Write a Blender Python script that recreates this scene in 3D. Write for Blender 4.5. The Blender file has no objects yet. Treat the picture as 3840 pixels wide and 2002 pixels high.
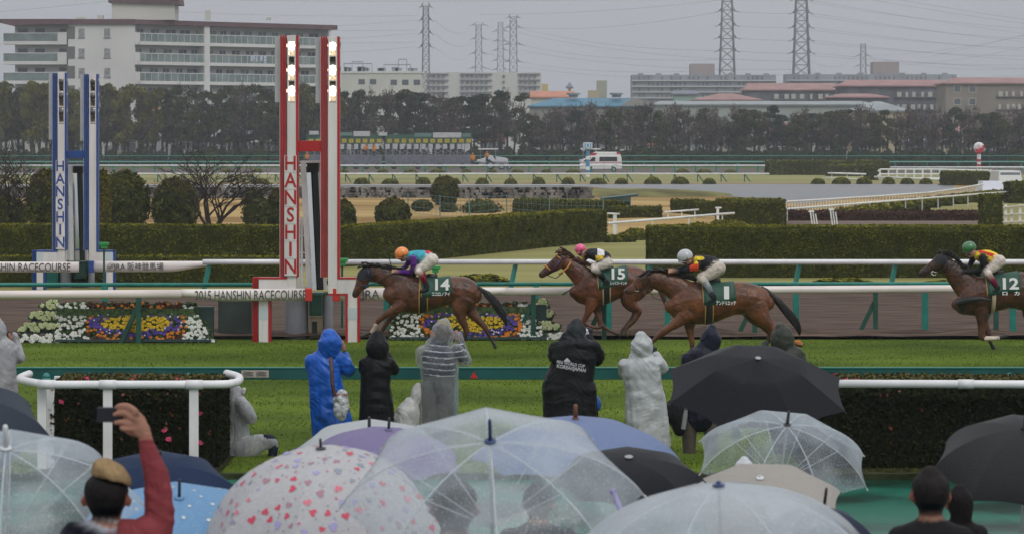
import bpy, bmesh, math, random
import numpy as np
from mathutils import Vector, Matrix, Quaternion
from mathutils.kdtree import KDTree
from mathutils import noise as mnoise
R = math.radians
F, HC, HZ = 11600.0, 4.3, 520.0          # focal length in photo pixels, camera height, horizon row
S = bpy.context.scene
COL = S.collection
random.seed(7); RNG = np.random.default_rng(7)

# ---------------------------------------------------------------- camera
cam_d = bpy.data.cameras.new("camera"); cam = bpy.data.objects.new("camera", cam_d); COL.objects.link(cam)
cam.location = (0, 0, HC); cam.rotation_euler = (R(90), 0, 0)
cam_d.sensor_width = 36; cam_d.lens = 36 * F / 3840; cam_d.shift_y = (HZ - 1001) / 3840
cam_d.clip_start = 0.3; cam_d.clip_end = 6000
cam_d.dof.use_dof = True; cam_d.dof.focus_distance = 63; cam_d.dof.aperture_fstop = 10
S.camera = cam
# ---------------------------------------------------------------- sky, sun, exposure
SUN_E, SUN_R = R(48), R(150)
wd = bpy.data.worlds.new("World"); S.world = wd; wd.use_nodes = True
nt = wd.node_tree; bg = nt.nodes["Background"]
sky = nt.nodes.new("ShaderNodeTexSky"); sky.sky_type = 'NISHITA'; sky.sun_disc = False
sky.sun_elevation = SUN_E; sky.sun_rotation = SUN_R; sky.air_density = 1.0; sky.dust_density = 3.0
hs = nt.nodes.new("ShaderNodeHueSaturation"); hs.inputs['Saturation'].default_value = 0.12
nt.links.new(sky.outputs[0], hs.inputs['Color'])
tc = nt.nodes.new("ShaderNodeTexCoord"); sx = nt.nodes.new("ShaderNodeSeparateXYZ")
nt.links.new(tc.outputs['Generated'], sx.inputs[0])
mr = nt.nodes.new("ShaderNodeMapRange")
for k, v in zip(('From Min', 'From Max', 'To Min', 'To Max'), (0.0, 0.8, 0.0, 1.0)): mr.inputs[k].default_value = v
nt.links.new(sx.outputs['Z'], mr.inputs['Value'])
nz = nt.nodes.new("ShaderNodeTexNoise"); nz.inputs['Scale'].default_value = 5; nz.inputs['Detail'].default_value = 3
mpn = nt.nodes.new("ShaderNodeMapping"); mpn.inputs['Scale'].default_value = (1, 1, 3.5)
nt.links.new(tc.outputs['Generated'], mpn.inputs[0]); nt.links.new(mpn.outputs[0], nz.inputs['Vector'])
cr = nt.nodes.new("ShaderNodeValToRGB")
cr.color_ramp.elements[0].color = (5.1, 5.3, 5.7, 1); cr.color_ramp.elements[1].color = (12.0, 12.2, 12.6, 1)
nt.links.new(mr.outputs[0], cr.inputs[0])
mx = nt.nodes.new("ShaderNodeMix"); mx.data_type = 'RGBA'; mx.inputs[0].default_value = 0.8   # overcast deck over the clear sky
nt.links.new(hs.outputs[0], mx.inputs[6]); nt.links.new(cr.outputs[0], mx.inputs[7])
mn = nt.nodes.new("ShaderNodeMapRange")
for k, v in zip(('From Min', 'From Max', 'To Min', 'To Max'), (0.3, 0.7, 0.93, 1.07)): mn.inputs[k].default_value = v
nt.links.new(nz.outputs[0], mn.inputs['Value'])
mm = nt.nodes.new("ShaderNodeVectorMath"); mm.operation = 'SCALE'
nt.links.new(mx.outputs[2], mm.inputs[0]); nt.links.new(mn.outputs[0], mm.inputs['Scale'])
nt.links.new(mm.outputs[0], bg.inputs[0]); bg.inputs[1].default_value = 0.07
sl = bpy.data.lights.new("sun", 'SUN'); so = bpy.data.objects.new("sun", sl); COL.objects.link(so)
sl.energy = 0.6; sl.angle = R(25); sl.color = (1, .97, .93)
so.rotation_euler = (R(90) - SUN_E, 0, R(30) ); so.location = (0, 0, 50)
S.view_settings.view_transform = 'Standard'; S.view_settings.look = 'None'
S.view_settings.exposure = 0.45; S.view_settings.gamma = 1; S.view_settings.use_curve_mapping = False
S.cycles.use_denoising = True; S.cycles.max_bounces = 6; S.cycles.transparent_max_bounces = 14
S.cycles.diffuse_bounces = 3; S.cycles.glossy_bounces = 2; S.cycles.volume_bounces = 0
try: S.cycles.volume_max_steps = 64
except Exception: pass

# ---------------------------------------------------------------- helpers
def X(px, D): return (px - 1920) * D / F
def Zp(py, D): return HC - (py - HZ) * D / F
def W(px, py, D): return Vector((X(px, D), D, Zp(py, D)))
def GD(py): return F * HC / (py - HZ)
def G(px, py):
    D = GD(py); return Vector((X(px, D), D, 0))

_M = {}
def mat(name, col, rough=.7, nscale=0, namt=.25, bump=0, bscale=None, metal=0, stretch=None, spec=.5, detail=4, emit=0, attr=False, alpha=1, col2=None, trans=0, coat=0, ridged=False, lo=.35, hi=.65, voro=False, obj=True):
    if name in _M: return _M[name]
    if rough >= .8 and spec == .5: spec = .08
    m = bpy.data.materials.new(name); m.use_nodes = True; n = m.node_tree; p = n.nodes["Principled BSDF"]
    L = n.links.new
    c4 = tuple(col) + (1,)
    p.inputs['Base Color'].default_value = c4; p.inputs['Roughness'].default_value = rough
    p.inputs['Metallic'].default_value = metal; p.inputs['Specular IOR Level'].default_value = spec
    p.inputs['Alpha'].default_value = alpha
    if coat: p.inputs['Coat Weight'].default_value = coat
    if trans: p.inputs['Transmission Weight'].default_value = trans
    if emit: p.inputs['Emission Color'].default_value = c4; p.inputs['Emission Strength'].default_value = emit
    base = None
    if attr:
        a = n.nodes.new("ShaderNodeAttribute"); a.attribute_name = "Col"; base = a.outputs['Color']; L(base, p.inputs['Base Color'])
    if nscale or bump:
        tc = n.nodes.new("ShaderNodeTexCoord"); vec = tc.outputs['Object' if obj else 'Generated']
        if stretch:
            mp = n.nodes.new("ShaderNodeMapping"); mp.inputs['Scale'].default_value = stretch; L(vec, mp.inputs[0]); vec = mp.outputs[0]
        t = n.nodes.new("ShaderNodeTexVoronoi" if voro else "ShaderNodeTexNoise"); t.inputs['Scale'].default_value = nscale or bscale
        if not voro: t.inputs['Detail'].default_value = detail
        L(vec, t.inputs['Vector']); fac = t.outputs[0]
        if nscale:
            r = n.nodes.new("ShaderNodeMapRange"); r.inputs['From Min'].default_value = lo; r.inputs['From Max'].default_value = hi; L(fac, r.inputs['Value'])
            x = n.nodes.new("ShaderNodeMix"); x.data_type = 'RGBA'; L(r.outputs[0], x.inputs[0])
            if base is not None:
                h1 = n.nodes.new("ShaderNodeVectorMath"); h1.operation = 'SCALE'; h1.inputs['Scale'].default_value = 1 - namt; L(base, h1.inputs[0])
                h2 = n.nodes.new("ShaderNodeVectorMath"); h2.operation = 'SCALE'; h2.inputs['Scale'].default_value = 1 + namt; L(base, h2.inputs[0])
                L(h1.outputs[0], x.inputs[6]); L(h2.outputs[0], x.inputs[7])
            else:
                x.inputs[6].default_value = tuple(v * (1 - namt) for v in col) + (1,)
                x.inputs[7].default_value = (tuple(col2) if col2 else tuple(min(1, v * (1 + namt)) for v in col)) + (1,)
            L(x.outputs[2], p.inputs['Base Color'])
        if bump:
            if bscale and nscale:
                t = n.nodes.new("ShaderNodeTexNoise"); t.inputs['Scale'].default_value = bscale; t.inputs['Detail'].default_value = detail
                if ridged: t.noise_type = 'RIDGED_MULTIFRACTAL'
                L(vec, t.inputs['Vector']); fac = t.outputs[0]
            b = n.nodes.new("ShaderNodeBump"); b.inputs['Strength'].default_value = min(1, bump); b.inputs['Distance'].default_value = .02 * max(1, bump); L(fac, b.inputs['Height']); L(b.outputs[0], p.inputs['Normal'])
    _M[name] = m; return m

class MB:
    def __init__(s): s.v = []; s.f = []; s.m = []
    def add(s, vs, fs, mi=0):
        b = len(s.v); s.v.extend([tuple(v) for v in vs]); s.f.extend([tuple(b + i for i in f) for f in fs]); s.m.extend([mi] * len(fs)); return s
    def box(s, x0, x1, y0, y1, z0, z1, mi=0, M=None):
        vs = [Vector((x, y, z)) for z in (z0, z1) for y in (y0, y1) for x in (x0, x1)]
        if M: vs = [M @ v for v in vs]
        return s.add(vs, [(0, 2, 3, 1), (4, 5, 7, 6), (0, 1, 5, 4), (2, 6, 7, 3), (0, 4, 6, 2), (1, 3, 7, 5)], mi)
    def cbox(s, c, d, mi=0, M=None): return s.box(c[0] - d[0] / 2, c[0] + d[0] / 2, c[1] - d[1] / 2, c[1] + d[1] / 2, c[2] - d[2] / 2, c[2] + d[2] / 2, mi, M)
    def bar(s, a, b, w, d=None, mi=0):
        a = Vector(a); b = Vector(b); t = b - a; L = t.length
        if L < 1e-6: return s
        q = t.to_track_quat('Z', 'Y'); d = d or w
        M = Matrix.Translation(a) @ q.to_matrix().to_4x4()
        return s.box(-w / 2, w / 2, -d / 2, d / 2, 0, L, mi, M)
    def tube(s, pts, r, n=10, mi=0, cap=True):
        pts = [Vector(p) for p in pts]; rs = r if hasattr(r, '__len__') else [r] * len(pts)
        vs = []; up = None
        for i, p in enumerate(pts):
            t = (pts[min(i + 1, len(pts) - 1)] - pts[max(i - 1, 0)]).normalized()
            if up is None: up = Vector((0, 0, 1)) if abs(t.z) < .9 else Vector((1, 0, 0))
            a = t.cross(up).normalized(); b = a.cross(t).normalized(); up = b
            vs += [p + a * math.cos(2 * math.pi * k / n) * rs[i] + b * math.sin(2 * math.pi * k / n) * rs[i] for k in range(n)]
        fs = [(i * n + k, i * n + (k + 1) % n, (i + 1) * n + (k + 1) % n, (i + 1) * n + k) for i in range(len(pts) - 1) for k in range(n)]
        if cap: fs += [tuple(range(n))[::-1], tuple(range((len(pts) - 1) * n, len(pts) * n))]
        return s.add(vs, fs, mi)
    def cyl(s, c, r, h, n=20, mi=0, axis='Z', r2=None):
        c = Vector(c); d = {'Z': Vector((0, 0, h)), 'Y': Vector((0, h, 0)), 'X': Vector((h, 0, 0))}[axis]
        return s.tube([c, c + d], [r, r if r2 is None else r2], n, mi)
    def ell(s, c, rx, ry, rz, n=16, m=10, mi=0, zmin=-1, jit=0):
        vs = []; t0 = math.asin(max(-1, zmin))
        for i in range(m + 1):
            th = t0 + (math.pi / 2 - t0) * i / m
            for k in range(n):
                a = 2 * math.pi * k / n; j = 1 + jit * random.uniform(-1, 1)
                vs.append((c[0] + rx * math.cos(th) * math.cos(a) * j, c[1] + ry * math.cos(th) * math.sin(a) * j, c[2] + rz * math.sin(th) * j))
        fs = [(i * n + k, i * n + (k + 1) % n, (i + 1) * n + (k + 1) % n, (i + 1) * n + k) for i in range(m) for k in range(n)]
        fs.append(tuple(range(n))[::-1])
        return s.add(vs, fs, mi)
    def prism(s, poly, y0, y1, mi=0, M=None):           # polygon in XZ pushed along Y
        n = len(poly); vs = [Vector((x, y0, z)) for x, z in poly] + [Vector((x, y1, z)) for x, z in poly]
        if M: vs = [M @ v for v in vs]
        return s.add(vs, [tuple(range(n)), tuple(range(2 * n - 1, n - 1, -1))] + [(i, i + n, (i + 1) % n + n, (i + 1) % n) for i in range(n)], mi)
    def leaves(s, P, N, size, mi=0, spread=.9, asp=1.6):   # small leaf quads at points P facing about N
        n = len(P); P = np.asarray(P, float); N = np.asarray(N, float) + RNG.normal(0, spread, (n, 3))
        N /= np.linalg.norm(N, axis=1)[:, None] + 1e-9
        T = np.cross(N, RNG.normal(0, 1, (n, 3))); T /= np.linalg.norm(T, axis=1)[:, None] + 1e-9
        B = np.cross(N, T); sz = (size * RNG.uniform(.6, 1.4, n))[:, None]
        T = T * sz * .5 * asp; B = B * sz * .5
        V = np.stack([P - T, P - B, P + T, P + B], 1).reshape(-1, 3)
        b = len(s.v); s.v.extend(map(tuple, V.tolist())); s.f.extend([(b + 4 * i, b + 4 * i + 1, b + 4 * i + 2, b + 4 * i + 3) for i in range(n)])
        s.m.extend((mi if not hasattr(mi, '__len__') else 0,) * n if not hasattr(mi, '__len__') else list(mi)); return s
    def mesh(s, name, mats, smooth=False, shift=None):
        me = bpy.data.meshes.new(name); v = s.v
        if shift is not None: v = [(a - shift[0], b - shift[1], c - shift[2]) for a, b, c in v]
        me.from_pydata(v, [], s.f)
        for m in mats: me.materials.append(m)
        if len(mats) > 1: me.polygons.foreach_set('material_index', s.m)
        if smooth: me.polygons.foreach_set('use_smooth', [True] * len(s.f))
        me.update(); return me
    def build(s, name, mats, parent=None, origin=None, smooth=False, bevel=0):
        if not isinstance(mats, (list, tuple)): mats = [mats]
        o = bpy.data.objects.new(name, s.mesh(name, mats, smooth, origin)); COL.objects.link(o)
        if origin is not None: o.location = origin
        if parent is not None: adopt(o, parent)
        if bevel:
            b = o.modifiers.new("bevel", 'BEVEL'); b.width = bevel; b.segments = 2; b.limit_method = 'ANGLE'
        return o
def mw(o):
    m = o.matrix_basis.copy()
    return (mw(o.parent) @ o.matrix_parent_inverse @ m) if o.parent else m
def adopt(o, parent): o.parent = parent; o.matrix_parent_inverse = mw(parent).inverted()
def tag(o, label=None, cat=None, group=None, kind=None):
    if label: o['label'] = label
    if cat: o['category'] = cat
    if group: o['group'] = group
    if kind: o['kind'] = kind
    return o
def thing(name, label, cat, loc=(0, 0, 0), group=None, rz=0):
    o = bpy.data.objects.new(name, None); COL.objects.link(o); o.location = loc; o.rotation_euler = (0, 0, rz); o.empty_display_size = .2
    return tag(o, label, cat, group)
def struct(name, mb, m, kind='structure'): o = mb.build(name, m); o['kind'] = kind; return o
def dup(root, loc, rz=None, scale=None, label=None):
    c = root.copy(); COL.objects.link(c); c.location = loc
    if rz is not None: c.rotation_euler = (0, 0, rz)
    if scale is not None: c.scale = scale if hasattr(scale, '__len__') else (scale,) * 3
    if label: c['label'] = label
    for ch in list(root.children):
        d = ch.copy(); COL.objects.link(d); d.parent = c
        for g in list(ch.children):
            e = g.copy(); COL.objects.link(e); e.parent = d
    return c
ORD = ['first', 'second', 'third', 'fourth', 'fifth', 'sixth', 'seventh', 'eighth', 'ninth', 'tenth', 'eleventh', 'twelfth', 'thirteenth', 'fourteenth', 'fifteenth', 'sixteenth']
def ordn(i): return ORD[i] if i < 16 else f"{i+1}th"
PENDING = []
def later(o, px, text, regions):      # label finished at the end with a landmark and an order from the left
    for a, b, ph in regions:
        if a <= px < b: PENDING.append((o, px, text, ph)); return
    PENDING.append((o, px, text, regions[-1][2]))
def finish_labels():
    d = {}
    for o, px, t, ph in PENDING: d.setdefault((t, ph), []).append((px, o))
    for (t, ph), L in d.items():
        L.sort(key=lambda a: a[0])
        for i, (px, o) in enumerate(L):
            o['label'] = f"{t} {ph}" + ("" if len(L) == 1 else f", {ordn(i)} from " + ("top" if t.startswith("thin grey line") else "left"))
def text(body, loc, size, m, parent=None, rot=(R(90), 0, 0), name='lettering', ext=.003, xs=1, align='CENTER', bold=0, width=0):
    cu = bpy.data.curves.new(name, 'FONT'); cu.body = body; cu.size = size; cu.extrude = ext; cu.align_x = align; cu.align_y = 'CENTER'
    cu.resolution_u = 3; cu.offset = bold * size; cu.materials.append(m)
    me = baked(bpy.data.objects.new("tmp", cu), name); bpy.data.curves.remove(cu)
    if width: xx = [v.co.x for v in me.vertices]; xs = width / (max(xx) - min(xx))
    o = bpy.data.objects.new(name, me); COL.objects.link(o); o.location = loc; o.rotation_euler = rot; o.scale = (xs, 1, 1)
    if parent is not None: adopt(o, parent)
    return o

TMP = bpy.data.scenes.new("tmp_scene")
def baked(ob, name):      # evaluated mesh, from a scene of its own so that the big one is not updated
    TMP.collection.objects.link(ob); vl = TMP.view_layers[0]; vl.update()
    me = bpy.data.meshes.new_from_object(ob.evaluated_get(vl.depsgraph)); me.name = name; bpy.data.objects.remove(ob); return me
# one continuous skin from overlapping tapered limbs
def _cr(p0, p1, p2, p3, t):
    return [.5 * (2 * b + (c - a) * t + (2 * a - 5 * b + 4 * c - d) * t * t + (3 * b - a - 3 * c + d) * t ** 3) for a, b, c, d in zip(p0, p1, p2, p3)]
def resample(st, k=4):
    if len(st) < 2: return st
    q = [st[0]] + list(st) + [st[-1]]; out = []
    for i in range(len(st) - 1):
        for j in range(k): out.append(_cr(q[i], q[i + 1], q[i + 2], q[i + 3], j / k))
    out.append(list(st[-1])); return out
def limb(mb, st, n=14, k=4, cols=None):
    """st: (x,y,z,ra,rb,r,g,b) stations; ra in the picture plane, rb sideways"""
    P = resample(st, k); ring0 = len(mb.v); Y = Vector((0, 1, 0))
    def ring(p, t, sc):
        nv = Y.cross(t)
        nv = nv.normalized() if nv.length > 1e-3 else Vector((1, 0, 0)); lat = t.cross(nv).normalized()
        for k2 in range(n):
            a = 2 * math.pi * k2 / n
            mb.v.append(tuple(p[0] + nv * math.cos(a) * p[1] * sc + lat * math.sin(a) * p[2] * sc))
            if cols is not None: cols.append((mb.v[-1], p[3]))
    rows = 0; m = len(P); pos = [Vector(p[:3]) for p in P]
    tg = [(pos[min(i + 1, m - 1)] - pos[max(i - 1, 0)]).normalized() for i in range(m)]
    def item(i, off=0): return (pos[i] + tg[i] * off, abs(P[i][3]), abs(P[i][4]), tuple(P[i][5:8]))
    seq = [(item(0, -P[0][3] * .75), tg[0], .35), (item(0, -P[0][3] * .45), tg[0], .78)] + [(item(i), tg[i], 1) for i in range(m)] + [(item(m - 1, P[-1][3] * .45), tg[-1], .78), (item(m - 1, P[-1][3] * .75), tg[-1], .35)]
    for p, t, sc in seq: ring(p, t, sc)
    r = len(seq)
    for i in range(r - 1):
        for k2 in range(n):
            mb.f.append((ring0 + i * n + k2, ring0 + i * n + (k2 + 1) % n, ring0 + (i + 1) * n + (k2 + 1) % n, ring0 + (i + 1) * n + k2)); mb.m.append(0)
    mb.f.append(tuple(ring0 + k2 for k2 in range(n))[::-1]); mb.f.append(tuple(ring0 + (r - 1) * n + k2 for k2 in range(n))); mb.m += [0, 0]
def fuse(name, limbs, m, voxel=.012, smooth=3, parent=None, colfn=None, disp=None):
    mb = MB(); cols = []
    for st in limbs: limb(mb, st, cols=cols)
    ob = bpy.data.objects.new("tmp", mb.mesh("tmp", [m])); r = ob.modifiers.new("r", 'REMESH'); r.mode = 'VOXEL'; r.voxel_size = voxel; r.use_smooth_shade = True
    if smooth:
        sm = ob.modifiers.new("s", 'SMOOTH'); sm.iterations = smooth; sm.factor = .5
    me = baked(ob, name)
    kd = KDTree(len(cols))
    for i, (c, _) in enumerate(cols): kd.insert(c, i)
    kd.balance(); ca = me.color_attributes.new("Col", 'FLOAT_COLOR', 'POINT'); arr = np.ones((len(me.vertices), 4), 'f')
    nv = len(me.vertices); co = np.empty(nv * 3, 'f'); me.vertices.foreach_get('co', co); co = co.reshape(-1, 3)
    no = np.empty(nv * 3, 'f'); me.vertex_normals.foreach_get('vector', no); no = no.reshape(-1, 3)
    for i in range(nv):
        p = Vector(co[i].tolist()); acc = [0, 0, 0]; ws = 0
        for c0, idx, d in kd.find_n(p, 3):
            w = 1 / (d + .004) ** 2; q = cols[idx][1]; ws += w
            acc[0] += q[0] * w; acc[1] += q[1] * w; acc[2] += q[2] * w
        c = Vector(acc) / ws
        if colfn: c = colfn(p, c)
        arr[i, :3] = c[:3]
        if disp: co[i] += no[i] * disp(p)
    if disp: me.vertices.foreach_set('co', co.ravel())
    ca.data.foreach_set('color', arr.ravel())
    me.materials.clear(); me.materials.append(m)
    me.polygons.foreach_set('use_smooth', [True] * len(me.polygons)); me.update()
    o = bpy.data.objects.new(name, me); COL.objects.link(o)
    if parent is not None: adopt(o, parent)
    return o
# ================================================================ materials
white_p = mat("white_paint", (.74, .74, .75), .35, 3, .06)
cream_p = mat("warm_white_plastic", (.73, .65, .62), .35, 1.2, .07)
white_far = mat("white_paint_old", (.72, .72, .71), .5, 2, .08)
teal_p = mat("teal_paint", (.012, .19, .15), .4, 4, .15)
dgreen_p = mat("dark_green_paint", (.012, .07, .05), .4, 4, .2)
red_p = mat("red_paint", (.42, .012, .014), .4, 3, .08)
blue_p = mat("blue_paint", (.018, .065, .26), .4, 3, .08)
black_p = mat("black_rubber", (.012, .012, .013), .6)
steel = mat("galvanised_steel", (.33, .35, .37), .45, 6, .15, metal=.4)
grey_p = mat("grey_paint", (.22, .23, .26), .5, 4, .1)
glass_d = mat("dark_glass", (.02, .025, .03), .08)
glass_b = mat("window_glass", (.07, .09, .11), .15)
chrome = mat("chrome", (.6, .6, .62), .2, metal=1)
# ================================================================ ground
def sheet(name, pts, z, m, kind='structure'):
    mb = MB(); mb.add([(x, y, z) for x, y in pts], [tuple(range(len(pts)))]); return struct(name, mb, m, kind)
def strip(name, y0, y1, z, m, x=60): return sheet(name, [(-x, y0), (x, y0), (x, y1), (-x, y1)], z, m)
earth_m = mat("earth", (.10, .12, .05), .9, .05, .3, detail=6)
strip("ground", -60, 5200, 0, earth_m, 4000)
pave_m = mat("wet_green_paving", (.003, .075, .045), .22, .55, .55, bump=.12, bscale=3, lo=.42, hi=.6, col2=(.015, .16, .105), spec=.3)
strip("pavement", 23.5, 38.9, .02, pave_m, 60)
turf_m = mat("turf_grass", (.076, .130, .012), .85, .32, .35, col2=(.115, .168, .018), bump=.35, bscale=40, detail=8, stretch=(.5, 1, 1), spec=.05)
strip("verge", 39.05, 44.6, .004, turf_m, 60); strip("turf_track", 44.6, 66.3, .006, turf_m, 60)
soil_m = mat("dark_mulch", (.022, .02, .010), .9, 6, .6, bump=.8, bscale=14, col2=(.05, .05, .016))
sheet("soil", [(X(2990, 41), 39.06), (9.5, 39.06), (9.5, 42.2), (X(2990, 41), 42.2)], .014, soil_m); sheet("soil", [(X(180, 41), 39.06), (X(860, 41), 39.06), (X(860, 41), 42.2), (X(180, 41), 42.2)], .014, soil_m)
kb = MB(); kb.box(-60, 60, 38.9, 39.06, 0, .09); struct("kerb", kb, mat("kerb_stone", (.03, .035, .015), .9, 3, .5))
dirt_m = mat("harrowed_dirt", (.096, .067, .052), .95, 3.2, .5, bump=3, bscale=5, stretch=(.22, 2.2, 1), detail=7)
mb = MB()                                            # harrowed dirt course: low ridges along the track
nx, ny = 150, 64
vs = [(-26 + 56 * i / nx, 66.2 + 20.2 * j / ny, .008 + .03 * (.5 + .5 * mnoise.noise(Vector(((-26 + 56 * i / nx) * .35, j * .9, 0)))) * 1.8 + (.15 * math.exp(-((j - 1.6) / 1.5) ** 2) * (1 + .8 * mnoise.noise(Vector((i * .45, j * .6, 3)))))) for j in range(ny + 1) for i in range(nx + 1)]
mb.add(vs, [(j * (nx + 1) + i, j * (nx + 1) + i + 1, (j + 1) * (nx + 1) + i + 1, (j + 1) * (nx + 1) + i) for j in range(ny) for i in range(nx)])
o = struct("dirt_track", mb, dirt_m)
strip("dirt_verge", 66.3, 86.5, .002, dirt_m, 90)
pale_m = mat("dormant_lawn", (.25, .235, .085), .9, .35, .12, bump=.5, bscale=9, stretch=(.25, 1, 1), detail=8)
strip("lawn", 86.5, 142, .006, pale_m, 90)
gold_m = mat("golden_dry_grass", (.33, .205, .075), .95, .12, .3, stretch=(.25, 1, 1), detail=5, col2=(.42, .29, .12), lo=.42, hi=.58)
mb = MB(); nx, ny = 90, 60
def gz(x, y):
    e = min(1, max(0, (y - 142) / 12)) * min(1, max(0, (228 - y) / 20))
    e *= min(1, max(0, (14 - x) / 6))
    return .01 + e * (.35 * max(0, mnoise.noise(Vector((x * .05 + 3, y * .045, 1)))) * 1.6)
vs = [(-60 + 150 * i / nx, 140 + 150 * j / ny, gz(-60 + 150 * i / nx, 140 + 150 * j / ny)) for j in range(ny + 1) for i in range(nx + 1)]
mb.add(vs, [(j * (nx + 1) + i, j * (nx + 1) + i + 1, (j + 1) * (nx + 1) + i + 1, (j + 1) * (nx + 1) + i) for j in range(ny) for i in range(nx)])
o = struct("dry_grass", mb, gold_m); o.data.polygons.foreach_set('use_smooth', [True] * len(o.data.polygons))
sheet("lawn_corner", [tuple(G(a, b)[:2]) for a, b in ((3180, 800), (3330, 778), (3560, 757), (3960, 728), (4100, 790), (4100, 862), (2700, 862))], .035, pale_m)
brown_m = mat("brown_path", (.25, .165, .09), .95, .2, .2)
strip("path", 288, 297, .016, brown_m, 130)
water_m = mat("pond_water", (.10, .105, .11), .34, .35, .25, bump=.8, bscale=.5, stretch=(.12, 1, 1), detail=6)
pp = [(-300, 694), (3560, 692), (3600, 712), (3300, 735), (3000, 768), (2800, 744), (2560, 724), (2250, 707), (2200, 702), (-300, 702)]
sheet("pond", [tuple(G(a, b)[:2]) for a, b in pp], .03, water_m)
lawn2_m = mat("pale_lawn", (.24, .235, .10), .9, .06, .16, stretch=(.3, 1, 1), detail=7)
strip("infield_lawn", 297, 368, .012, lawn2_m, 170)
strip("far_lawn", 368, 383, .012, mat("brown_turf", (.13, .15, .06), .9, .1, .2), 170)
strip("far_dirt_track", 383, 441, .016, mat("far_dirt", (.12, .10, .09), .95, .1, .15), 170)
strip("far_turf_track", 441, 470, .012, mat("far_turf", (.075, .12, .03), .9, .1, .2), 170)
mb = MB()                                            # stepped terrace the crowd stands on
for i in range(16): mb.box(-30, 30, 23.6 - 1.6 * (i + 1), 23.6 - 1.6 * i - .003 * i, -.5, .17 * (i + 1))
struct("terrace", mb, mat("wet_concrete", (.17, .17, .17), .4, 2, .2))
# pasture blades of the near turf: nobody could count them
bm1 = mat("grass_blade", (.082, .148, .012), .8, .5, .38, col2=(.145, .198, .020), spec=.05)
mb = MB(); n = 130000
y = np.sqrt(RNG.uniform(39.3 ** 2, 66.1 ** 2, n)); x = RNG.uniform(-1.1, 1.1, n) * y * .168
den = np.array([mnoise.noise(Vector((a * .45, b * .8, 5))) for a, b in zip(x, y)]); k = RNG.uniform(-.6, .6, n) < den * 1.1 + .3; x, y = x[k], y[k]; n = len(x)
h = RNG.uniform(.015, .042, n); a = RNG.uniform(0, 6.28, n); w = .010
dx, dy = np.cos(a) * w, np.sin(a) * w; lx, ly = RNG.normal(0, .03, n), RNG.normal(0, .03, n); z0 = np.zeros(n)
V = np.stack([np.stack([x - dx, y - dy, z0], 1), np.stack([x + dx, y + dy, z0], 1), np.stack([x + lx, y + ly, h], 1)], 1).reshape(-1, 3)
mb.v = list(map(tuple, V.tolist())); mb.f = [(3 * i, 3 * i + 1, 3 * i + 2) for i in range(n)]; mb.m = [0] * n
struct("grass", mb, bm1, 'stuff')

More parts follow.
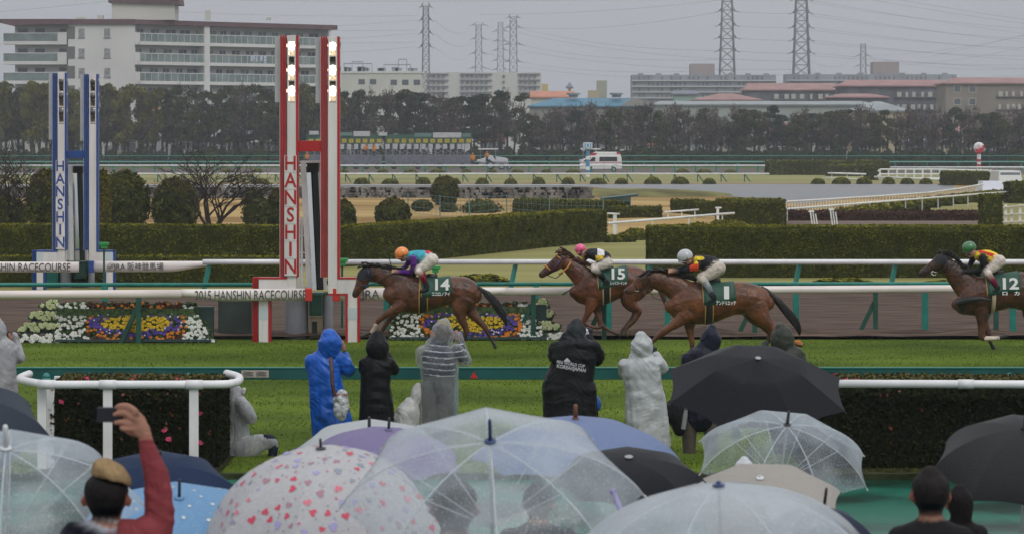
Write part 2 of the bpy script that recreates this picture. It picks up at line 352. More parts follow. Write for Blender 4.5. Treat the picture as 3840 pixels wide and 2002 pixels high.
# ================================================================ hedges and shrubs
def foliage(name, c, c2, sc=6): return mat(name, c, .8, sc, .4, col2=c2, detail=3, spec=.08)
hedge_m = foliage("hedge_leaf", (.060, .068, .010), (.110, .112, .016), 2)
hedge_lit_top = foliage("hedge_leaf_lit_top", (.12, .125, .010), (.23, .215, .02), 5)  # lit tone for upward leaves, top light put into the colour
hedge_core = mat("hedge_core", (.036, .042, .008), .9, 8, .3, spec=.05)
def hedge(label, pts, wid, h, leaf, dens, tops=None, name='hedge', cat='hedge', m=None, h2=None, cm=None, topm=None):
    """clipped hedge along ground points; front side towards the camera"""
    mb = MB(); seg = []
    for a, b in zip(pts[:-1], pts[1:]):
        L = math.dist(a, b); k = max(2, int(L / .9)); seg += [(a[0] + (b[0] - a[0]) * i / k, a[1] + (b[1] - a[1]) * i / k) for i in range(k)]
    seg.append(pts[-1]); n = len(seg); rd = min(.14, h * .15)
    prof = [(0, 0), (0, h * .5), (0, h - rd), (rd, h), (wid / 2, h * 1.01), (wid - rd, h), (wid, h - rd), (wid, 0)]
    rows = []; P = []; N = []; mi = []
    for i, (x, y) in enumerate(seg):
        a = seg[max(0, i - 1)]; b = seg[min(n - 1, i + 1)]; t = Vector((b[0] - a[0], b[1] - a[1], 0)).normalized(); nn = Vector((-t.y, t.x, 0))
        if nn.y < 0: nn = -nn
        sc = 1 if h2 is None else 1 + (h2 / h - 1) * i / (n - 1)
        for q, (u, z) in enumerate(prof):
            j = .035 * mnoise.noise(Vector((i * .8, q * 1.3, h)))
            mb.v.append((x + nn.x * (u + j), y + nn.y * (u + j), z * sc + (j if z else 0)))
    k = len(prof)
    for i in range(n - 1):
        for q in range(k - 1): mb.f.append((i * k + q, i * k + q + 1, (i + 1) * k + q + 1, (i + 1) * k + q)); mb.m.append(0)
    mb.f.append(tuple(range(k))); mb.f.append(tuple(range((n - 1) * k, n * k))[::-1]); mb.m += [0, 0]
    L = sum(math.dist(a, b) for a, b in zip(seg[:-1], seg[1:])); cnt = int(dens * L * (h + wid * .8))
    vv = np.array(mb.v); ends = int(dens * h * wid)
    ii = RNG.integers(0, n - 1, cnt); qq = RNG.choice([0, 1, 2, 3, 4, 5], cnt, p=[.22, .26, .14, .15, .15, .08]); u = RNG.uniform(0, 1, cnt)[:, None]; w = RNG.uniform(0, 1, cnt)[:, None]
    A = vv[ii * k + qq]; B = vv[(ii + 1) * k + qq]; C2 = vv[(ii + 1) * k + qq + 1]; D2 = vv[ii * k + qq + 1]
    P = (A * (1 - u) + B * u) * (1 - w) + (D2 * (1 - u) + C2 * u) * w
    Nn = np.cross(D2 - A, B - A); Nn /= np.linalg.norm(Nn, axis=1)[:, None] + 1e-9
    cen = (vv[ii * k + 4] + vv[ii * k + 7]) / 2; sgn = np.sign(np.sum(Nn * (P - cen), 1)); Nn *= sgn[:, None]
    P = P + Nn * RNG.uniform(-.02, .04, cnt)[:, None]
    top = (qq >= 3)
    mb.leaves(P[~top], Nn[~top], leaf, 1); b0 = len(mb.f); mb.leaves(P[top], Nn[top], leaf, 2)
    for e in (0, n - 1):
        A, B = vv[e * k], vv[e * k + 6]; m_ = RNG.uniform(0, 1, (ends, 2)); Q = np.stack([A[0] + (B[0] - A[0]) * m_[:, 0], A[1] + (B[1] - A[1]) * m_[:, 0], h * (m_[:, 1])], 1)
        d = np.array([seg[0][0] - seg[1][0], seg[0][1] - seg[1][1], 0]) if e == 0 else np.array([seg[-1][0] - seg[-2][0], seg[-1][1] - seg[-2][1], 0]); d = d / np.linalg.norm(d)
        mb.leaves(Q + d * .03, np.tile(d, (ends, 1)), leaf, 1)
    o = mb.build(name, [cm or hedge_core, m or hedge_m, topm or hedge_lit_top], origin=(pts[0][0], pts[0][1], 0)); return tag(o, label, cat)
gx = lambda px, D: (X(px, D), D)
hedge("long dark clipped hedge behind the blue winning post, bending away to the right", [(-24, 106), gx(300, 106), gx(1000, 105), gx(1270, 103.5), gx(1480, 106.5), gx(1800, 114.4), gx(2050, 122), gx(2275, 129)], 1.6, 1.31, .055, 330)
hedge("low dark hedge right behind the white infield rail on the left", [(-24, 90), gx(600, 89.6), gx(1055, 89.6)], 1.0, .86, .055, 300)
hedge("tall dark clipped hedge filling the right side behind the horses", [gx(2432, 95.7), gx(3000, 95.6), (18.5, 95.5)], 1.9, 1.55, .05, 420)
hg = 'small clipped hedges scattered in the infield'
def sh(label, px0, px1, py, D, h, wid=1.5, leaf=.11, dens=60, D2=None, **k):
    return hedge(label, [gx(px0, D), gx(px1, D2 or D)], wid, h, leaf, dens, **k)
sh("dark green hedge block left of the small blue hut", 1922, 2262, 820, 172, .92, D2=166)
sh("dark hedge just right of the blue hut, behind the sloping white rail", 2288, 2480, 830, 158, .80)
sh("square topped hedge between the hut hedge and the tall one", 2522, 2640, 800, 170, .92)
sh("narrow hedge touching the square topped one on its right", 2600, 2682, 800, 168, .85)
sh("tall rounded hedge end behind the start of the long diagonal white rail", 2702, 2945, 850, 148, 1.35, 3.0)
sh("long dark hedge block on the far side of the pond, right of the ambulance", 2880, 3335, 655, 362, 1.65, 4, .25, 12)
sh("lower step of the far hedge block beside the multi-bar white fence", 3105, 3270, 660, 352, 1.25, 3, .25, 12)
sh("narrow end of the far hedge block, left of the multi-bar white fence", 3250, 3290, 690, 318, 1.6, 2, .22, 14)
sh("hedge in front of the right end of the multi-bar white fence", 3542, 3712, 700, 282, 1.25, 3, .2, 16)
sh("hedge behind the parked silver car at the right edge", 3790, 3900, 715, 203, 1.42, 3, .15, 30)
brush = foliage("brown_brush", (.045, .025, .018), (.10, .05, .03), 7)
sh("long brown brush hedge across the steeplechase course", 2815, 3690, 840, 152, .72, 1.2, .10, 110, name='brush_hedge', m=brush, topm=brush, cm=mat("brush_core", (.05, .03, .025), .9))
mb = MB(); mb.box(X(2815, 150.5), X(3690, 150.5), 150.3, 150.8, 0, .28); tag(mb.build("low_wall", mat("pinkish_board", (.28, .22, .21), .8), origin=(X(3200, 150.5), 150.5, 0)), "pale pinkish board wall under the brown brush hedge", "wall")
sh("small green box hedge in front of the brown brush hedge", 3092, 3295, 852, 136, .42, 1.0, .09, 110)
sh("tall clipped column of hedge in front of the right end of the brush hedge", 3688, 3758, 855, 141, 1.72, 1.3, .09, 110)
# scalloped low hedge along the diagonal rail: separate round bushes
def bush_mesh(name, rx, ry, rz, leaf, nl, zmin=0.0, m1=None, m2=None, jit=.03, lump=.0, seed=1):
    mb = MB(); mb.ell((0, 0, 0), rx * .95, ry * .95, rz * .95, 18, 7, 0, zmin=zmin, jit=jit)
    th = np.arcsin(RNG.uniform(zmin, 1, nl)); a = RNG.uniform(0, 6.283, nl)
    Nn = np.stack([np.cos(th) * np.cos(a), np.cos(th) * np.sin(a), np.sin(th)], 1)
    r = np.array([1 + lump * mnoise.noise(Vector((q[0] * 3 + seed, q[1] * 3, q[2] * 3))) for q in Nn])[:, None]
    P = Nn * np.array([rx, ry, rz]) * r * RNG.uniform(.93, 1.03, nl)[:, None]
    tp = Nn[:, 2] > .55
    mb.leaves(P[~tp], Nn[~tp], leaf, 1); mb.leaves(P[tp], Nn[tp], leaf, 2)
    return mb
dome = bush_mesh("d", .78, .6, .62, .11, 420).mesh("round_bush", [hedge_core, hedge_m, hedge_lit_top])
def put(me, name, label, cat, loc, sc=1, rz=0, group=None):
    o = bpy.data.objects.new(name, me); COL.objects.link(o); o.location = loc; o.scale = sc if hasattr(sc, '__len__') else (sc,) * 3; o.rotation_euler = (0, 0, rz); return tag(o, label, cat, group)
REG = [(-999, 1045, "left of red post"), (1045, 2170, "between red post and ambulance"), (2170, 2900, "right of ambulance"), (2900, 9999, "beyond the pond, right")]
for px in (-60, 60, 975, 1357, 1463, 1587, 1702, 1808, 1915, 2020, 2130, 2243, 2330, 2448, 2550, 2660, 3068, 3155, 3240, 3332, 3402, 3472):
    p = G(px, 692); o = put(dome, "round_bush", None, "bush", (p.x, p.y, 0), (random.uniform(.85, 1.15), 1, random.uniform(.85, 1.1)), random.uniform(0, 6), "low round bushes lining the pond lawn")
    later(o, px, "low bush in front of white rail,", REG)
for px in (850, 966, 1120, 1290, 1435, 1540, 1640, 1748, 1845, 1940, 2050, 2150, 2560, 2640, 2740):
    p = G(px, 655); o = put(dome, "round_bush", None, "bush", (p.x, p.y, 0), (random.uniform(1.0, 1.3), 1, random.uniform(.9, 1.1)), random.uniform(0, 6), "round bushes peeping over the white rail")
    later(o, px, "low bush peeping above white rail,", REG)
for px, py, D, r in ((1795, 1028, 92, .98), (3155, 1042, 92, 1.02), (2445, 1040, 92, 1.0), (1290, 1040, 92, 1.0), (3560, 1050, 92, .9), (3330 + 430, 1050, 92, .9)):
    o = put(dome, "mound_bush", None, "bush", (X(px, D), D, 0), (r * 1.5, 1.3, (Zp(py, D)) / .62), 1, "green mound bushes behind the teal rail")
    later(o, px, "green mound bush above teal rail", [(0, 1500, "beside the red post"), (1500, 2200, "behind the leading horse"), (2200, 2800, "behind the grey-capped jockey"), (2800, 3700, "in the gap before the last horse"), (3700, 9999, "behind the last horse")])
for px, py, D, s_ in ((2345, 895, 128.5, .7), (2300, 900, 128, .55), (2385, 893, 131, .85), (2490, 885, 131, .8), (2560, 872, 138, .8), (2620, 870, 139, .9), (2700, 868, 141, 1.0), (2755, 862, 142, .9)):
    o = put(dome, "round_bush", None, "bush", (X(px, D), D, 0), (s_, s_, s_ * .95), px, "bushes at the end of the big hedges")
    later(o, px, "round bush near sloping white rail,", [(0, 2450, "left of the tall right hedge"), (2450, 9999, "peeping over the tall right hedge")])
for i in range(15):
    px = 3120 + i * 50; D = 158 + i * 5.0
    o = put(dome, "round_bush", None, "bush", (X(px, D) - .1, D - 2, 0), (1.25 * D / 150, 1.2, 1.15), px, "bushes in the scalloped row along the diagonal rail")
    later(o, px, "bush in scalloped row below diagonal rail,", [(0, 3500, "over its left half"), (3500, 9999, "over its right half")])
# big topiary shrubs (egg shaped)
topi = foliage("topiary_leaf", (.036, .050, .012), (.090, .100, .024), 2); topi2 = foliage("topiary_leaf_lit_top", (.06, .065, .014), (.12, .105, .02), 5)  # second tone is lighter: light on the shrub tops painted into the leaves
def egg(label, px, topy, D, wpx, base=0, lump=.12, m=topi, m2=topi2, nl=2600, leaf=.10, name='topiary_shrub'):
    s = F / D; h = Zp(topy, D); rx = wpx / 2 / s; mb = bush_mesh("e", rx, rx * .9, h * .56, leaf, nl, -.95, lump=lump, seed=px)
    mb.v = [(a * (1 if c > 0 else 1 - .28 * (c / (h * .56)) ** 2), b, c + h * .45) for a, b, c in mb.v]
    mb.tube([(0, 0, 0), (0, 0, h * .3)], .09, 6, 0)
    o = mb.build(name, [hedge_core, m, m2]); o.location = (X(px, D), D, 0); return tag(o, label, "shrub")
egg("large dark egg-shaped shrub behind the blue winning post, on its left", 190, 636, 142, 190)
egg("big dark egg-shaped shrub just right of the blue winning post", 462, 640, 142, 205)
egg("rounded dark shrub with a bare tree before it, between the two posts", 658, 668, 142, 178)
egg("low dark shrub cut off by the left edge of the frame", 22, 738, 135, 165, m2=topi)
egg("slim yellow-green conifer touching the blue post's right side", 385, 640, 138, 60, m=foliage("conifer", (.09, .085, .012), (.17, .14, .02)), m2=foliage("conifer", (.09, .085, .012), (.17, .14, .02)), name='conifer')
egg("dark rounded shrub between bushy shrub and the red post", 1040, 712, 140, 88)
egg("dark shrub directly right of the red winning post", 1285, 752, 140, 100)
egg("square-shouldered dark shrub right of the red post, over the bending hedge", 1473, 745, 149, 130)
egg("small round grey-green shrub next to the square-shouldered one", 1583, 752, 182, 76)
egg("dark ball shrub standing on the dry grass below the white rails", 1668, 664, 200, 104, lump=.2)
egg("small shrub behind the wire fence under the ball shrub", 1682, 768, 180, 66)
loose = foliage("loose_leaf", (.05, .07, .02), (.11, .12, .04), 5)
egg("loose pale-green shrub beside the hedge block, within the wire fence", 1805, 752, 172, 140, lump=.5, m=loose, m2=loose, nl=900)
egg("loose twiggy green shrub left of the red winning post", 955, 716, 142, 95, lump=.55, m=loose, m2=loose, nl=1000)
egg("dark shrub behind the right hedge at the frame edge, beside the silver car", 3838, 690, 240, 60)
# bare trees
bark = mat("dark_bark", (.035, .028, .024), .9, 12, .3)
def bare(label, px, D, h, spread, seed, lean=0):
    rnd = random.Random(seed); mb = MB()
    def br(p, d, L, r, k):
        q = p + d * L * .5 + Vector((rnd.uniform(-.1, .1), rnd.uniform(-.1, .1), rnd.uniform(-.05, .08))) * L; e = q + (d + Vector((rnd.uniform(-.25, .25), rnd.uniform(-.2, .2), rnd.uniform(-.1, .2)))).normalized() * L * .5
        mb.tube([p, q, e], [r, r * .8, r * .62], 5, cap=False)
        if k:
            for _ in range(rnd.choice((2, 3, 3))): 
                nd = (d + Vector((rnd.uniform(-.95, .95) * spread, rnd.uniform(-.8, .8), rnd.uniform(-.25, .5)))).normalized(); br(e if rnd.random() < .6 else q, nd, L * rnd.uniform(.6, .82), r * .62, k - 1)
    for i in range(5):
        a = i * 1.256 + rnd.random(); br(Vector((0, 0, .05)), Vector((math.cos(a) * .55 * spread + lean, math.sin(a) * .3, 1)).normalized(), h * .42, .085, 5)
    o = mb.build("bare_tree", bark); o.location = (X(px, D), D, 0); return tag(o, label, "tree")
bare("bare dark many-stemmed tree over the hedge between the two winning posts", 795, 137, 3.5, 1.5, 5)
bare("bare dark tree with spreading twigs at the left edge of the frame", -25, 132, 3.4, 1.5, 11, .2)
# stone wall of the pond
stone_m = mat("field_stone", (.13, .12, .11), .9, 1.1, .6, bump=1, bscale=6, detail=6, col2=(.25, .23, .21))
mb = MB(); x = X(-250, 221)
while x < X(2195, 221):
    for r in range(4):
        w = random.uniform(.35, .9); mb.cbox((x + random.uniform(0, .4), 221 + r * .1, .12 + .2 * r), (w, .5, .19), 0, None)
    x += .5
mb.box(X(-250, 221), X(2195, 221), 221.2, 222, 0, .74)
tag(mb.build("stone_wall", stone_m, origin=(0, 221, 0), bevel=.03), "rough grey fieldstone retaining wall along the near side of the pond", "wall")
mb = MB(); mb.box(X(-250, 234), X(2150, 234), 233, 236, .0, .79); tag(mb.build("pond_ledge", mat("pond_ledge_stone", (.28, .3, .31), .5, .5, .2), origin=(0, 234, 0)), "pale flat ledge running on top behind the stone wall", "ledge")
mb = MB()
mb.ell((X(2330, 232), 232, 0), 8.5, 6, .55, 24, 5, 0, zmin=0); o = mb.build("grass_bank", mat("bank_grass", (.16, .15, .06), .9, .3, .4, detail=6)); o['kind'] = 'structure'

# ================================================================ rails
REGR = [(-9999, 1000, "left of the red winning post"), (1000, 1900, "near the leading horse"), (1900, 2600, "near the middle horses"), (2600, 9999, "towards the right edge")]
def rail(label, cat, pts, r, zt, mbeam, mpost, posts, postw, name='rail', brace=None, kind='pipe', pz=None):
    t = thing(name, label, cat, (pts[0][0], pts[0][1], 0))
    mb = MB()
    if kind == 'pipe': mb.tube([(x, y, zt - r) for x, y in pts], r, 14)
    else:
        for a, b in zip(pts[:-1], pts[1:]): mb.bar((a[0], a[1], zt - r), (b[0], b[1], zt - r), r * 2, r)
    mb.build("beam", mbeam, t, smooth=(kind == 'pipe'))
    def at(x):
        for a, b in zip(pts[:-1], pts[1:]):
            if a[0] <= x <= b[0]: return a[1] + (b[1] - a[1]) * (x - a[0]) / (b[0] - a[0])
        return pts[-1][1]
    for i, x in enumerate(posts):
        y = at(x); q = MB(); e = brace(q, x, y) if brace else q.bar((x, y, 0), (x, y, zt - r * 1.5), postw)
        q.build("post", mpost, t)
    return t
FR = lambda px: 64.6 + (px / 3840) * 2.6                 # the near inner rail comes a little closer on the left
fr_pts = [(X(px, FR(px)), FR(px)) for px in (-400, 60, 680)]
fr_pts2 = [(X(px, FR(px)), FR(px)) for px in (1880, 2600, 3300, 4300)]
def abrace(q, x, y):
    q.bar((x, y, 0), (x, y, 1.0), .10); q.bar((x - .38, y + .1, 0), (x - .02, y + .02, .78), .09); q.bar((x - .05, y, .98), (x + .07, y, 1.06), .07)
RZ = 1.135
rp = lambda pxs: [X(p, FR(p)) for p in pxs]
rail("broad white running rail, left part ending at the lettered panel", "rail", fr_pts, .092, RZ, cream_p, dgreen_p, rp([-250, 520]), .1, 'running_rail', abrace)
rail("broad white plastic running rail behind the galloping horses, right part", "rail", fr_pts2, .085, RZ, cream_p, dgreen_p, rp([2000, 2265, 2830, 3283, 3735, 4190]), .1, 'running_rail', abrace)
# teal rail just behind it
t2 = [(-30, 68.2), (X(1050, 68.2), 68.2)]; t3 = [(X(1270, 68.4), 68.4), (30, 68.8)]
tp = lambda pxs: [X(p, 68.5) for p in pxs]
rail("teal rail behind the white running rail, left of the red post", "rail", t2, .045, 1.13, teal_p, teal_p, tp([-150, 400]), .13, 'teal_rail')
rail("teal rail with broad teal posts behind the galloping horses", "rail", t3, .045, 1.13, teal_p, teal_p, tp([1450, 1830 - 55, 2010, 2288 - 5, 2503, 2985, 3470, 3800, 4250]), .13, 'teal_rail')
# second white rail, inner side of the dirt course
def lean(q, x, y): q.bar((x - .1, y, 0), (x + .06, y + .1, .80), .10)
rail("white rail on leaning teal posts from the red post to the right edge", "rail", [(X(1100, 86), 86), (X(2500, 86), 86), (32, 86)], .075, .945, white_p, teal_p, [X(p, 86) for p in (1380, 1925, 2430, 2990, 3350, 3700)], .1, 'infield_rail', lean)
rail("white rail on teal posts between the blue panel and the red post", "rail", [(X(760, 86), 86), (X(1100, 86), 86)], .075, .945, white_p, teal_p, [X(p, 86) for p in (775,)], .1, 'infield_rail', lean)
# far rails
def fb(q, x, y): q.bar((x, y, 0), (x, y, .9), .1); q.bar((x + .55, y - .5, 0), (x, y, .8), .08)
mid = thing
rail("lower of the two long white far rails, just above the round bushes", "rail", [(-70, 305), (X(2885, 305), 305)], .085, .9, white_far, dgreen_p, [X(p, 305) for p in range(-200, 2880, 88)], .1, 'far_rail', fb)
rail("upper of the two long white far rails, crossing in front of the ambulance", "rail", [(-80, 388), (X(2880, 388), 388)], .11, 1.0, white_far, teal_p, [X(p, 388) for p in range(-200, 2880, 78)], .2, 'far_rail')
rail("white far rail right of the far hedge block, running to the right edge", "rail", [(X(3338, 388), 388), (80, 388)], .11, .78, white_far, teal_p, [X(p, 388) for p in range(3360, 4000, 78)], .2, 'far_rail')
rail("teal and white rail on the far side of the back straight", "rail", [(-90, 455), (90, 455)], .10, .96, mat("pale_teal", (.12, .36, .30), .5), teal_p, [X(p, 455) for p in range(-300, 4100, 118)], .15, 'back_rail')
rail("thin teal rail on top of the dark back fence before the tree belt", "fence", [(-95, 462), (95, 462)], .07, 1.76, teal_p, dgreen_p, [X(p, 462) for p in range(-300, 4100, 240)], .12, 'back_fence')
# near green board rail with signs
FB = 44.5
t = thing("board_rail", "dark teal board rail on the near turf edge, behind the hooded people", "rail", (0, FB, 0))
mb = MB(); mb.box(-9, 12, FB, FB + .05, .84, 1.0); mb.build("board", mat("dark_teal_board", (.008, .085, .08), .35, 2.5, .2), t, bevel=.008)
mb = MB(); mb.box(-9, 12, FB - .012, FB + .075, 1.0, 1.016); mb.build("cap_strip", teal_p, t)
for px in (174, 704, 1232, 1700, 2140, 2760, 3786):
    q = MB(); x = X(px, FB - .12); q.tube([(x, FB - .12, 0), (x, FB - .12, .88)], .062, 12); q.ell((x, FB - .12, .88), .062, .062, .07, 12, 5, 0, zmin=0); q.build("post", mat("teal_post", (.02, .17, .16), .4), t, smooth=True)
sx0, sx1 = X(905, FB), X(1008, FB)
mb = MB(); mb.box(sx0, sx1, FB - .008, FB - .001, .872, .975); pl = mb.build("sign_plate", mat("beige_plate", (.42, .38, .33), .6), t)
ink = mat("dark_ink", (.05, .045, .04), .7)
for i, (a, b) in enumerate((("2200m", "2200m"), ("2200m", "2400m"))):
    for j, s_ in enumerate((a, b)): text(s_, (sx0 + .1 + .19 * j, FB - .012, .94 - .036 * i), .05, ink, pl, xs=1.1)
mb = MB(); xx = X(1777, FB); mb.prism([(xx - .058, .86), (xx + .058, .86), (xx, .955)], FB - .01, FB - .002); mb.build("warning_triangle", mat("red_mark", (.5, .02, .02), .6), t)
# ================================================================ far background
def pylon(label, px, topy, D, w0, w1, arms, seg=14, th=.16, m=None):
    s = F / D; h = Zp(topy, D); cx = X(px, D); mb = MB(); m = m or mat("pylon_steel_hazed", (.17, .18, .20), .6)  # steel kept pale, part of the haze put into its colour
    t = thing("pylon", label, "pylon", (cx, D, 0), "power pylons on the horizon")
    hw = lambda z: w0 / 2 + (w1 / 2 - w0 / 2) * min(1, z / h) ** .7
    zs = [h * (1 - (1 - i / seg) ** 1.25) for i in range(seg + 1)]
    for a, b in zip(zs[:-1], zs[1:]):
        A, B = hw(a), hw(b)
        ca = [(-A, -A), (A, -A), (A, A), (-A, A)]; cb = [(-B, -B), (B, -B), (B, B), (-B, B)]
        for i in range(4):
            j = (i + 1) % 4; P = lambda c, z: (cx + c[0], D + c[1], z)
            mb.bar(P(ca[i], a), P(cb[i], b), th * 1.5)
            if i in (0, 2, 1): mb.bar(P(ca[i], a), P(cb[j], b), th * .8); mb.bar(P(ca[j], a), P(cb[i], b), th * .8)
            mb.bar(P(cb[i], b), P(cb[j], b), th * .8)
    mb.build("lattice_mast", m, t)
    for ay, half in arms:
        z = Zp(ay, D); L = half / s; B = hw(z)
        for sg in (-1, 1):
            q = MB()
            q.bar((cx + sg * B, D - B, z + 1.1), (cx + sg * L, D, z), th * 1.2); q.bar((cx + sg * B, D - B, z), (cx + sg * L, D, z), th * 1.2)
            for k in (.35, .65): q.bar((cx + sg * (B + (L - B) * k), D, z), (cx + sg * (B + (L - B) * k), D, z + 1.1 * (1 - k)), th * .7)
            q.bar((cx + sg * L, D, z), (cx + sg * L * 1.45, D, z - .5), th * 1.1)
            q.build("cross_arm", m, t)
    return t
pylon("nearest slim dark lattice pylon rising over the beige blocks, left of centre", 1597, 24, 900, 2.9, 1.5, [(26, 18), (76, 20), (125, 20), (176, 20)], 18, .17)
pylon("pale pylon standing alone right of the slim dark one", 1795, 95, 1500, 4.6, 2.6, [(95, 24), (147, 22), (202, 26), (257, 30)], 14, .2)
pylon("faint left pylon of the close pair above the white apartment block", 1877, 85, 1600, 5.0, 2.4, [(118, 22), (155, 22), (190, 24), (228, 24), (262, 24)], 14, .2)
pylon("bigger right pylon of the close pair above the white apartment block", 1925, 65, 1400, 4.6, 2.8, [(66, 20), (104, 26), (168, 30), (232, 26)], 14, .22)
pylon("tall tapering pylon left of the two cut by the top of the frame", 2727, -95, 1000, 7.6, 2.6, [(-40, 30), (42, 30), (96, 32), (143, 34), (192, 34)], 18, .2)
pylon("tall tapering pylon right of the two cut by the top of the frame", 3005, -140, 960, 7.6, 2.6, [(-30, 28), (0, 30), (49, 32), (103, 34), (151, 34), (198, 36)], 18, .2)
pylon("small faint pylon far away between the pinkish rooftop box and the tall pylons", 3237, 166, 1700, 4.8, 2.6, [(210, 24), (249, 26)], 12, .2)
wire_m = mat("wire", (.17, .17, .18), .7)
wires = [(-250, 62, 395, 5, 880, 900), (60, -20, 1590, 24, 900, 900), (-200, -90, 1900, 10, 900, 1200)]
WR = []
for i, y in enumerate((76, 125, 176)): WR += [(1565, y, 700, y + 30, 900, 760, "from the slim dark pylon towards the pale building"), (1629, y, 1770, y + 25, 900, 1500, "between the slim dark pylon and the lone pale pylon")]
for i, y in enumerate((56, 110, 156)): WR.append((1565, y + 4, 600, y - 14, 900, 820, "running left behind the slim dark pylon"))
for i, y in enumerate((104, 168, 232)): WR += [(1945, y, 2700, (192, 225, 262)[i], 1400, 1000, "from close pair to tall pylons"), (1945, y + 20, 2990, (232, 262, 278)[i], 1400, 960, "sagging from close pair to right tall pylon")]
for i, y in enumerate((147, 202, 257)): WR.append((1820, y, 1900, y + 12, 1500, 1500, "between the lone pale pylon and the close pair"))
WR += [(1800, 55, 2700, 2, 1200, 1000, "rising towards top of left tall pylon"), (1945, 104, 2697, 46, 1400, 1000, "rising towards top of left tall pylon"), (-200, 60, 420, 4, 500, 500, "over the left roof"), (900, 3, 3000, -20, 1100, 1100, "along the very top of the frame")]
for i, y in enumerate((44, 97, 144, 192)): WR.append((2757, y, 2975, y + 8, 1000, 960, "between the two tall pylons"))
for i, y in enumerate((0, 49, 103, 151, 198)): WR += [(3035, y, 3900, (135, 165, 195, 230, 262)[i], 960, 1000, "falling right from the right tall pylon"), (3035, y + 10, 3900, (112, 150, 182, 212, 245)[i], 960, 1100, "in second bundle falling from right tall pylon")]
for i, y in enumerate((208, 249)): WR += [(3262, y, 3900, (120, 165)[i], 1700, 1300, "rising right from the faint small pylon"), (3262, y + 5, 3900, (255, 280)[i], 1700, 1200, "falling right from the faint small pylon"), (3212, y, 3020, y + 12, 1700, 960, "between the faint small pylon and the right tall pylon")]
WR += [(3200, -12, 3900, 98, 700, 700, "crossing the top right corner"), (3260, -20, 3900, 82, 720, 720, "crossing the top right corner"), (3500, 210, 3900, 118, 900, 900, "crossing upward at the right edge")]
for k, (a, b, c, d, D0, D1, ph) in enumerate(WR):
    A, B = W(a, b, D0), W(c, d, D1); n = 12; sag = (A - B).length * .006
    pts = [A.lerp(B, i / n) - Vector((0, 0, sag * 4 * (i / n) * (1 - i / n))) for i in range(n + 1)]
    mb = MB(); r = .0000330 * (D0 + D1) / 2; mb.tube(pts, r, 4)
    o = mb.build("power_line", wire_m, origin=tuple(A)); tag(o, None, "power line", "power lines strung across the sky"); later(o, b, "thin grey line", [(-999, 9999, ph + f"")])
# fix the order word: wires are ordered from the top
# ---- buildings
def windows(t, x0, x1, y, rows, n, w, h, m, fr=None, sill=True, pr=.03, rnd=False):
    for z in rows:
        for i in range(n):
            cx = x0 + (x1 - x0) * (i + .5) / n
            f = MB(); f.box(cx - w / 2 - .08, cx + w / 2 + .08, y - pr, y + .02, z - .08, z + h + .08); fo = f.build("window", fr or mat("window_frame", (.55, .55, .55), .5), t)
            g = MB(); g.box(cx - w / 2, cx + w / 2, y - pr - .02, y - pr, z, z + h); g.build("pane", m, fo)
def block(label, px0, px1, topy, D, depth, m, cat='building', name='apartment_block', z0=0):
    t = thing(name, label, cat, (X((px0 + px1) / 2, D), D, 0)); mb = MB(); mb.box(X(px0, D), X(px1, D), D, D + depth, z0, Zp(topy, D)); mb.build("wall", m, t); return t
cream = mat("cream_render", (.55, .54, .49), .8, .12, .07)
concrete_w = mat("pale_render", (.62, .62, .60), .8, .15, .06)
shade = mat("balcony_glass", (.17, .22, .21), .25, .4, .25)
win_m = mat("grey_window", (.10, .115, .13), .3, .25, .3)
maroon = mat("maroon_roof", (.11, .055, .06), .7, .5, .15)
# left apartment building: centre face, left wing, receding right wing
DB = 515; sB = F / DB
t = thing("apartment_building", "large pale apartment building with maroon roof edge and glass balconies, top left", "building", (X(600, DB), DB, 0))
ang = math.atan2(26, X(1240, DB + 26) - X(505, DB))
pB = Vector((X(505, DB), DB, 0)); pE = Vector((X(1240, DB + 26), DB + 26, 0)); LW = (pE - pB).length
Mx = Matrix.Translation(pB) @ Matrix.Rotation(math.atan2(pE.y - pB.y, pE.x - pB.x), 4, 'Z')
zf = lambda y: Zp(y, DB); fl = [zf(y) for y in (316, 243, 168)]; P_ = fl[1] - fl[0]; floors = [fl[0] - P_ * k for k in (4, 3, 2, 1)] + fl
zr0, zr1 = zf(92), zf(73)
mb = MB(); mb.box(X(255, DB), X(505, DB), DB, DB + 9, 0, zr0); mb.box(X(48, DB), X(256, DB), DB + 2.2, DB + 9, 0, zr0); mb.box(0, LW, 2.2, 9, 0, zr0, 0, Mx)
mb.build("wall", concrete_w, t)
mb = MB(); x0 = X(-30, DB)
mb.prism([(X(-8, DB), zr1), (X(-8, DB), zr0 + .3), (X(40, DB), zr0 - .2), (X(262, DB), zr0), (X(250, DB), zr1)], DB - .9, DB + 9)
mb.box(X(248, DB), X(507, DB), DB - .4, DB + 9.1, zr0, zr1); mb.box(-.2, LW + 1.2, -.4, 9.1, zr0, zr1 - .05, 0, Mx); mb.build("roof_edge", maroon, t)
for z in floors: mb = MB(); x = X(270, DB); mb.box(x - .9, x + .5, DB - .02, DB + .01, z + .9, z + 3.0); mb.build("stair_opening", mat("recess_shade_tone", (.16, .16, .155), .9), t)  # flat dark panel, shade of the opening put into its colour
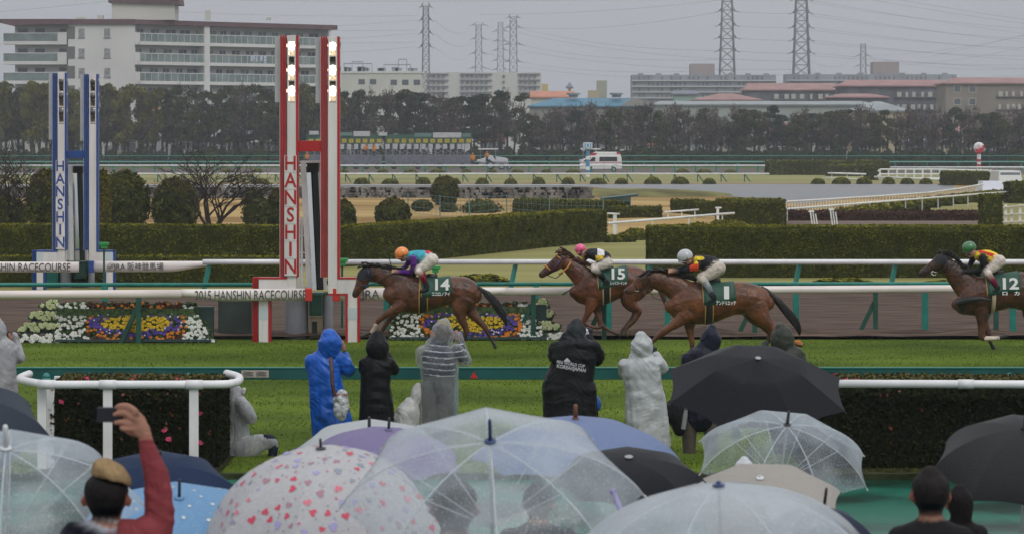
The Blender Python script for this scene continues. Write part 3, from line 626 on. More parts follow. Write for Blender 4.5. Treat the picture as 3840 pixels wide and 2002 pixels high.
for z in floors:
    q = MB(); q.box(X(12, DB), X(216, DB), DB - .1, DB + 2.3, z, z + .55); q.box(X(216, DB), X(250, DB), DB - .1, DB + 2.3, z, z + 2.05); q.build("balcony", concrete_w, t)
    g = MB(); g.box(X(13, DB), X(216, DB), DB - .06, DB - .02, z + .55, z + 1.85); g.box(X(12, DB), X(216, DB), DB - .1, DB, z + 1.85, z + 1.95, 1); g.build("balcony_railing", [shade, white_far], t)
    for a, b in ((14.3, LW), (0, 14.3)):
        q = MB(); q.box(a + (.6 if a == 0 else 0), b, -.1, 2.25, z, z + .55, 0, Mx)
        if a == 0: q.box(.0, 1.0, -.1, 2.25, z, z + 2.05, 0, Mx)
        q.build("balcony", concrete_w, t)
        g = MB(); g.box(a + .7, b - .3, -.06, -.02, z + .55, z + 1.85, 0, Mx); g.box(a + .7, b - .2, -.1, 0, z + 1.85, z + 1.95, 1, Mx)
        k = a + .7
        while k < b: g.box(k, k + .05, -.09, -.02, z + .5, z + 1.9, 1, Mx); k += 1.3
        g.build("balcony_railing", [shade, white_far], t)
    for a in (1.3, 4.2, 8.2, 11.6):
        f = MB(); x = X(48, DB) + a; f.box(x - .8, x + .8, DB + 2.12, DB + 2.2, z + .6, z + 2.7); f.build("window", win_m, t)
    k = 1.6
    while k < LW - 1.4:
        w = random.choice((1.5, 1.9, 1.1)); f = MB(); f.box(k, k + w, 2.1, 2.19, z + .6, z + 2.7, 0, Mx)
        f.box(k + w / 2 - .03, k + w / 2 + .03, 2.06, 2.1, z + .6, z + 2.7, 1, Mx); f.build("window", [random.choice((win_m, glass_b, shade)), white_far], t); k += w + random.uniform(.9, 1.8)
    for px in (306, 402):
        f = MB(); x = X(px, DB); f.box(x - .5, x + .5, DB - .04, DB + .01, z + 1.15, z + 2.65); f.box(x - .6, x + .6, DB - .12, DB, z + 1.02, z + 1.15, 1); f.build("window", [mat("curtain_window", (.26, .26, .27), .4, 2, .3), grey_p], t)
for a_, b_ in ((13.9, 15.0), (LW - .5, LW)): mb = MB(); mb.box(a_, b_, -.12, 2.2, 0, zr0, 0, Mx); mb.build("column", concrete_w, t)
mb = MB(); mb.box(X(410, DB), X(648, DB), DB + 3, DB + 9, zr1, zf(8)); mb.build("roof_tower", cream, t)
mb = MB(); mb.prism([(X(398, DB), zf(8)), (X(669, DB), zf(16)), (X(664, DB), zf(-30)), (X(400, DB), zf(-30))], DB + 2.5, DB + 9.5); mb.build("tower_roof", maroon, t)
for px, w, h in ((365, 1.0, .8), (290, 1.4, .5), (770, .9, 1.6), (1000, .8, .4)): mb = MB(); mb.cbox((X(px, DB), DB + 4, zr1 + h / 2), (w, 1, h)); mb.build("roof_vent", cream, t)
L_ = [(.0, 1.0, "grey towel, leftmost"), (.5, .8, "short shirt, second piece"), (1.1, 1.1, "pale sheet, middle piece"), (2.1, .9, "small shirt, fourth piece"), (2.8, 1.3, "longest blue-white sheet, rightmost")]
for a, h, lb_ in L_:
    mb = MB(); mb.box(23.4 + a, 23.8 + a, -.14, -.11, floors[5] + 1.9 - h, floors[5] + 1.9, 0, Mx)
    tag(mb.build("laundry", mat("pale_cloth", (.5, .56, .68), .8, 3, .3)), lb_ + " of washing on the middle balcony", "laundry", "washing on the balcony")
# beige low blocks
t = block("beige industrial block with rooftop pipes just right of the red post lamps", 1278, 1580, 272, 760, 14, cream); x0, x1 = X(1278, 760), X(1580, 760)
windows(t, X(1335, 760), X(1420, 760), 760, [Zp(318, 760)], 2, 1.6, 1.3, glass_b); windows(t, X(1455, 760), X(1585, 760), 760, [Zp(320, 760)], 3, 1.6, 1.3, glass_b)
mb = MB()
for i in range(14): a = random.uniform(1290, 1560); mb.cbox((X(a, 762), 762, Zp(262, 762)), (random.uniform(.5, 2), .6, random.uniform(.6, 1.4)))
for a, b, c in ((1290, 1395, 240), (1320, 1360, 233), (1440, 1540, 244), (1495, 1525, 224)): mb.bar(W(a, c, 761), W(b, c, 761), .25); mb.bar(W(a, c, 761), W(a, 270, 761), .18); mb.bar(W(b, c, 761), W(b, 270, 761), .18)
mb.build("roof_pipes", steel, t)
mb = MB(); mb.box(x0 - .2, x1 + .2, 759.8, 774, Zp(276, 760), Zp(269, 760)); mb.build("parapet", mat("parapet_white", (.62, .61, .58), .7), t)
t = block("white five-storey apartment block under the close pair of pylons", 1580, 2030, 272, 1000, 14, mat("white_block", (.56, .55, .52), .8))
for y in (277, 300, 323, 346):
    for a, b in ((1600, 1682), (1725, 1845), (1943, 2025)):
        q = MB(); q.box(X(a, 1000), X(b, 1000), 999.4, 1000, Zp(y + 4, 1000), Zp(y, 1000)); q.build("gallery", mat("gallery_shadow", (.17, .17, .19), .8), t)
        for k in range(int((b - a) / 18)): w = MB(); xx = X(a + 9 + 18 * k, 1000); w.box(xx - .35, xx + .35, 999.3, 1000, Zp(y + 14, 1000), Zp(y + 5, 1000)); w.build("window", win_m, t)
for y in (283, 304, 326):
    w = MB(); w.box(X(1885, 1000), X(1893, 1000), 999.5, 1000, Zp(y + 8, 1000), Zp(y, 1000)); w.build("window", win_m, t)
orange_m = mat("orange_tile", (.48, .22, .15), .8, .4, .12); blue_m = mat("blue_sheet_roof", (.045, .17, .26), .6, .3, .15); red_m = mat("pink_tile", (.33, .20, .19), .8, .3, .12)
grey_s = mat("grey_sheet_roof", (.25, .28, .29), .6, .2, .12); tan_m = mat("tan_wall", (.45, .38, .26), .8)
def house(label, px0, px1, eavey, ridgey, D, depth, wall, roof, name='house', hip=.18, rows=(), nwin=4, winw=1.4, winh=1.3, over=.5, gable=False):
    t = thing(name, label, "building", (X((px0 + px1) / 2, D), D, 0)); x0, x1 = X(px0, D), X(px1, D); ze, zr = Zp(eavey, D), Zp(ridgey, D)
    mb = MB(); mb.box(x0 + over, x1 - over, D, D + depth, 0, ze); mb.build("wall", wall, t)
    L = x1 - x0; hx = L * hip; ym = D + depth / 2; q = MB(); th = .25
    b = [(x0, D - over, ze), (x1, D - over, ze), (x1, D + depth + over, ze), (x0, D + depth + over, ze), (x0 + hx, ym, zr), (x1 - hx, ym, zr)]
    q.add(b + [(x, y, z - th) for x, y, z in b[:4]], [(0, 1, 5, 4), (1, 2, 5), (2, 3, 4, 5), (3, 0, 4), (6, 7, 1, 0), (7, 8, 2, 1), (8, 9, 3, 2), (9, 6, 0, 3), (9, 8, 7, 6)]); q.build("roof", roof, t)
    if rows: windows(t, x0 + over, x1 - over, D, [Zp(r, D) for r in rows], nwin, winw, winh, win_m)
    return t
house("orange-roofed hall between the white apartments and the blue roof", 1985, 2160, 364, 341, 640, 14, cream, orange_m, hip=.02, name='hall')
t = house("long low building with bright blue sheet roof behind the trees, centre", 1978, 2480, 398, 366, 600, 18, mat("grey_wall", (.27, .26, .26), .8), blue_m, hip=.2, name='warehouse')
for px in (2150, 2312): q = MB(); q.cyl((X(px, 606), 606, Zp(366, 606)), .9, .5, 16); q.cyl((X(px, 606), 606, Zp(366, 606) + .5), 1.35, .35, 16); q.build("roof_vent", grey_s, t)
mb = MB(); mb.prism([(X(2330, 596), Zp(398, 596)), (X(2500, 596), Zp(398, 596)), (X(2370, 596), Zp(368, 596))], 596, 598); mb.build("gable", mat("gable_grey", (.30, .29, .27), .8), t)
house("grey sheet-roofed warehouse in front of the pink roofs", 2440, 3290, 392, 378, 580, 16, mat("pale_green_grey", (.34, .37, .35), .8), grey_s, hip=.05, name='warehouse')
house("tan gabled shed at the right end of the grey warehouse roof", 3180, 3420, 415, 380, 572, 8, tan_m, grey_s, hip=.45, name='shed')
bl = mat("bluish_block", (.26, .28, .31), .8, .35, .15, stretch=(1, 1, .3))
def slab(label, px0, px1, topy, D, ys):
    t = block(label, px0, px1, topy, D, 12, bl)
    for y in ys: q = MB(); q.box(X(px0, D) - .1, X(px1, D) + .1, D - .8, D, Zp(y + 2.5, D), Zp(y - 1.5, D)); q.build("balcony", mat("slab_edge", (.5, .5, .51), .8), t)
    k = px0 + 8
    while k < px1 - 8:
        for y in ys: q = MB(); q.box(X(k, D), X(k + 6, D), D - .1, D, Zp(y - 3, D), Zp(y - 15, D)); q.build("window", win_m, t) if random.random() < .55 else None
        k += 17
    mb = MB()
    for i in range(8): a = px0 + (px1 - px0) * (i + .5) / 8; mb.cbox((X(a, D), D + 3, Zp(topy, D) + .2), (1.6, 1, .6))
    mb.build("roof_vent", bl, t); return t
slab("long bluish-grey apartment slab left of the tall pylons", 2370, 2910, 282, 900, (303, 325, 346, 368))
slab("long bluish-grey apartment slab stretching right of the tall pylons", 2950, 3588, 280, 920, (302, 324))
pk = mat("pinkish_render", (.33, .28, .27), .8)
block("pinkish rooftop box above the left bluish slab", 2590, 2680, 240, 905, 8, pk, 'rooftop', 'rooftop_box')
block("pinkish rooftop box above the right bluish slab", 3275, 3372, 233, 925, 8, pk, 'rooftop', 'rooftop_box')
brick = mat("brownish_render", (.24, .21, .18), .85, .2, .12); dark_w = mat("dark_gallery", (.12, .125, .14), .85, .3, .3)
def gallery(t, px0, px1, D, ys):
    for y in ys:
        q = MB(); q.box(X(px0, D), X(px1, D), D - .5, D, Zp(y + 3, D), Zp(y, D)); q.build("balcony", mat("gallery_edge", (.2, .2, .21), .8), t)
        k = px0 + 8
        while k < px1 - 14: w = MB(); a = random.choice((9, 12, 16)); w.box(X(k, D), X(k + a, D), D - .55, D - .4, Zp(y, D), Zp(y - 18, D)); w.build("balcony_panel", mat("pale_panel", (.46, .45, .42), .8), t); k += a + random.choice((10, 16, 22))
t = house("pink-tiled apartment house behind the grey warehouse, left of the three", 2790, 3165, 337, 311, 700, 14, dark_w, red_m, hip=.06, name='tiled_apartment'); gallery(t, 2895, 3150, 700, (372,))
t = house("pink-tiled apartment house with two galleries, middle of the three", 3150, 3572, 322, 298, 660, 14, dark_w, red_m, hip=.1, name='tiled_apartment'); gallery(t, 3355, 3560, 660, (364, 411))
t = house("brown apartment house with pink tiled roof at the right edge", 3538, 4000, 312, 290, 620, 14, brick, red_m, hip=.12, name='tiled_apartment'); gallery(t, 3735, 3990, 620, (362, 410))
windows(t, X(3562, 620), X(3675, 620), 620, [Zp(346, 620), Zp(393, 620)], 2, 1.3, 1.2, win_m)
house("small pink roof peeping before the left pink-tiled house", 2598, 2860, 374, 350, 640, 10, brick, red_m, hip=.4)
house("small pink hipped roof in front of the middle pink-tiled house", 3105, 3335, 364, 351, 640, 10, dark_w, red_m, hip=.25)
house("little red-roofed house with a pale green wall left of the pink roofs", 2520, 2620, 352, 340, 650, 6, mat("mint_wall", (.30, .42, .36), .8), mat("slate", (.16, .18, .22), .7), hip=.1)
house("tiny grey pyramid-roofed cupola on a yellow base", 2122, 2150, 328, 308, 650, 2.0, mat("yellow_wall", (.50, .42, .18), .8), mat("slate", (.16, .18, .22), .7), hip=.49, name='cupola')
block("yellow rooftop tank left of the cupola", 2032, 2055, 316, 660, 1.5, mat("yellow_wall", (.50, .42, .18), .8), 'tank', 'water_tank')
block("cream box building right of the cupola, above the blue roof", 2205, 2245, 340, 650, 3, tan_m)
block("pale olive wall panel behind the cream box building", 2238, 2276, 303, 655, 3, mat("olive_wall", (.36, .37, .30), .8))
# low buildings glimpsed through the tree belt
wl = [mat("glimpse_white", (.62, .61, .59), .8), cream, mat("glimpse_blue", (.2, .28, .38), .8), tan_m, mat("glimpse_grey", (.4, .41, .43), .8)]
rl = [orange_m, grey_s, mat("slate", (.16, .18, .22), .7), red_m]
REGB = [(-999, 1045, "left of red post"), (1045, 1950, "above the starting gates"), (1950, 2700, "above the ambulance"), (2700, 3300, "under the tall pylons"), (3300, 9999, "near the red striped marker")]
for i in range(26):
    px = -60 + i * 155 + random.uniform(-40, 40); w = random.uniform(70, 150); top = random.uniform(478, 545) if px > 1200 else random.uniform(350, 520)
    D = random.uniform(505, 512) if px < 1250 else random.uniform(515, 560); o = house(None, px, px + w, top, top - random.uniform(14, 26), D, 5, wl[i % 5], rl[i % 4], rows=(top + 34, top + 66), nwin=3, winw=1.1)
    later(o, px, f"small {['white', 'cream', 'blue-walled', 'tan', 'grey'][i % 5]} house glimpsed through trees", REGB)

# ---- tree belt
green_d = foliage("pine_needles", (.034, .042, .018), (.095, .10, .034), .8); green_y = foliage("yellowish_leaf", (.09, .088, .018), (.19, .17, .03), .8)
brown_l = foliage("brown_twigs", (.075, .055, .046), (.15, .115, .092), .8); green_c = foliage("cool_green", (.028, .045, .030), (.06, .085, .05), .8)
trunk_m = mat("trunk_bark", (.045, .038, .034), .9)
def tree_proto(seed, h, m, kind):
    rnd = random.Random(seed); rg = np.random.default_rng(seed); t = thing("belt_tree", None, "tree")
    mb = MB(); lean = rnd.uniform(-.35, .35)
    pts = [(lean * (k / 5) ** 2 * 1.2 + rnd.uniform(-.12, .12), rnd.uniform(-.1, .1), h * .82 * k / 5) for k in range(6)]; mb.tube(pts, [.22, .19, .16, .13, .09, .05], 7)
    cl = []
    for k in range(13 if kind != 'brown' else 15):
        z = h * rnd.uniform(.34, .97); rr = (1.9 if kind == 'pine' else 1.6) * (1.15 - .7 * abs(z / h - .62) / .4); a = rnd.uniform(0, 6.28); d = rr * rnd.uniform(.2, 1)
        c = (pts[3][0] + math.cos(a) * d, math.sin(a) * d, z); cl.append(c); q = pts[min(5, int(z / h / .82 * 5 * .8))]
        mb.tube([q, ((q[0] + c[0]) / 2, (q[1] + c[1]) / 2, (q[2] + c[2]) / 2 - .1), c], [.07, .05, .02], 4, cap=False)
        if kind == 'brown':
            for _ in range(5): mb.bar(c, (c[0] + rnd.uniform(-.8, .8), c[1] + rnd.uniform(-.6, .6), c[2] + rnd.uniform(.1, 1.1)), .04)
    mb.build("trunk", trunk_m, t)
    P = []; 
    for c in cl:
        n = {'pine': 170, 'broad': 190, 'brown': 95}[kind]; s = rnd.uniform(.75, 1.2)
        q = rg.normal(0, 1, (n, 3)); q /= np.linalg.norm(q, axis=1)[:, None]; q *= rg.uniform(.35, 1, (n, 1)) ** .5
        q *= np.array({'pine': [.95, .9, .34], 'broad': [.9, .9, .62], 'brown': [.85, .8, .7]}[kind]) * s; P.append(q + np.array(c))
    P = np.concatenate(P); lb = MB(); lb.leaves(P, np.tile([0, 0, 1.0], (len(P), 1)), .20 if kind != 'brown' else .14, 0, spread=1.2, asp=1.5)
    lb.build("crown", m, t); return t
protos = [(tree_proto(1, 8.2, green_d, 'pine'), 'pine', 8.2), (tree_proto(2, 8.2, green_c, 'pine'), 'pine', 8.2), (tree_proto(3, 8, green_y, 'broad'), 'yellow', 8), (tree_proto(4, 8, green_d, 'broad'), 'broad', 8), (tree_proto(5, 8, brown_l, 'brown'), 'brown', 8), (tree_proto(6, 8, brown_l, 'brown'), 'brown', 8), (tree_proto(7, 8.2, green_d, 'pine'), 'pine', 8.2)]
LBL = {'pine': "dark green pine in tree belt", 'yellow': "yellowish-green tree in tree belt", 'broad': "dark round-crowned tree in tree belt", 'brown': "brown half-bare tree in tree belt"}
REGT = [(-999, 290, "behind the blue post"), (290, 1045, "between the winning posts"), (1045, 1290, "behind the red post"), (1290, 1790, "behind starting gates"), (1790, 2180, "between gates and ambulance"), (2180, 2500, "above the ambulance"), (2500, 2900, "below the left tall pylon"), (2900, 3350, "above far hedge block"), (3350, 9999, "above multi-bar fence")]
used = set(); i = 0; px = -90
def topline(px):
    if px < 250: return 318
    if px < 1250: return 328
    if px < 1900: return 350
    if px < 1990: return 362
    if px < 2200: return 405
    return 398 + (px - 2200) * .012
while px < 3960:
    for row in range(2):
        D = (482, 494)[row] + random.uniform(-3, 3); p2 = px + row * 20 + random.uniform(-10, 10)
        top = topline(p2) + random.uniform(-14, 22) + row * -4; h = Zp(top, D)
        if p2 < 330: ch = random.choice((0, 3, 2, 3, 6))
        elif p2 < 1280: ch = random.choice((0, 6, 2, 3, 4, 0))
        elif p2 < 1980: ch = random.choice((1, 1, 0, 6, 4)) if row else random.choice((1, 4, 5, 1))
        else: ch = random.choice((4, 5, 4, 5, 1, 6, 3))
        pr, kd, ph = protos[ch]; fresh = ch not in used; sc = (random.uniform(.8, 1.15) * (1.1 if p2 < 2000 else 1.0), 1, h / ph)
        if fresh: used.add(ch); o = pr; o.location = (X(p2, D), D, 0); o.rotation_euler = (0, 0, random.uniform(0, 6.28)); o.scale = sc
        else: o = dup(pr, (X(p2, D), D, 0), random.uniform(0, 6.28), sc)
        o['group'] = "trees of the belt behind the back straight"; later(o, p2, LBL[kd], REGT)
    px += random.uniform(33, 50)
for k in range(len(protos)):
    if k not in used: o = protos[k][0]; o.location = (X(1000, 500), 500, 0); o['group'] = "trees of the belt behind the back straight"; later(o, 1000, LBL[protos[k][1]], REGT)
# dense undergrowth shrubs at the foot of the belt
under = bush_mesh("u", 2.1, 1.2, 2.9, .26, 900, 0, lump=.25, jit=.06).mesh("evergreen_shrub", [hedge_core, foliage("under_leaf", (.018, .030, .016), (.042, .06, .03), 1), foliage("under_leaf2", (.02, .034, .018), (.05, .068, .03), 1)])
px = -80
while px < 3950:
    D = 470 + random.uniform(-1, 1); o = put(under, "evergreen_shrub", None, "shrub", (X(px, D), D, 0), (random.uniform(.9, 1.2), 1, random.uniform(.75, 1.1)), random.uniform(0, 6), "dark evergreen shrubs at the foot of the tree belt")
    later(o, px, "evergreen shrub under tree belt", REGT); px += 62
# haze
mb = MB(); mb.box(-1500, 1500, -60, 3000, -1, 140)
hz = bpy.data.materials.new("haze_air"); hz.use_nodes = True; n = hz.node_tree; n.nodes.remove(n.nodes["Principled BSDF"])
pv = n.nodes.new("ShaderNodeVolumePrincipled"); pv.inputs['Color'].default_value = (.86, .9, .96, 1); pv.inputs['Density'].default_value = .0003; pv.inputs['Anisotropy'].default_value = 0.0
n.links.new(pv.outputs[0], n.nodes["Material Output"].inputs['Volume']); o = mb.build("haze", hz); o['kind'] = 'stuff'
# ================================================================ winning posts
lamp_on = mat("lit_lamp", (1, .90, .72), .3, emit=2.6)
warm_in = mat("lamp_recess_glow_tint", (.62, .55, .46), .5, 3, .15)  # warm glow of the lamps put into the recess colour
face_m = mat("post_face", (.68, .65, .64), .4, 5, .10, stretch=(1, 1, .12), detail=6); plate_m = mat("pale_plate", (.52, .60, .63), .4)
def gate(label, D, col, lit, L0, L1, R0, R1, top, shy, topR, base, legL, legR, beam, let, innerL, lampy, side, coln):
    """two tall box posts on bent feet; pixel rows are turned into real sizes at distance D"""
    x = lambda p: X(p, D); z = lambda p: Zp(p, D); t = thing("winning_post", label, "winning post", (x((L0 + R1) / 2), D, 0)); dp = .34
    def post(a, b, tp, inner):
        # a..b is the front face, its left flank is fluted
        q = MB(); lo = lampy[-1] + 46 if lampy else tp; s = F / D
        q.box(x(a), x(b), D, D + dp, z(shy + 30), z(lo)); q.box(x(a), x(b), D, D + dp, z(tp + 24), z(tp))
        q.box(x(a), x(a) + .035, D, D + dp, z(lo), z(tp + 24)); q.box(x(b) - .035, x(b), D, D + dp, z(lo), z(tp + 24)); q.box(x(a), x(b), D + dp - .03, D + dp, z(lo), z(tp + 24), 1)
        for k, ly in enumerate(lampy): q.box(x(a) + .03, x(b) - .03, D + .02, D + dp - .02, z(ly + 44), z(ly + 38), 1)
        q.build("post", [face_m, warm_in], t, bevel=.006)
        e = MB(); w = .045
        e.box(x(b), x(b) + w, D - .01, D + dp, z(shy), z(tp))
        for k in range(3): e.box(x(a) - .05 * (k + 1) - .002, x(a) - .05 * k - .022, D - .0 + .02 * k, D + dp, z(shy), z(tp))
        e.box(x(a) - .17, x(a), D + .1, D + dp - .02, z(shy), z(tp), 1); e.build("edge_strip", [col, white_p], t)
        f = MB(); f.box(x(a) - .27, x(a) - .17, D + .12, D + .2, z(tp + 250), z(tp + 2)); f.build("flank_plate", mat("flank_plate", (.42, .43, .45), .4, 2, .1), t)
        for ly in lampy:
            c = ((x(a) + x(b)) / 2, D + .12, z(ly)); hd = MB(); hd.ell((c[0], c[1] + .04, c[2] + .02), .165, .14, .17, 18, 10); hs_ = hd.build("lamp_housing", chrome if not lit else mat("lamp_shell", (.12, .11, .1), .4), t, smooth=True)
            g = MB(); g.ell((c[0], c[1] - .07, c[2] - .01), .108, .07, .108, 18, 10); g.build("lamp_lens", lamp_on if lit else mat("unlit_lens", (.05, .05, .055), .05, spec=1), hs_, smooth=True)
            if lit:
                pl_ = bpy.data.lights.new("lamp_light", 'POINT'); pl_.energy = 1.2; pl_.color = (1, .82, .6); pl_.shadow_soft_size = .05; po_ = bpy.data.objects.new("lamp_light", pl_); COL.objects.link(po_); po_.location = (c[0], c[1] - .02, c[2] - .19); adopt(po_, t)
    post(L0, L1, top, L1); post(R0, R1, topR, R0)
    for a, b, foot, leg in ((L0, L1, legL, 'l'), (R0, R1, legR, 'r')):
        q = MB(); e = MB(); lw = foot[1] - foot[0]; th = 34
        if leg == 'l':
            q.box(x(foot[0]), x(a) - .001, D + .002, D + dp, z(shy + 60), z(shy + 4)); q.box(x(a), x(b), D + .002, D + dp, z(shy + 60), z(shy + 30)); q.box(x(foot[0]), x(foot[1]), D + .002, D + dp, 0, z(shy + 60))
            e.box(x(foot[0]) - .05, x(a), D - .01, D + dp + .01, z(shy + 6), z(shy)); 
            for k in range(3): e.box(x(foot[0]) - .045 * (k + 1), x(foot[0]) - .045 * k - .02, D + .02 * k, D + dp, 0, z(shy))
            e.box(x(foot[1]), x(foot[1]) + .05, D - .01, D + dp, 0, z(shy + 60)); e.box(x(foot[1]), x(b), D - .005, D + dp - .01, z(shy + 66), z(shy + 60))
        else:
            q.box(x(b) + .001, x(foot[1]), D + .002, D + dp, z(shy + 60), z(shy + 4)); q.box(x(a), x(b), D + .002, D + dp, z(shy + 60), z(shy + 30)); q.box(x(foot[0]), x(foot[1]), D + .002, D + dp, 0, z(shy + 60))
            e.box(x(b), x(foot[1]) + .05, D - .01, D + dp + .01, z(shy + 6), z(shy)); e.box(x(foot[1]), x(foot[1]) + .045, D - .01, D + dp, 0, z(shy))
            e.box(x(foot[0]) - .05, x(foot[0]), D - .01, D + dp, 0, z(shy + 60)); e.box(x(a), x(foot[0]), D - .005, D + dp - .01, z(shy + 66), z(shy + 60))
        q.build("foot", face_m, t, bevel=.006); e.build("foot_trim", col, t)
        g = MB(); g.box(x(foot[0]), x(foot[1]), D - .006, D, z(base - 96), z(base - 140)); g.build("pale_band", plate_m, t)
    q = MB(); q.box(x(L1) + .045, x(R0) - .16, D + .08, D + .26, z(beam[1]), z(beam[0])); q.build("cross_beam", col, t, bevel=.006)
    n = 7; y0, y1 = let; cx = (x(L0) + x(L1)) / 2 - .02; hgt = (z(y0) - z(y1)) / n
    for i, ch in enumerate("HANSHIN"):
        zc = z(y0) - hgt * (i + .5); q = MB(); q.box(cx - hgt * .36, cx + hgt * .36, D - .05, D - .035, zc - hgt * .49, zc + hgt * .49); pb = q.build("letter_plate", face_m, t)
        text(ch, (cx, D - .056, zc), hgt * 1.18, col, pb, name="letter", xs=.86 if ch != 'I' else 1, bold=.012)
    return t
red_gate = gate("tall red and white winning post with lit lamps and vertical lettering", 65.35, red_p, True, 1077, 1110, 1230, 1265, 134, 1040, 138, 1293, (970, 1006), (1304, 1340), (529, 569), (583, 1034), 0, [170, 262, 340], 0, 'red')
blue_gate = gate("tall blue and white winning post with unlit lamps, at the left", 88.0, blue_p, False, 216, 243, 334, 361, 274, 939, 279, 1085, (137, 162), (398, 424), (566, 594), (602, 935), 0, [306, 360, 420], 0, 'blue')
def mirror(label, D, x0t, x1t, x0b, x1b, yt, yb, ladder):
    x = lambda p: X(p, D); z = lambda p: Zp(p, D); t = thing("finish_mirror", label, "mirror", (x((x0b + x1b) / 2), D, 0)); zt, zb = z(yt), z(yb)
    for a, b, dy in ((x0t, x0b, 0), (x1t, x1b, .35)):
        q = MB(); q.bar((x(a), D + dy, zt), (x(b), D + dy, zb), .11, .11); q.build("frame", white_p, t)
    q = MB(); w0, w1 = (x1t - x0t), (x1b - x0b); q.add([(x(x0t + w0 * .2), D + .1, zt - .1), (x(x0t + w0 * .62), D + .2, zt - .1), (x(x0b + w1 * .62), D + .2, zb), (x(x0b + w1 * .2), D + .1, zb)], [(0, 1, 2, 3)]); q.build("mirror_glass", mat("mirror", (.75, .78, .78), .07, metal=1), t)
    q = MB(); q.bar((x(x0t + w0 * .78), D + .22, zt - .08), (x(x0b + w1 * .78), D + .22, zb), .12); q.build("back_panel", mat("black_panel", (.012, .012, .012), .3), t)
    q = MB(); q.box(x(x0t) - .06, x(x1t) + .1, D - .05, D + .45, zt, zt + .04); q.build("top_plate", white_p, t)
    q = MB(); q.box(x(x0t) + .08, x(x1t) + .02, D + .02, D + .4, zt - .2, zt - .005); q.build("top_bracket", black_p, t)
    if ladder:
        for a in ladder[:2]: q = MB(); q.bar((x(a), D + .1, z(ladder[2])), (x(a), D + .1, zb), .05); q.build("ladder_rail", white_p, t)
        for k in range(5): q = MB(); zz = z(ladder[2]) - (z(ladder[2]) - zb) * (k / 4.2); q.bar((x(ladder[0] - 4), D + .1, zz), (x(x0b) - .03, D + .1, zz), .035); q.build("rung", white_p, t)
    return t
mirror("tall tilted finish mirror in white frame between the red posts", 66.1, 1137, 1190, 1160, 1212, 612, 1088, (1120, 1131, 822))
mirror("tall tilted finish mirror in white frame between the blue posts", 88.7, 263, 306, 270, 318, 624, 978, (248, 256, 775))
def drums(D, la, items, base):
    for nm, lab, a, b, y0, y1, m_ in items:
        mb = MB(); r = (X(b, D) - X(a, D)) / 2
        if nm == 'drum': mb.cyl((X((a + b) / 2, D), D + .3, 0), r, Zp(y0, D), 28); mb.cyl((X((a + b) / 2, D), D + .3, 0), r * 1.04, .05, 28); mb.cyl((X((a + b) / 2, D), D + .3, Zp(y0, D)), r * 1.03, .03, 28)
        else: mb.box(X(a, D), X(b, D), D + .1, D + .7, Zp(y1, D), Zp(y0, D)); mb.box(X(a, D) - .02, X(b, D) + .02, D + .08, D + .72, Zp(y0, D), Zp(y0, D) + .03); mb.box(X(a, D) + .05, X(b, D) - .05, D + .085, D + .1, Zp(y1 - 8, D), Zp(y0 + 10, D))
        tag(mb.build({'drum': 'drum', 'box': 'equipment_box'}[nm], m_, origin=(X(a, D), D, 0), smooth=False, bevel=.006), lab, {'drum': 'drum', 'box': 'box'}[nm])
drum_m = mat("grey_drum", (.26, .27, .31), .45, 2, .15); cab = mat("cabinet_green", (.035, .05, .045), .5, 2, .2); beige_m = mat("beige_box", (.33, .27, .18), .6, 3, .2)
drums(66.3, 0, [('drum', "wide grey cylinder under the finish mirror by the red post", 1066, 1153, 1124, 0, drum_m), ('drum', "narrow grey cylinder right of the mirror at the red post", 1207, 1246, 1108, 0, drum_m),
  ('box', "dark green box hanging between the two grey cylinders at the red post", 1158, 1204, 1105, 1184, dgreen_p), ('box', "beige box with a dark opening between the two grey cylinders", 1158, 1204, 1190, 1268, beige_m),
  ('box', "grey-green electric cabinet left of the red post's left foot", 816, 942, 1118, 1295, cab)], 1290)
mb = MB(); D = 66.35; mb.box(X(1170, D), X(1189, D), D, D + .05, Zp(1255, D), Zp(1204, D)); 
tag(mb.build("hatch", black_p, origin=(X(1180, D), D, .2)), "small black opening in the beige box by the red post", "hatch")
drums(89.0, 0, [('drum', "grey cylinder at the foot of the blue post, left one", 218, 262, 1000, 0, drum_m), ('drum', "grey cylinder at the foot of the blue post, right one", 325, 350, 985, 0, drum_m), ('box', "dark green box between the cylinders of the blue post", 276, 320, 985, 1045, dgreen_p), ('box', "teal box beside the blue post's left foot", 168, 215, 1012, 1085, teal_p)], 1085)
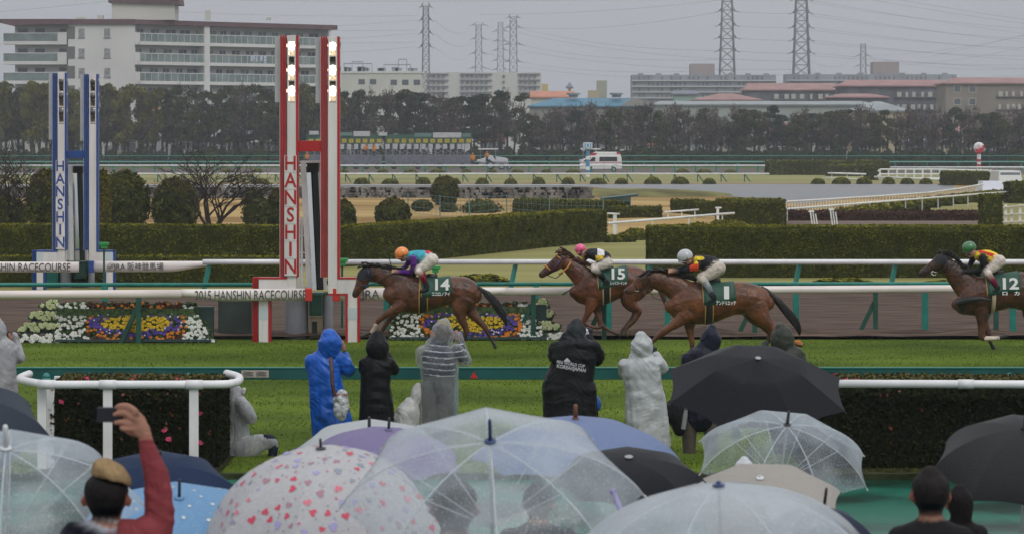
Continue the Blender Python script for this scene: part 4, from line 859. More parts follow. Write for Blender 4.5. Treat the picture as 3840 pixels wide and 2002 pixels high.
# lettered panels on the rails
ink_p = mat("panel_ink", (.06, .065, .07), .5)
def panel(label, D0, pxa, pxb, zt, zb, cap, txt, ts, tx, tcx, logo=None, taper=None, D1=None):
    D1 = D1 or D0; t = thing("rail_panel", label, "panel", (X((pxa + pxb) / 2, D0), D0, 0)); th = .09; rot = math.atan2(D1 - D0, X(pxb, D1) - X(pxa, D0))
    Mm = Matrix.Translation((X(pxa, D0), D0, 0)) @ Matrix.Rotation(rot, 4, 'Z'); L = X(pxb, D1) - X(pxa, D0); hm = (zt - zb); r = hm / 2; prof = []
    def sec(h0, h1): c = (h0 + h1) / 2; hh = (h1 - h0) / 2; return [(-th * math.cos(a), c + hh * math.sin(a)) for a in [R(-90 + 22.5 * k) for k in range(9)]] + [(th * .2, h1), (th * .2, h0)]
    mb = MB(); xs = [(0, zb, zt), (L, zb, zt)]
    if taper == 'l': xs = [(0, zt - .165, zt)] + [(.05 + .9 * k / 6, zt - .165 - (hm - .165) * (k / 6) ** 2 * (3 - 2 * k / 6), zt) for k in range(1, 7)] + [(L, zb, zt)]
    if taper == 'r': xs = [(0, zb, zt), (L - 1.3, zb, zt)] + [(L - 1.2 + 1.2 * k / 6, zb + (hm - .15) * (k / 6) ** 2 * (3 - 2 * k / 6), zt) for k in range(1, 7)]
    n = 11
    for xx, a, b in xs: mb.v += [tuple(Mm @ Vector((xx, yy, zz))) for yy, zz in sec(a, b)]
    for i in range(len(xs) - 1):
        for k in range(n): mb.f.append((i * n + k, i * n + (k + 1) % n, (i + 1) * n + (k + 1) % n, (i + 1) * n + k)); mb.m.append(0)
    mb.f += [tuple(range(n))[::-1], tuple(range((len(xs) - 1) * n, len(xs) * n))]; mb.m += [0, 0]
    mb.build("panel", mat("panel_white", (.73, .67, .64), .35, 2, .04), t, smooth=True)
    for sde in cap:
        q = MB(); a = (-.02, .13) if sde == 'l' else (L - .12, L + .03)
        q.box(a[0], a[1], -th - .012, th * .3, zb - .012, zt + .012, 0, Mm); q.build("end_cap", {'r': mat("cap_red", (.55, .03, .02), .4), 'b': blue_p}[cap[sde]], t, bevel=.02)
    if txt:
        o = text(txt, tuple(Mm @ Vector((tcx * L, -th - .006, (zt + zb) / 2 - .01))), ts, ink_p, t, rot=(R(90), 0, rot), width=tx)
    if logo is not None:
        c = Mm @ Vector((logo, -th - .008, (zt + zb) / 2)); q = MB(); rr = hm * .36
        for k in range(24):
            a, b = 2 * math.pi * k / 24, 2 * math.pi * (k + 1) / 24; q.bar((c.x + rr * math.cos(a), c.y, c.z + rr * math.sin(a)), (c.x + rr * math.cos(b), c.y, c.z + rr * math.sin(b)), .016, .006)
        q.bar((c.x - rr * .6, c.y, c.z - rr * .5), (c.x + rr * .1, c.y, c.z + rr * .55), .03, .006); q.bar((c.x + rr * .1, c.y, c.z + rr * .55), (c.x + rr * 1.5, c.y, c.z - rr * .3), .022, .006); q.bar((c.x - rr * .9, c.y, c.z - rr * .1), (c.x + rr * .5, c.y, c.z - rr * .1), .02, .006)
        q.build("emblem", ink_p, t)
    return t
panel("broad white rail panel lettered with year and racecourse name, red end cap", FR(680), 680, 1168, RZ + .005, .885, {'r': 'r'}, "2015 HANSHIN RACECOURSE", .285, 2.34, .535, taper='l', D1=FR(1168))
panel("broad white rail panel with red cap and round emblem, behind the leading horse", FR(1250), 1250, 1900, RZ + .005, .885, {'l': 'r'}, "JRA  阪神競馬場", .27, 1.75, .40, logo=.58, taper='r', D1=FR(1900))
panel("white lettered rail panel left of the blue post, cut by the frame edge", 86.6, -330, 296, .85, .56, {}, "2015 HANSHIN RACECOURSE", .33, 3.1, .62)
panel("white rail panel with round emblem right of the blue post", 86.6, 336, 790, .87, .57, {'l': 'b'}, "JRA 阪神競馬場", .24, 1.4, .41, logo=.62, taper='r')
mb = MB(); D = FR(1210); mb.bar((X(1170, D), D + .05, 1.02), (X(1255, D), D + .05, 1.02), .05); tag(mb.build("link_bar", dgreen_p, origin=(X(1210, D), D, 1)), "dark green link bar bridging the gap between the red-capped panels", "bar")
for px, py, D, lb in ((390, 912, 84, "small green lamp box on a post, right of the blue winning post"), (1283, 972, 70, "green lamp box on a post just right of the red winning post"), (1633, 1000, 80, "green lantern on a thin post behind the leading jockey")):
    t = thing("lamp_box", lb, "lamp", (X(px, D), D, 0)); g = mat("bright_green", (.02, .28, .06), .4); x = X(px, D); z = Zp(py, D)
    q = MB(); q.box(x - .13, x + .13, D - .1, D + .1, z - .06, z + .02); q.box(x - .08, x + .08, D - .08, D + .08, z - .15, z - .06); q.build("head", g, t, bevel=.01); q = MB(); q.bar((x, D, 0), (x, D, z - .15), .05); q.build("post", dgreen_p, t)
# ================================================================ flower stands
fl = {'w': mat("white_petals", (.78, .78, .74), .7), 'o': mat("orange_petals", (.72, .22, .015), .7), 'y': mat("yellow_petals", (.72, .48, .02), .7), 'p': mat("violet_petals", (.11, .06, .36), .7), 'r': mat("maroon_leaves", (.10, .02, .015), .7), 'g': mat("pale_green_petals", (.58, .62, .34), .7)}
leafm = mat("bedding_leaf", (.025, .055, .018), .7, 14, .5, col2=(.07, .12, .03)); stand_m = mat("stand_green", (.02, .05, .045), .6)
def blooms(mb, x, y, z, r, mi):
    for k in range(5):
        a = 6.283 * k / 5 + random.random(); c = Vector((x + math.cos(a) * r * .55, y - .01, z + math.sin(a) * r * .45)); e = r * .55
        n = 6; vs = [c + Vector((0, -.012, 0))] + [c + Vector((math.cos(6.283 * j / n) * e, random.uniform(-.02, .01), math.sin(6.283 * j / n) * e)) for j in range(n)]
        mb.add(vs, [(0, 1 + j, 1 + (j + 1) % n) for j in range(n)], mi)
def flower_stand(label, D, sc, cx, mirror_=False):
    """raked bed: front face leans back; pattern follows the photo"""
    t = thing("flower_stand", label, "flower display", (X(cx, D), D, 0)); s = F / D
    def P(px, py): # front surface point: leans back with height
        z = max(.05, Zp(py, D)); return X(px, D), D + z * .25, z
    fr = MB(); a, b = X(cx - 300 * sc, D), X(cx + 285 * sc, D)
    fr.box(a, b, D + .02, D + .5, .02, .12); fr.box(a, b, D + .3, D + .6, .1, .75); fr.bar((a, D - .02, .06), (b, D - .02, .06), .05); fr.build("frame", stand_m, t)
    fo = MB(); pts = []; cen = lambda px, py: None
    y0, y1 = 1138, 1284
    petals = {k: MB() for k in 'woypr'}
    lv = []
    for row in range(15):
        py = y0 + (y1 - y0) * (row + .5) / 15
        for col in range(60):
            px = cx - 310 * sc + 620 * sc * (col + random.uniform(.1, .9)) / 60; u = (px - cx) / sc; v = row / 14
            edge = 215 + (80 if u > 0 else 60) * v
            if u > edge or u < -300: continue
            X_, Y_, Z_ = P(px, py + random.uniform(-6, 6)); lv += [(X_ + random.uniform(-.05, .05), Y_ + .02, Z_) for _ in range(7)]
            er = (u / 205) ** 2 + ((v - .5) / .56) ** 2
            inner = abs(u) < 190
            if inner and er < 1.0:
                e2 = (u / 150) ** 2 + ((v - .5) / .42) ** 2; e3 = (u / 205) ** 2 + ((v - .5) / .50) ** 2
                k = 'y' if ((u / 128) ** 2 + ((v - .5) / .22) ** 2) < 1.05 else ('p' if ((u / 172) ** 2 + ((v - .5) / .37) ** 2) < 1.05 else ('o' if e3 < 1.02 else 'r'))
                if random.random() < {'y': .9, 'p': .85, 'o': .6, 'r': .7}[k]: blooms(petals[k], X_, Y_, Z_, .036, 0)
                if k == 'p' and random.random() < .12: blooms(petals['w'], X_, Y_ - .01, Z_, .02, 0)
            elif abs(u) > 178:
                if random.random() < .62: blooms(petals['w'], X_, Y_, Z_, .038, 0)
            elif random.random() < .75: blooms(petals['r' if random.random() < .8 else 'o'], X_, Y_, Z_, .036, 0)
    lv = np.array(lv); fo.leaves(lv, np.tile([0, -1, .3], (len(lv), 1)), .07, 0, spread=.7)
    a, b = X(cx - 300 * sc, D), X(cx + 285 * sc, D); fo.prism([(a, .06), (b, .06), (X(cx + 215 * sc, D), .72), (a, .72)], D + .12, D + .3); fo.build("foliage", leafm, t)
    for k, q in petals.items():
        if q.f: o = q.build({'w': 'white_flowers', 'o': 'orange_flowers', 'y': 'yellow_flowers', 'p': 'violet_flowers', 'r': 'maroon_flowers'}[k], fl[k], t); o['kind'] = 'stuff'
    return t
def side_stand(label, D, xa, xb, ya, yb, flip):
    t = thing("tiered_planter", label, "planter", (X((xa + xb) / 2, D), D, 0)); lv = []; q = {'g': MB(), 'w': MB()}; fr = MB()
    for r in range(4):
        f = r / 3; x0, x1 = (xa + (xb - xa) * (.62 - .62 * f), xb) if not flip else (xa, xb - (xb - xa) * (.62 - .62 * f)); py = ya + (yb - ya) * (r * .27 + .08)
        zz = Zp(py, D); yy = D + .1 + zz * .35
        fr.box(X(x0, D), X(x1, D), yy + .04, yy + .2, max(.02, zz - .12), zz - .03)
        for k in range(int(abs(x1 - x0) / 4)):
            px = random.uniform(x0, x1); dz = random.uniform(-.05, .09); lv += [(X(px, D) + random.uniform(-.06, .06), yy + random.uniform(-.02, .1), zz + dz - .02) for _ in range(10)]
            blooms(q['g' if r < 3 else 'w'], X(px, D), yy - .03, zz + dz, .05, 0)
    fr.build("frame", stand_m, t); lv = np.array(lv); m2 = MB(); m2.leaves(lv, np.tile([0, -1, .5], (len(lv), 1)), .08, 0, spread=.8); m2.build("foliage", mat("light_leaf", (.06, .12, .03), .7, 10, .5), t)
    for k in 'gw':
        o = q[k].build("white_flowers" if k == 'w' else "pale_flowers", fl[k], t); o['kind'] = 'stuff'
flower_stand("raked bed of yellow, violet and orange pansies edged white, left of cabinet", 65.1, 1.0, 508)
side_stand("stepped planter of pale green-white blooms at the far left", 65.0, 30, 215, 1135, 1290, False)
flower_stand("raked bed of yellow, violet and orange pansies behind the leading horse's legs", 65.9, 1.0, 1765)
side_stand("stepped planter of pale blooms right of the bed behind the leading horse", 66.0, 2000, 2125, 1130, 1284, True)
for a, b in ():
    pass
# ================================================================ infield furniture
D = 168; t = thing("hut", "small pale teal hut with sloping dark roof between the hedges", "hut", (X(2320, D), D, 0)); hb = mat("hut_wall", (.20, .34, .35), .6, 1, .12); x = lambda p: X(p, D); z = lambda p: Zp(p, D)
q = MB(); q.prism([(x(2263), 0), (x(2366), 0), (x(2366), z(736)), (x(2263), z(752))], D, D + 2.2); q.build("wall", hb, t)
q = MB(); q.prism([(x(2254), z(751)), (x(2254), z(744)), (x(2392), z(729)), (x(2392), z(736))], D - .4, D + 2.5); q.build("roof", mat("hut_roof", (.02, .06, .06), .5), t)
f = MB(); f.box(x(2340), x(2363), D - .03, D, z(778), z(757)); f.build("window", glass_d, t)
def wrail(label, a, b, D0, D1, yt0, yt1, r, posts, m=None, name='white_rail', z=None, pr=.06):
    A, B = W(a, yt0, D0), W(b, yt1, D1); t = thing(name, label, "rail", (A.x, A.y, 0)); q = MB(); q.tube([A, B], r, 10); q.build("beam", white_far, t, smooth=True)
    for f_ in posts: p = A.lerp(B, f_); q = MB(); q.bar((p.x, p.y, 0), (p.x, p.y, p.z - r), pr); q.build("post", m or white_far, t)
    return t
wrail("sloping white rail over the bushes, left of the tall rounded hedge end", 2282, 2752, 131, 143, 838, 800, .055, (.06, .33, .62, .9))
wrail("short white rail between the hedge blocks behind the hut", 2492, 2618, 152, 158, 797, 787, .05, (.1, .5, .9))
wrail("stub of white rail on a thick post right of the bending hedge", 2268, 2322, 133, 134, 801, 803, .04, (.7,), pr=.16)
wrail("stub of white rail on a post left of the tall rounded hedge end", 2682, 2706, 145, 145, 780, 780, .04, (.4,), pr=.12)
wrail("long lower white rail rising diagonally to the right before the pond", 2952, 3828, 152, 208, 785, 716, .055, [i / 14 for i in range(15)], m=mat("thin_post", (.5, .5, .5), .6))
# picket railing further up
t = thing("picket_fence", "curved white picket railing along the near shore of the pond", "fence", (X(2950, 172), 172, 0)); cv = [(2948, 757, 172), (3120, 747, 180), (3300, 736, 190), (3480, 723, 202), (3600, 708, 208), (3690, 690, 216)]
pts = [W(*c) for c in cv]; q = MB(); q.tube(pts, .05, 8); q.build("top_rail", white_far, t)
q = MB()
for a, b in zip(pts[:-1], pts[1:]):
    for k in range(16): p = a.lerp(b, k / 16); q.bar((p.x, p.y, .05), (p.x, p.y, p.z), .035)
o = q.build("picket", white_far, t); o['kind'] = 'stuff'
# multi-bar fence
t = thing("multi_bar_fence", "white multi-bar fence behind the pond at the right", "fence", (X(3280, 330), 330, 0)); Df = 330; tops = [(3275, 655), (3302, 636), (3500, 636), (3705, 640), (3742, 660)]
for dz, nm in ((0, 'bar'), (-.5, 'bar'), (-.95, 'bar')):
    q = MB(); q.tube([W(a, b, Df) + Vector((0, 0, dz)) for a, b in tops], .10, 6); q.build(nm, white_far, t)
for k in range(14): px = 3300 + k * 32; q = MB(); q.bar((X(px, Df), Df, 0), (X(px, Df), Df, Zp(637, Df)), .16); q.build("post", white_far, t)
wrail("white rail sweeping down before the multi-bar fence, left part", 3105, 3248, 320, 318, 650, 654, .1, (.1, .5, .9))
wrail("white rail sweeping down before the multi-bar fence, right part", 3280, 3560, 316, 300, 664, 676, .1, (.1, .4, .7, .98))
wrail("thin low white rail before the far hedge block", 3090, 3220, 310, 306, 667, 672, .06, (.05, .5, .95))
# right white lattice gate
D = 143; t = thing("plank_gate", "weathered white plank fence gate at the right edge over the hedge", "gate", (X(3800, D), D, 0))
for a, b, c, d in ((3757, 778, 3900, 764), (3757, 806, 3900, 796), (3757, 834, 3900, 826)): q = MB(); q.bar(W(a, b, D), W(c, d, D), .1, .04); q.build("plank", white_far, t)
for px in (3772, 3794, 3826, 3862): q = MB(); q.bar((X(px, D), D + .06, 0), (X(px, D), D + .06, Zp(768 if px != 3794 else 773, D)), .13, .04); q.build("post", white_far, t)
for px, y0, lb in ((3043, 795, "leaning white slatted marker post in front of the brown brush hedge"), (3118, 788, "white slatted marker post directly behind the small box hedge")):
    D = 138; q = MB(); x = X(px, D)
    for k in range(3): q.bar((x + .12 * k + .1, D + .05 * k, 0), (x + .12 * k - .05, D + .05 * k, Zp(y0 + 4 * k, D)), .24 if k == 0 else .12, .05)
    q.box(x - .12, x + .12, D - .04, D + .12, Zp(y0 + 2, D), Zp(y0, D) + .06); tag(q.build("marker_post", white_far, origin=(x, D, 0)), lb, "marker post")
# wire fence in the golden grass
t = thing("wire_fence", "grey-green wire mesh fence around the shrubs on the dry grass", "fence", (X(1800, 165), 165, 0)); gm = mat("mesh_wire", (.10, .19, .18), .6)
fp = [(1530, 172), (1650, 166), (1760, 158), (1900, 168), (2060, 160), (2262, 158)]
for k, (px, Dd) in enumerate(fp):
    q = MB(); q.bar((X(px, Dd), Dd, 0), (X(px, Dd), Dd, 1.25), .06); q.build("post", gm, t)
for (a, Da), (b, Db) in zip(fp[:-1], fp[1:]):
    q = MB()
    for k in range(4): q.bar((X(a, Da), Da, .15 + .35 * k), (X(b, Db), Db, .15 + .35 * k), .018)
    n = int(abs(X(b, Db) - X(a, Da)) / .22)
    for k in range(n): u = k / n; xx = X(a, Da) * (1 - u) + X(b, Db) * u; yy = Da * (1 - u) + Db * u; q.bar((xx, yy, .1), (xx, yy, 1.2), .012)
    q.build("mesh_panel", gm, t)
# ================================================================ distance markers
def marker(label, px, D, ytop, cols, wpx, head):
    t = thing("distance_marker", label, "marker", (X(px, D), D, 0)); s = F / D; r = wpx / 2 / s; z1 = Zp(ytop, D); n = len(cols); base = 0
    for i in range(n): q = MB(); q.cyl((X(px, D), D, z1 * i / n), r, z1 / n - .01, 16); q.build("band", cols[i], t, smooth=False)
    if head == 'box':
        q = MB(); q.box(X(px, D) - .52, X(px, D) + .52, D - .5, D + .5, z1, Zp(535, D)); hd = q.build("head_box", mat("pale_blue_box", (.42, .52, .60), .4), t, bevel=.05)
        q = MB(); q.box(X(px, D) - .32, X(px, D) + .32, D - .53, D - .51, z1 + .12, Zp(540, D)); bb = q.build("number_board", mat("sky_blue", (.07, .24, .45), .4), hd); text("0", (X(px, D), D - .55, (z1 + Zp(535, D)) / 2), 1.0, white_p, hd, name="numeral")
    else:
        c = (X(px, D), D, z1 + .55); q = MB(); q.ell(c, .7, .4, .7, 24, 16, 0, zmin=-.999); hd = q.build("disc_head", mat("white_disc", (.68, .66, .66), .4), t, smooth=True)
        q = MB(); q.prism([(c[0] + .7 * a_, c[2] + .7 * b_) for a_, b_ in ((-.92, -.3), (-.6, -.75), (0, -.97), (.6, -.75), (.97, -.1), (.93, .45), (.5, .35), (.2, -.05), (-.1, -.3))], D - .46, D - .40); q.build("red_half", mat("marker_red", (.5, .03, .04), .5), hd)
        text("2", (c[0] - .1, D - .48, c[2] + .15), .55, mat("marker_red", (.5, .03, .04), .5), hd, name="numeral"); text("4", (c[0] + .3, D - .5, c[2]), .5, white_p, hd, name="numeral")
skyb = mat("sky_blue", (.07, .24, .45), .4); mred = mat("marker_red", (.5, .03, .04), .5)
marker("blue and white distance pole with numbered box head in front of the ambulance", 2204, 345, 560, [white_p, skyb, white_p, skyb, skyb, white_p, skyb, skyb], 15, 'box')
marker("red and white striped distance pole with round head at far right", 3671, 400, 570, [mred, white_p, mred, white_p, mred, white_p, white_p, mred], 15, 'disc')
# ================================================================ starting gates
def start_gate(label, px0, px1, D, n, signs):
    s = F / D; x = lambda p: X(p, D); z = lambda p: Zp(p, D); t = thing("starting_gate", label, "starting gate", (x((px0 + px1) / 2), D, 0)); w = (px1 - px0) / n
    gm = mat("gate_green", (.02, .085, .05), .5); gr = mat("gate_grey", (.19, .20, .24), .5, 2, .2); yl = mat("number_yellow", (.5, .38, .02), .5); pad = mat("gate_pad", (.42, .44, .45), .6, 4, .15)
    q = MB(); q.box(x(px0), x(px1), D - .2, D + .5, z(540), z(517)); q.box(x(px0), x(px1), D + .1, D + .4, z(517), z(505)); q.build("top_beam", gm, t)
    for i in range(n):
        a = px0 + w * i
        q = MB(); q.box(x(a + w * .3), x(a + w * .92), D - .27, D - .2, z(536), z(522)); pl = q.build("number_plate", yl, t)
        text(str(n - i), (x(a + w * .62), D - .29, z(529)), .48, mat("number_ink", (.12, .09, .02), .6), pl, name="numeral")
        q = MB(); q.box(x(a + w * .05), x(a + w * .62), D - .3, D - .1, z(560), z(541)); q.build("stall_gate", pad, t)
        q = MB(); q.bar((x(a), D, 0.3), (x(a), D, z(541)), .14); q.bar((x(a), D + 2.5, .3), (x(a), D + 2.5, z(545)), .14); q.bar((x(a), D, z(562)), (x(a) + .1, D + 2.5, z(572)), .1); q.bar((x(a) - .5, D - .1, z(566)), (x(a) + .7, D, z(577)), .08)
        q.box(x(a) - .05, x(a) + .05, D + .1, D + 2.5, .5, z(585)); q.build("partition", gr, t)
    q = MB()
    for k in range(7): zz = z(583 + k * 6.2); q.box(x(px0), x(px1), D - .35, D - .25, zz - .07, zz + .07)
    q.box(x(px0), x(px1), D - .2, D - .15, z(622), z(583)); q.build("lower_frame", gr, t)
    for f_ in (.1, .38, .63, .9): q = MB(); xx = x(px0 + (px1 - px0) * f_); q.cyl((xx, D - .5, .42), .42, .3, 18, 0, 'Y'); q.build("wheel", black_p, t)
    for a, b, y0, y1, m_ in signs: q = MB(); q.box(x(a), x(b), D - .3, D - .25, z(y1), z(y0)); q.build("sign_board", m_, t)
    return t
sw = mat("sign_white", (.46, .46, .46), .5, 3, .12); sgn = mat("sign_green", (.10, .20, .17), .5)
start_gate("starting gate with six stalls and yellow numbers, left of the two", 1275, 1432, 430, 6, [(1272, 1322, 497, 510, sgn), (1326, 1388, 493, 512, sw), (1420, 1452, 497, 510, sw)])
start_gate("longer starting gate with twelve stalls and yellow numbers, right of the two", 1445, 1768, 430, 12, [(1555, 1618, 500, 514, sgn), (1624, 1730, 498, 517, sw), (1735, 1765, 501, 514, sgn)])
start_gate("part of a starting gate visible between the two red posts", 1150, 1230, 431, 3, [(1160, 1196, 492, 506, sw)])
# ================================================================ vehicles
def wheel(t, c, r, w, far=False):
    q = MB(); q.cyl((c[0], c[1], c[2]), r, w, 24, 0, 'Y'); wo = q.build("wheel", black_p, t, bevel=.02)
    q = MB(); q.cyl((c[0], c[1] - .012, c[2]), r * .58, w * .5, 16, 0, 'Y'); q.build("rim", steel, wo)
# ambulance side on, nose to the left
D = 394; t = thing("ambulance", "white ambulance with red roof lights and red stripe on the far track", "ambulance", (X(2250, D), D, 0), rz=R(0)); wv = mat("vehicle_white", (.74, .74, .72), .3)
ax = X(2175, D); L = X(2333, D) - ax; prof = [(.05, .35), (0, .75), (.05, 1.15), (.22, 1.32), (.95, 1.98), (1.25, 2.08), (5.1, 2.08), (5.3, 1.9), (5.36, .4)]; k = L / 5.38
q = MB(); q.prism([(ax + a * k, b) for a, b in prof], D, D + 1.9); body = q.build("body", wv, t, bevel=.07)
q = MB(); q.prism([(ax + a * k, b) for a, b in ((1.15, 2.05), (1.6, 2.40), (2.0, 2.58), (4.7, 2.56), (5.2, 2.3), (5.25, 2.05))], D + .12, D + 1.8); q.build("high_roof", wv, t, bevel=.08)
q = MB(); q.prism([(ax + a * k, b) for a, b in ((1.15, 2.12), (1.62, 2.44), (2.25, 2.46), (1.95, 2.14))], D + .08, D + 1.84); q.build("light_bar", mat("red_lens", (.45, .02, .04), .2), t)
q = MB(); q.prism([(ax + a * k, b) for a, b in ((4.75, 2.28), (4.65, 2.52), (5.05, 2.5), (5.24, 2.3))], D + .08, D + 1.84); q.build("rear_light_bar", mat("red_lens", (.45, .02, .04), .2), t)
for pl in (((2.45, 1.38), (2.5, 1.95), (4.75, 1.95), (4.75, 1.38)), ((1.15, 1.38), (1.62, 1.9), (1.95, 1.9), (1.95, 1.38)), ((.38, 1.36), (1.02, 1.92), (1.42, 1.9), (.98, 1.36))): q = MB(); q.prism([(ax + a * k, b) for a, b in pl], D - .015, D + .02); q.build("window", glass_d, t)
q = MB(); q.box(ax + .1, ax + L - .02, D - .02, D - .004, 1.2, 1.27); q.build("stripe", mred, t)
q = MB(); q.box(ax + 3.0 * k, ax + 3.03 * k, D - .018, D - .002, .5, 2.0); q.box(ax + 4.2 * k, ax + 4.9 * k, D - .018, D - .002, .95, 1.0); q.build("door_gap", grey_p, t)
for a in (1.15, 4.3): wheel(t, (ax + a * k, D - .02, .34), .34, .25)
q = MB(); q.box(ax - .03, ax + .3, D - .03, D + .4, .8, .98); q.build("headlight", mat("lamp_glass", (.6, .62, .62), .1), t); q = MB(); q.box(ax + .75, ax + 1.1, D - .28, D - .03, 1.32, 1.5); q.build("mirror", wv, t)
q = MB(); q.box(ax - .06, ax + .7, D - .03, D + 1.9, .3, .42); q.build("bumper", grey_p, t)
def tractor(label, px0, D):
    t = thing("tractor", label, "tractor", (X(px0 + 60, D), D, 0)); x = lambda p: X(px0 + p, D); z = lambda p: Zp(p, D); lg = mat("tractor_body", (.55, .57, .58), .4)
    q = MB(); q.box(x(0), x(75), D - .1, D + 1.7, z(562), z(558)); q.build("canopy", white_p, t, bevel=.03)
    for a in (8, 66): q = MB(); q.bar((x(a), D, z(600)), (x(a), D, z(561)), .07); q.build("canopy_post", grey_p, t)
    q = MB(); q.prism([(x(-5), z(600)), (x(20), z(594)), (x(40), z(582)), (x(55), z(585)), (x(66), z(606)), (x(52), z(612)), (x(45), z(600)), (x(34), z(600)), (x(26), z(612)), (x(-5), z(606))], D, D + 1.5); q.build("fender", lg, t, bevel=.04)
    q = MB(); q.prism([(x(64), z(608)), (x(64), z(588)), (x(100), z(592)), (x(112), z(598)), (x(112), z(608))], D + .3, D + 1.3); q.build("hood", lg, t, bevel=.05)
    q = MB(); q.box(x(2), x(32), D + .1, D + 1.4, z(622), z(604)); q.box(x(60), x(115), D + .2, D + 1.3, z(624), z(608)); q.build("chassis", grey_p, t, bevel=.03)
    wheel(t, (x(46), D - .1, .62), .62, .4); wheel(t, (x(88), D, .45), .45, .35); wheel(t, (x(116), D + .1, .4), .4, .3)
tractor("silver tractor with flat white canopy and orange driver, right of the starting gates", 1793, 424)
tractor("tractor with white canopy half hidden behind the ambulance", 2178, 424)
def car(label, name, cat, px0, px1, ytop, D, m_, van):
    x = lambda f_: X(px0 + (px1 - px0) * f_, D); zt = Zp(ytop, D); w = x(1) - x(0)
    t = thing(name, label, cat, (x(.5), D, 0)); c = .66
    # seen from its front corner: front face left, side face right
    fr, sd = x(0), x(c); dep = 3.2 if not van else 5
    q = MB(); H1 = zt * (.52 if not van else .45)
    q.box(fr, sd, D, D + dep, .18, H1); q.build("body", m_, t, bevel=.08)
    q = MB(); ins = .1 * w; q.add([(fr + ins * .3, D + .5, H1), (sd - ins * .2, D + .5, H1), (sd - ins * .2, D + dep, H1), (fr + ins * .3, D + dep, H1), (fr + ins * .8, D + 1.0, zt), (sd - ins * .6, D + 1.0, zt), (sd - ins * .6, D + dep - .2, zt), (fr + ins * .8, D + dep - .2, zt)], [(0, 3, 2, 1), (4, 5, 6, 7), (0, 1, 5, 4), (1, 2, 6, 5), (2, 3, 7, 6), (3, 0, 4, 7)]); q.build("cabin", m_, t, bevel=.06)
    q = MB(); q.add([(fr + ins * .75, D + .58, H1 + .06), (sd - ins * .6, D + .58, H1 + .06), (sd - ins * .85, D + .93, zt - .12), (fr + ins * 1.1, D + .93, zt - .12)], [(0, 1, 2, 3)]); q.build("windscreen", glass_b, t)
    q = MB(); q.box(sd - ins * .3, sd - ins * .25 + .02, D + 1.2, D + dep - .6, H1 + .05, zt - .25); q.build("side_window", glass_d, t)
    for a in (.06, .5): q = MB(); q.box(x(a), x(a + .11), D - .02, D + .1, H1 * .62, H1 * .82); q.build("headlight", mat("lamp_glass", (.6, .62, .62), .1), t, bevel=.02)
    q = MB(); q.box(x(.18), x(.5), D - .02, D, H1 * .6, H1 * .7); q.build("grille", grey_p, t); q = MB(); q.box(x(.27), x(.4), D - .03, D - .01, .32, .45); q.build("number_plate", white_p, t)
    for a in (.03, .55): q = MB(); q.cyl((x(a), D + .7, .3), .3, .18, 16, 0, 'X'); q.build("wheel", black_p, t)
car("silver kei car parked by the pond rail at the right", "parked_car", "car", 3682, 3822, 681, 216, mat("silver_paint", (.55, .56, .62), .3, metal=.2), False)
car("pale minibus parked behind the silver car at the right edge", "minibus", "minibus", 3742, 3900, 642, 224, mat("bus_paint", (.52, .53, .50), .4), True)
# ================================================================ horses and jockeys
coat_m = mat("horse_coat", (.2, .08, .04), .32, 5, .42, attr=True, bump=.6, bscale=22, spec=.45, coat=.0, detail=6)
cloth_m = mat("rider_cloth", (.2, .2, .2), .6, 14, .16, attr=True, bump=1.2, bscale=17, spec=.15, detail=2)
hair_b = mat("black_horsehair", (.010, .009, .009), .5, 30, .5, bump=.8, bscale=60, stretch=(1, 1, .3)); hair_r = mat("chestnut_horsehair", (.085, .030, .016), .5, 30, .4, bump=.8, bscale=60)
cloth_g = mat("saddlecloth_green", (.008, .065, .04), .55, 12, .12, bump=.4, bscale=30); num_w = mat("number_white", (.75, .75, .74), .6); strap_k = mat("black_strap", (.012, .012, .013), .45); strap_g = mat("gold_edging", (.38, .22, .06), .5)
leather = mat("brown_leather", (.06, .03, .015), .5)
BLK = (.013, .011, .010)
class Pose:
    def __init__(s, ox, oy, sc, sp): s.o = (ox, oy); s.sc = sc; s.s = sp; s.D = F / sp
    def p(s, cx, cy, dy=0): return Vector(((s.o[0] + cx / s.sc - 1920) / s.s, s.D + dy, HC - (s.o[1] + cy / s.sc - HZ) / s.s))
    def r(s, v): return v / s.sc / s.s
    def chain(s, st, dy=0, col=(.1, .1, .1), lat=.85):
        out = []
        for e in st:
            x, y, r = e[:3]; w = e[3] if len(e) > 3 and e[3] is not None else r * lat; d = e[5] if len(e) > 5 and e[5] is not None else dy; c = e[4] if len(e) > 4 and e[4] is not None else col
            v = s.p(x, y, d); out.append([v.x, v.y, v.z, s.r(r), s.r(w)] + list(c))
        return out
def trunk_at(tr, x):
    for a, b in zip(tr[:-1], tr[1:]):
        if a[0] <= x <= b[0]: f = (x - a[0]) / (b[0] - a[0]); return [a[i] + (b[i] - a[i]) * f for i in range(1, 4)]
    return (tr[0] if x < tr[0][0] else tr[-1])[1:4]
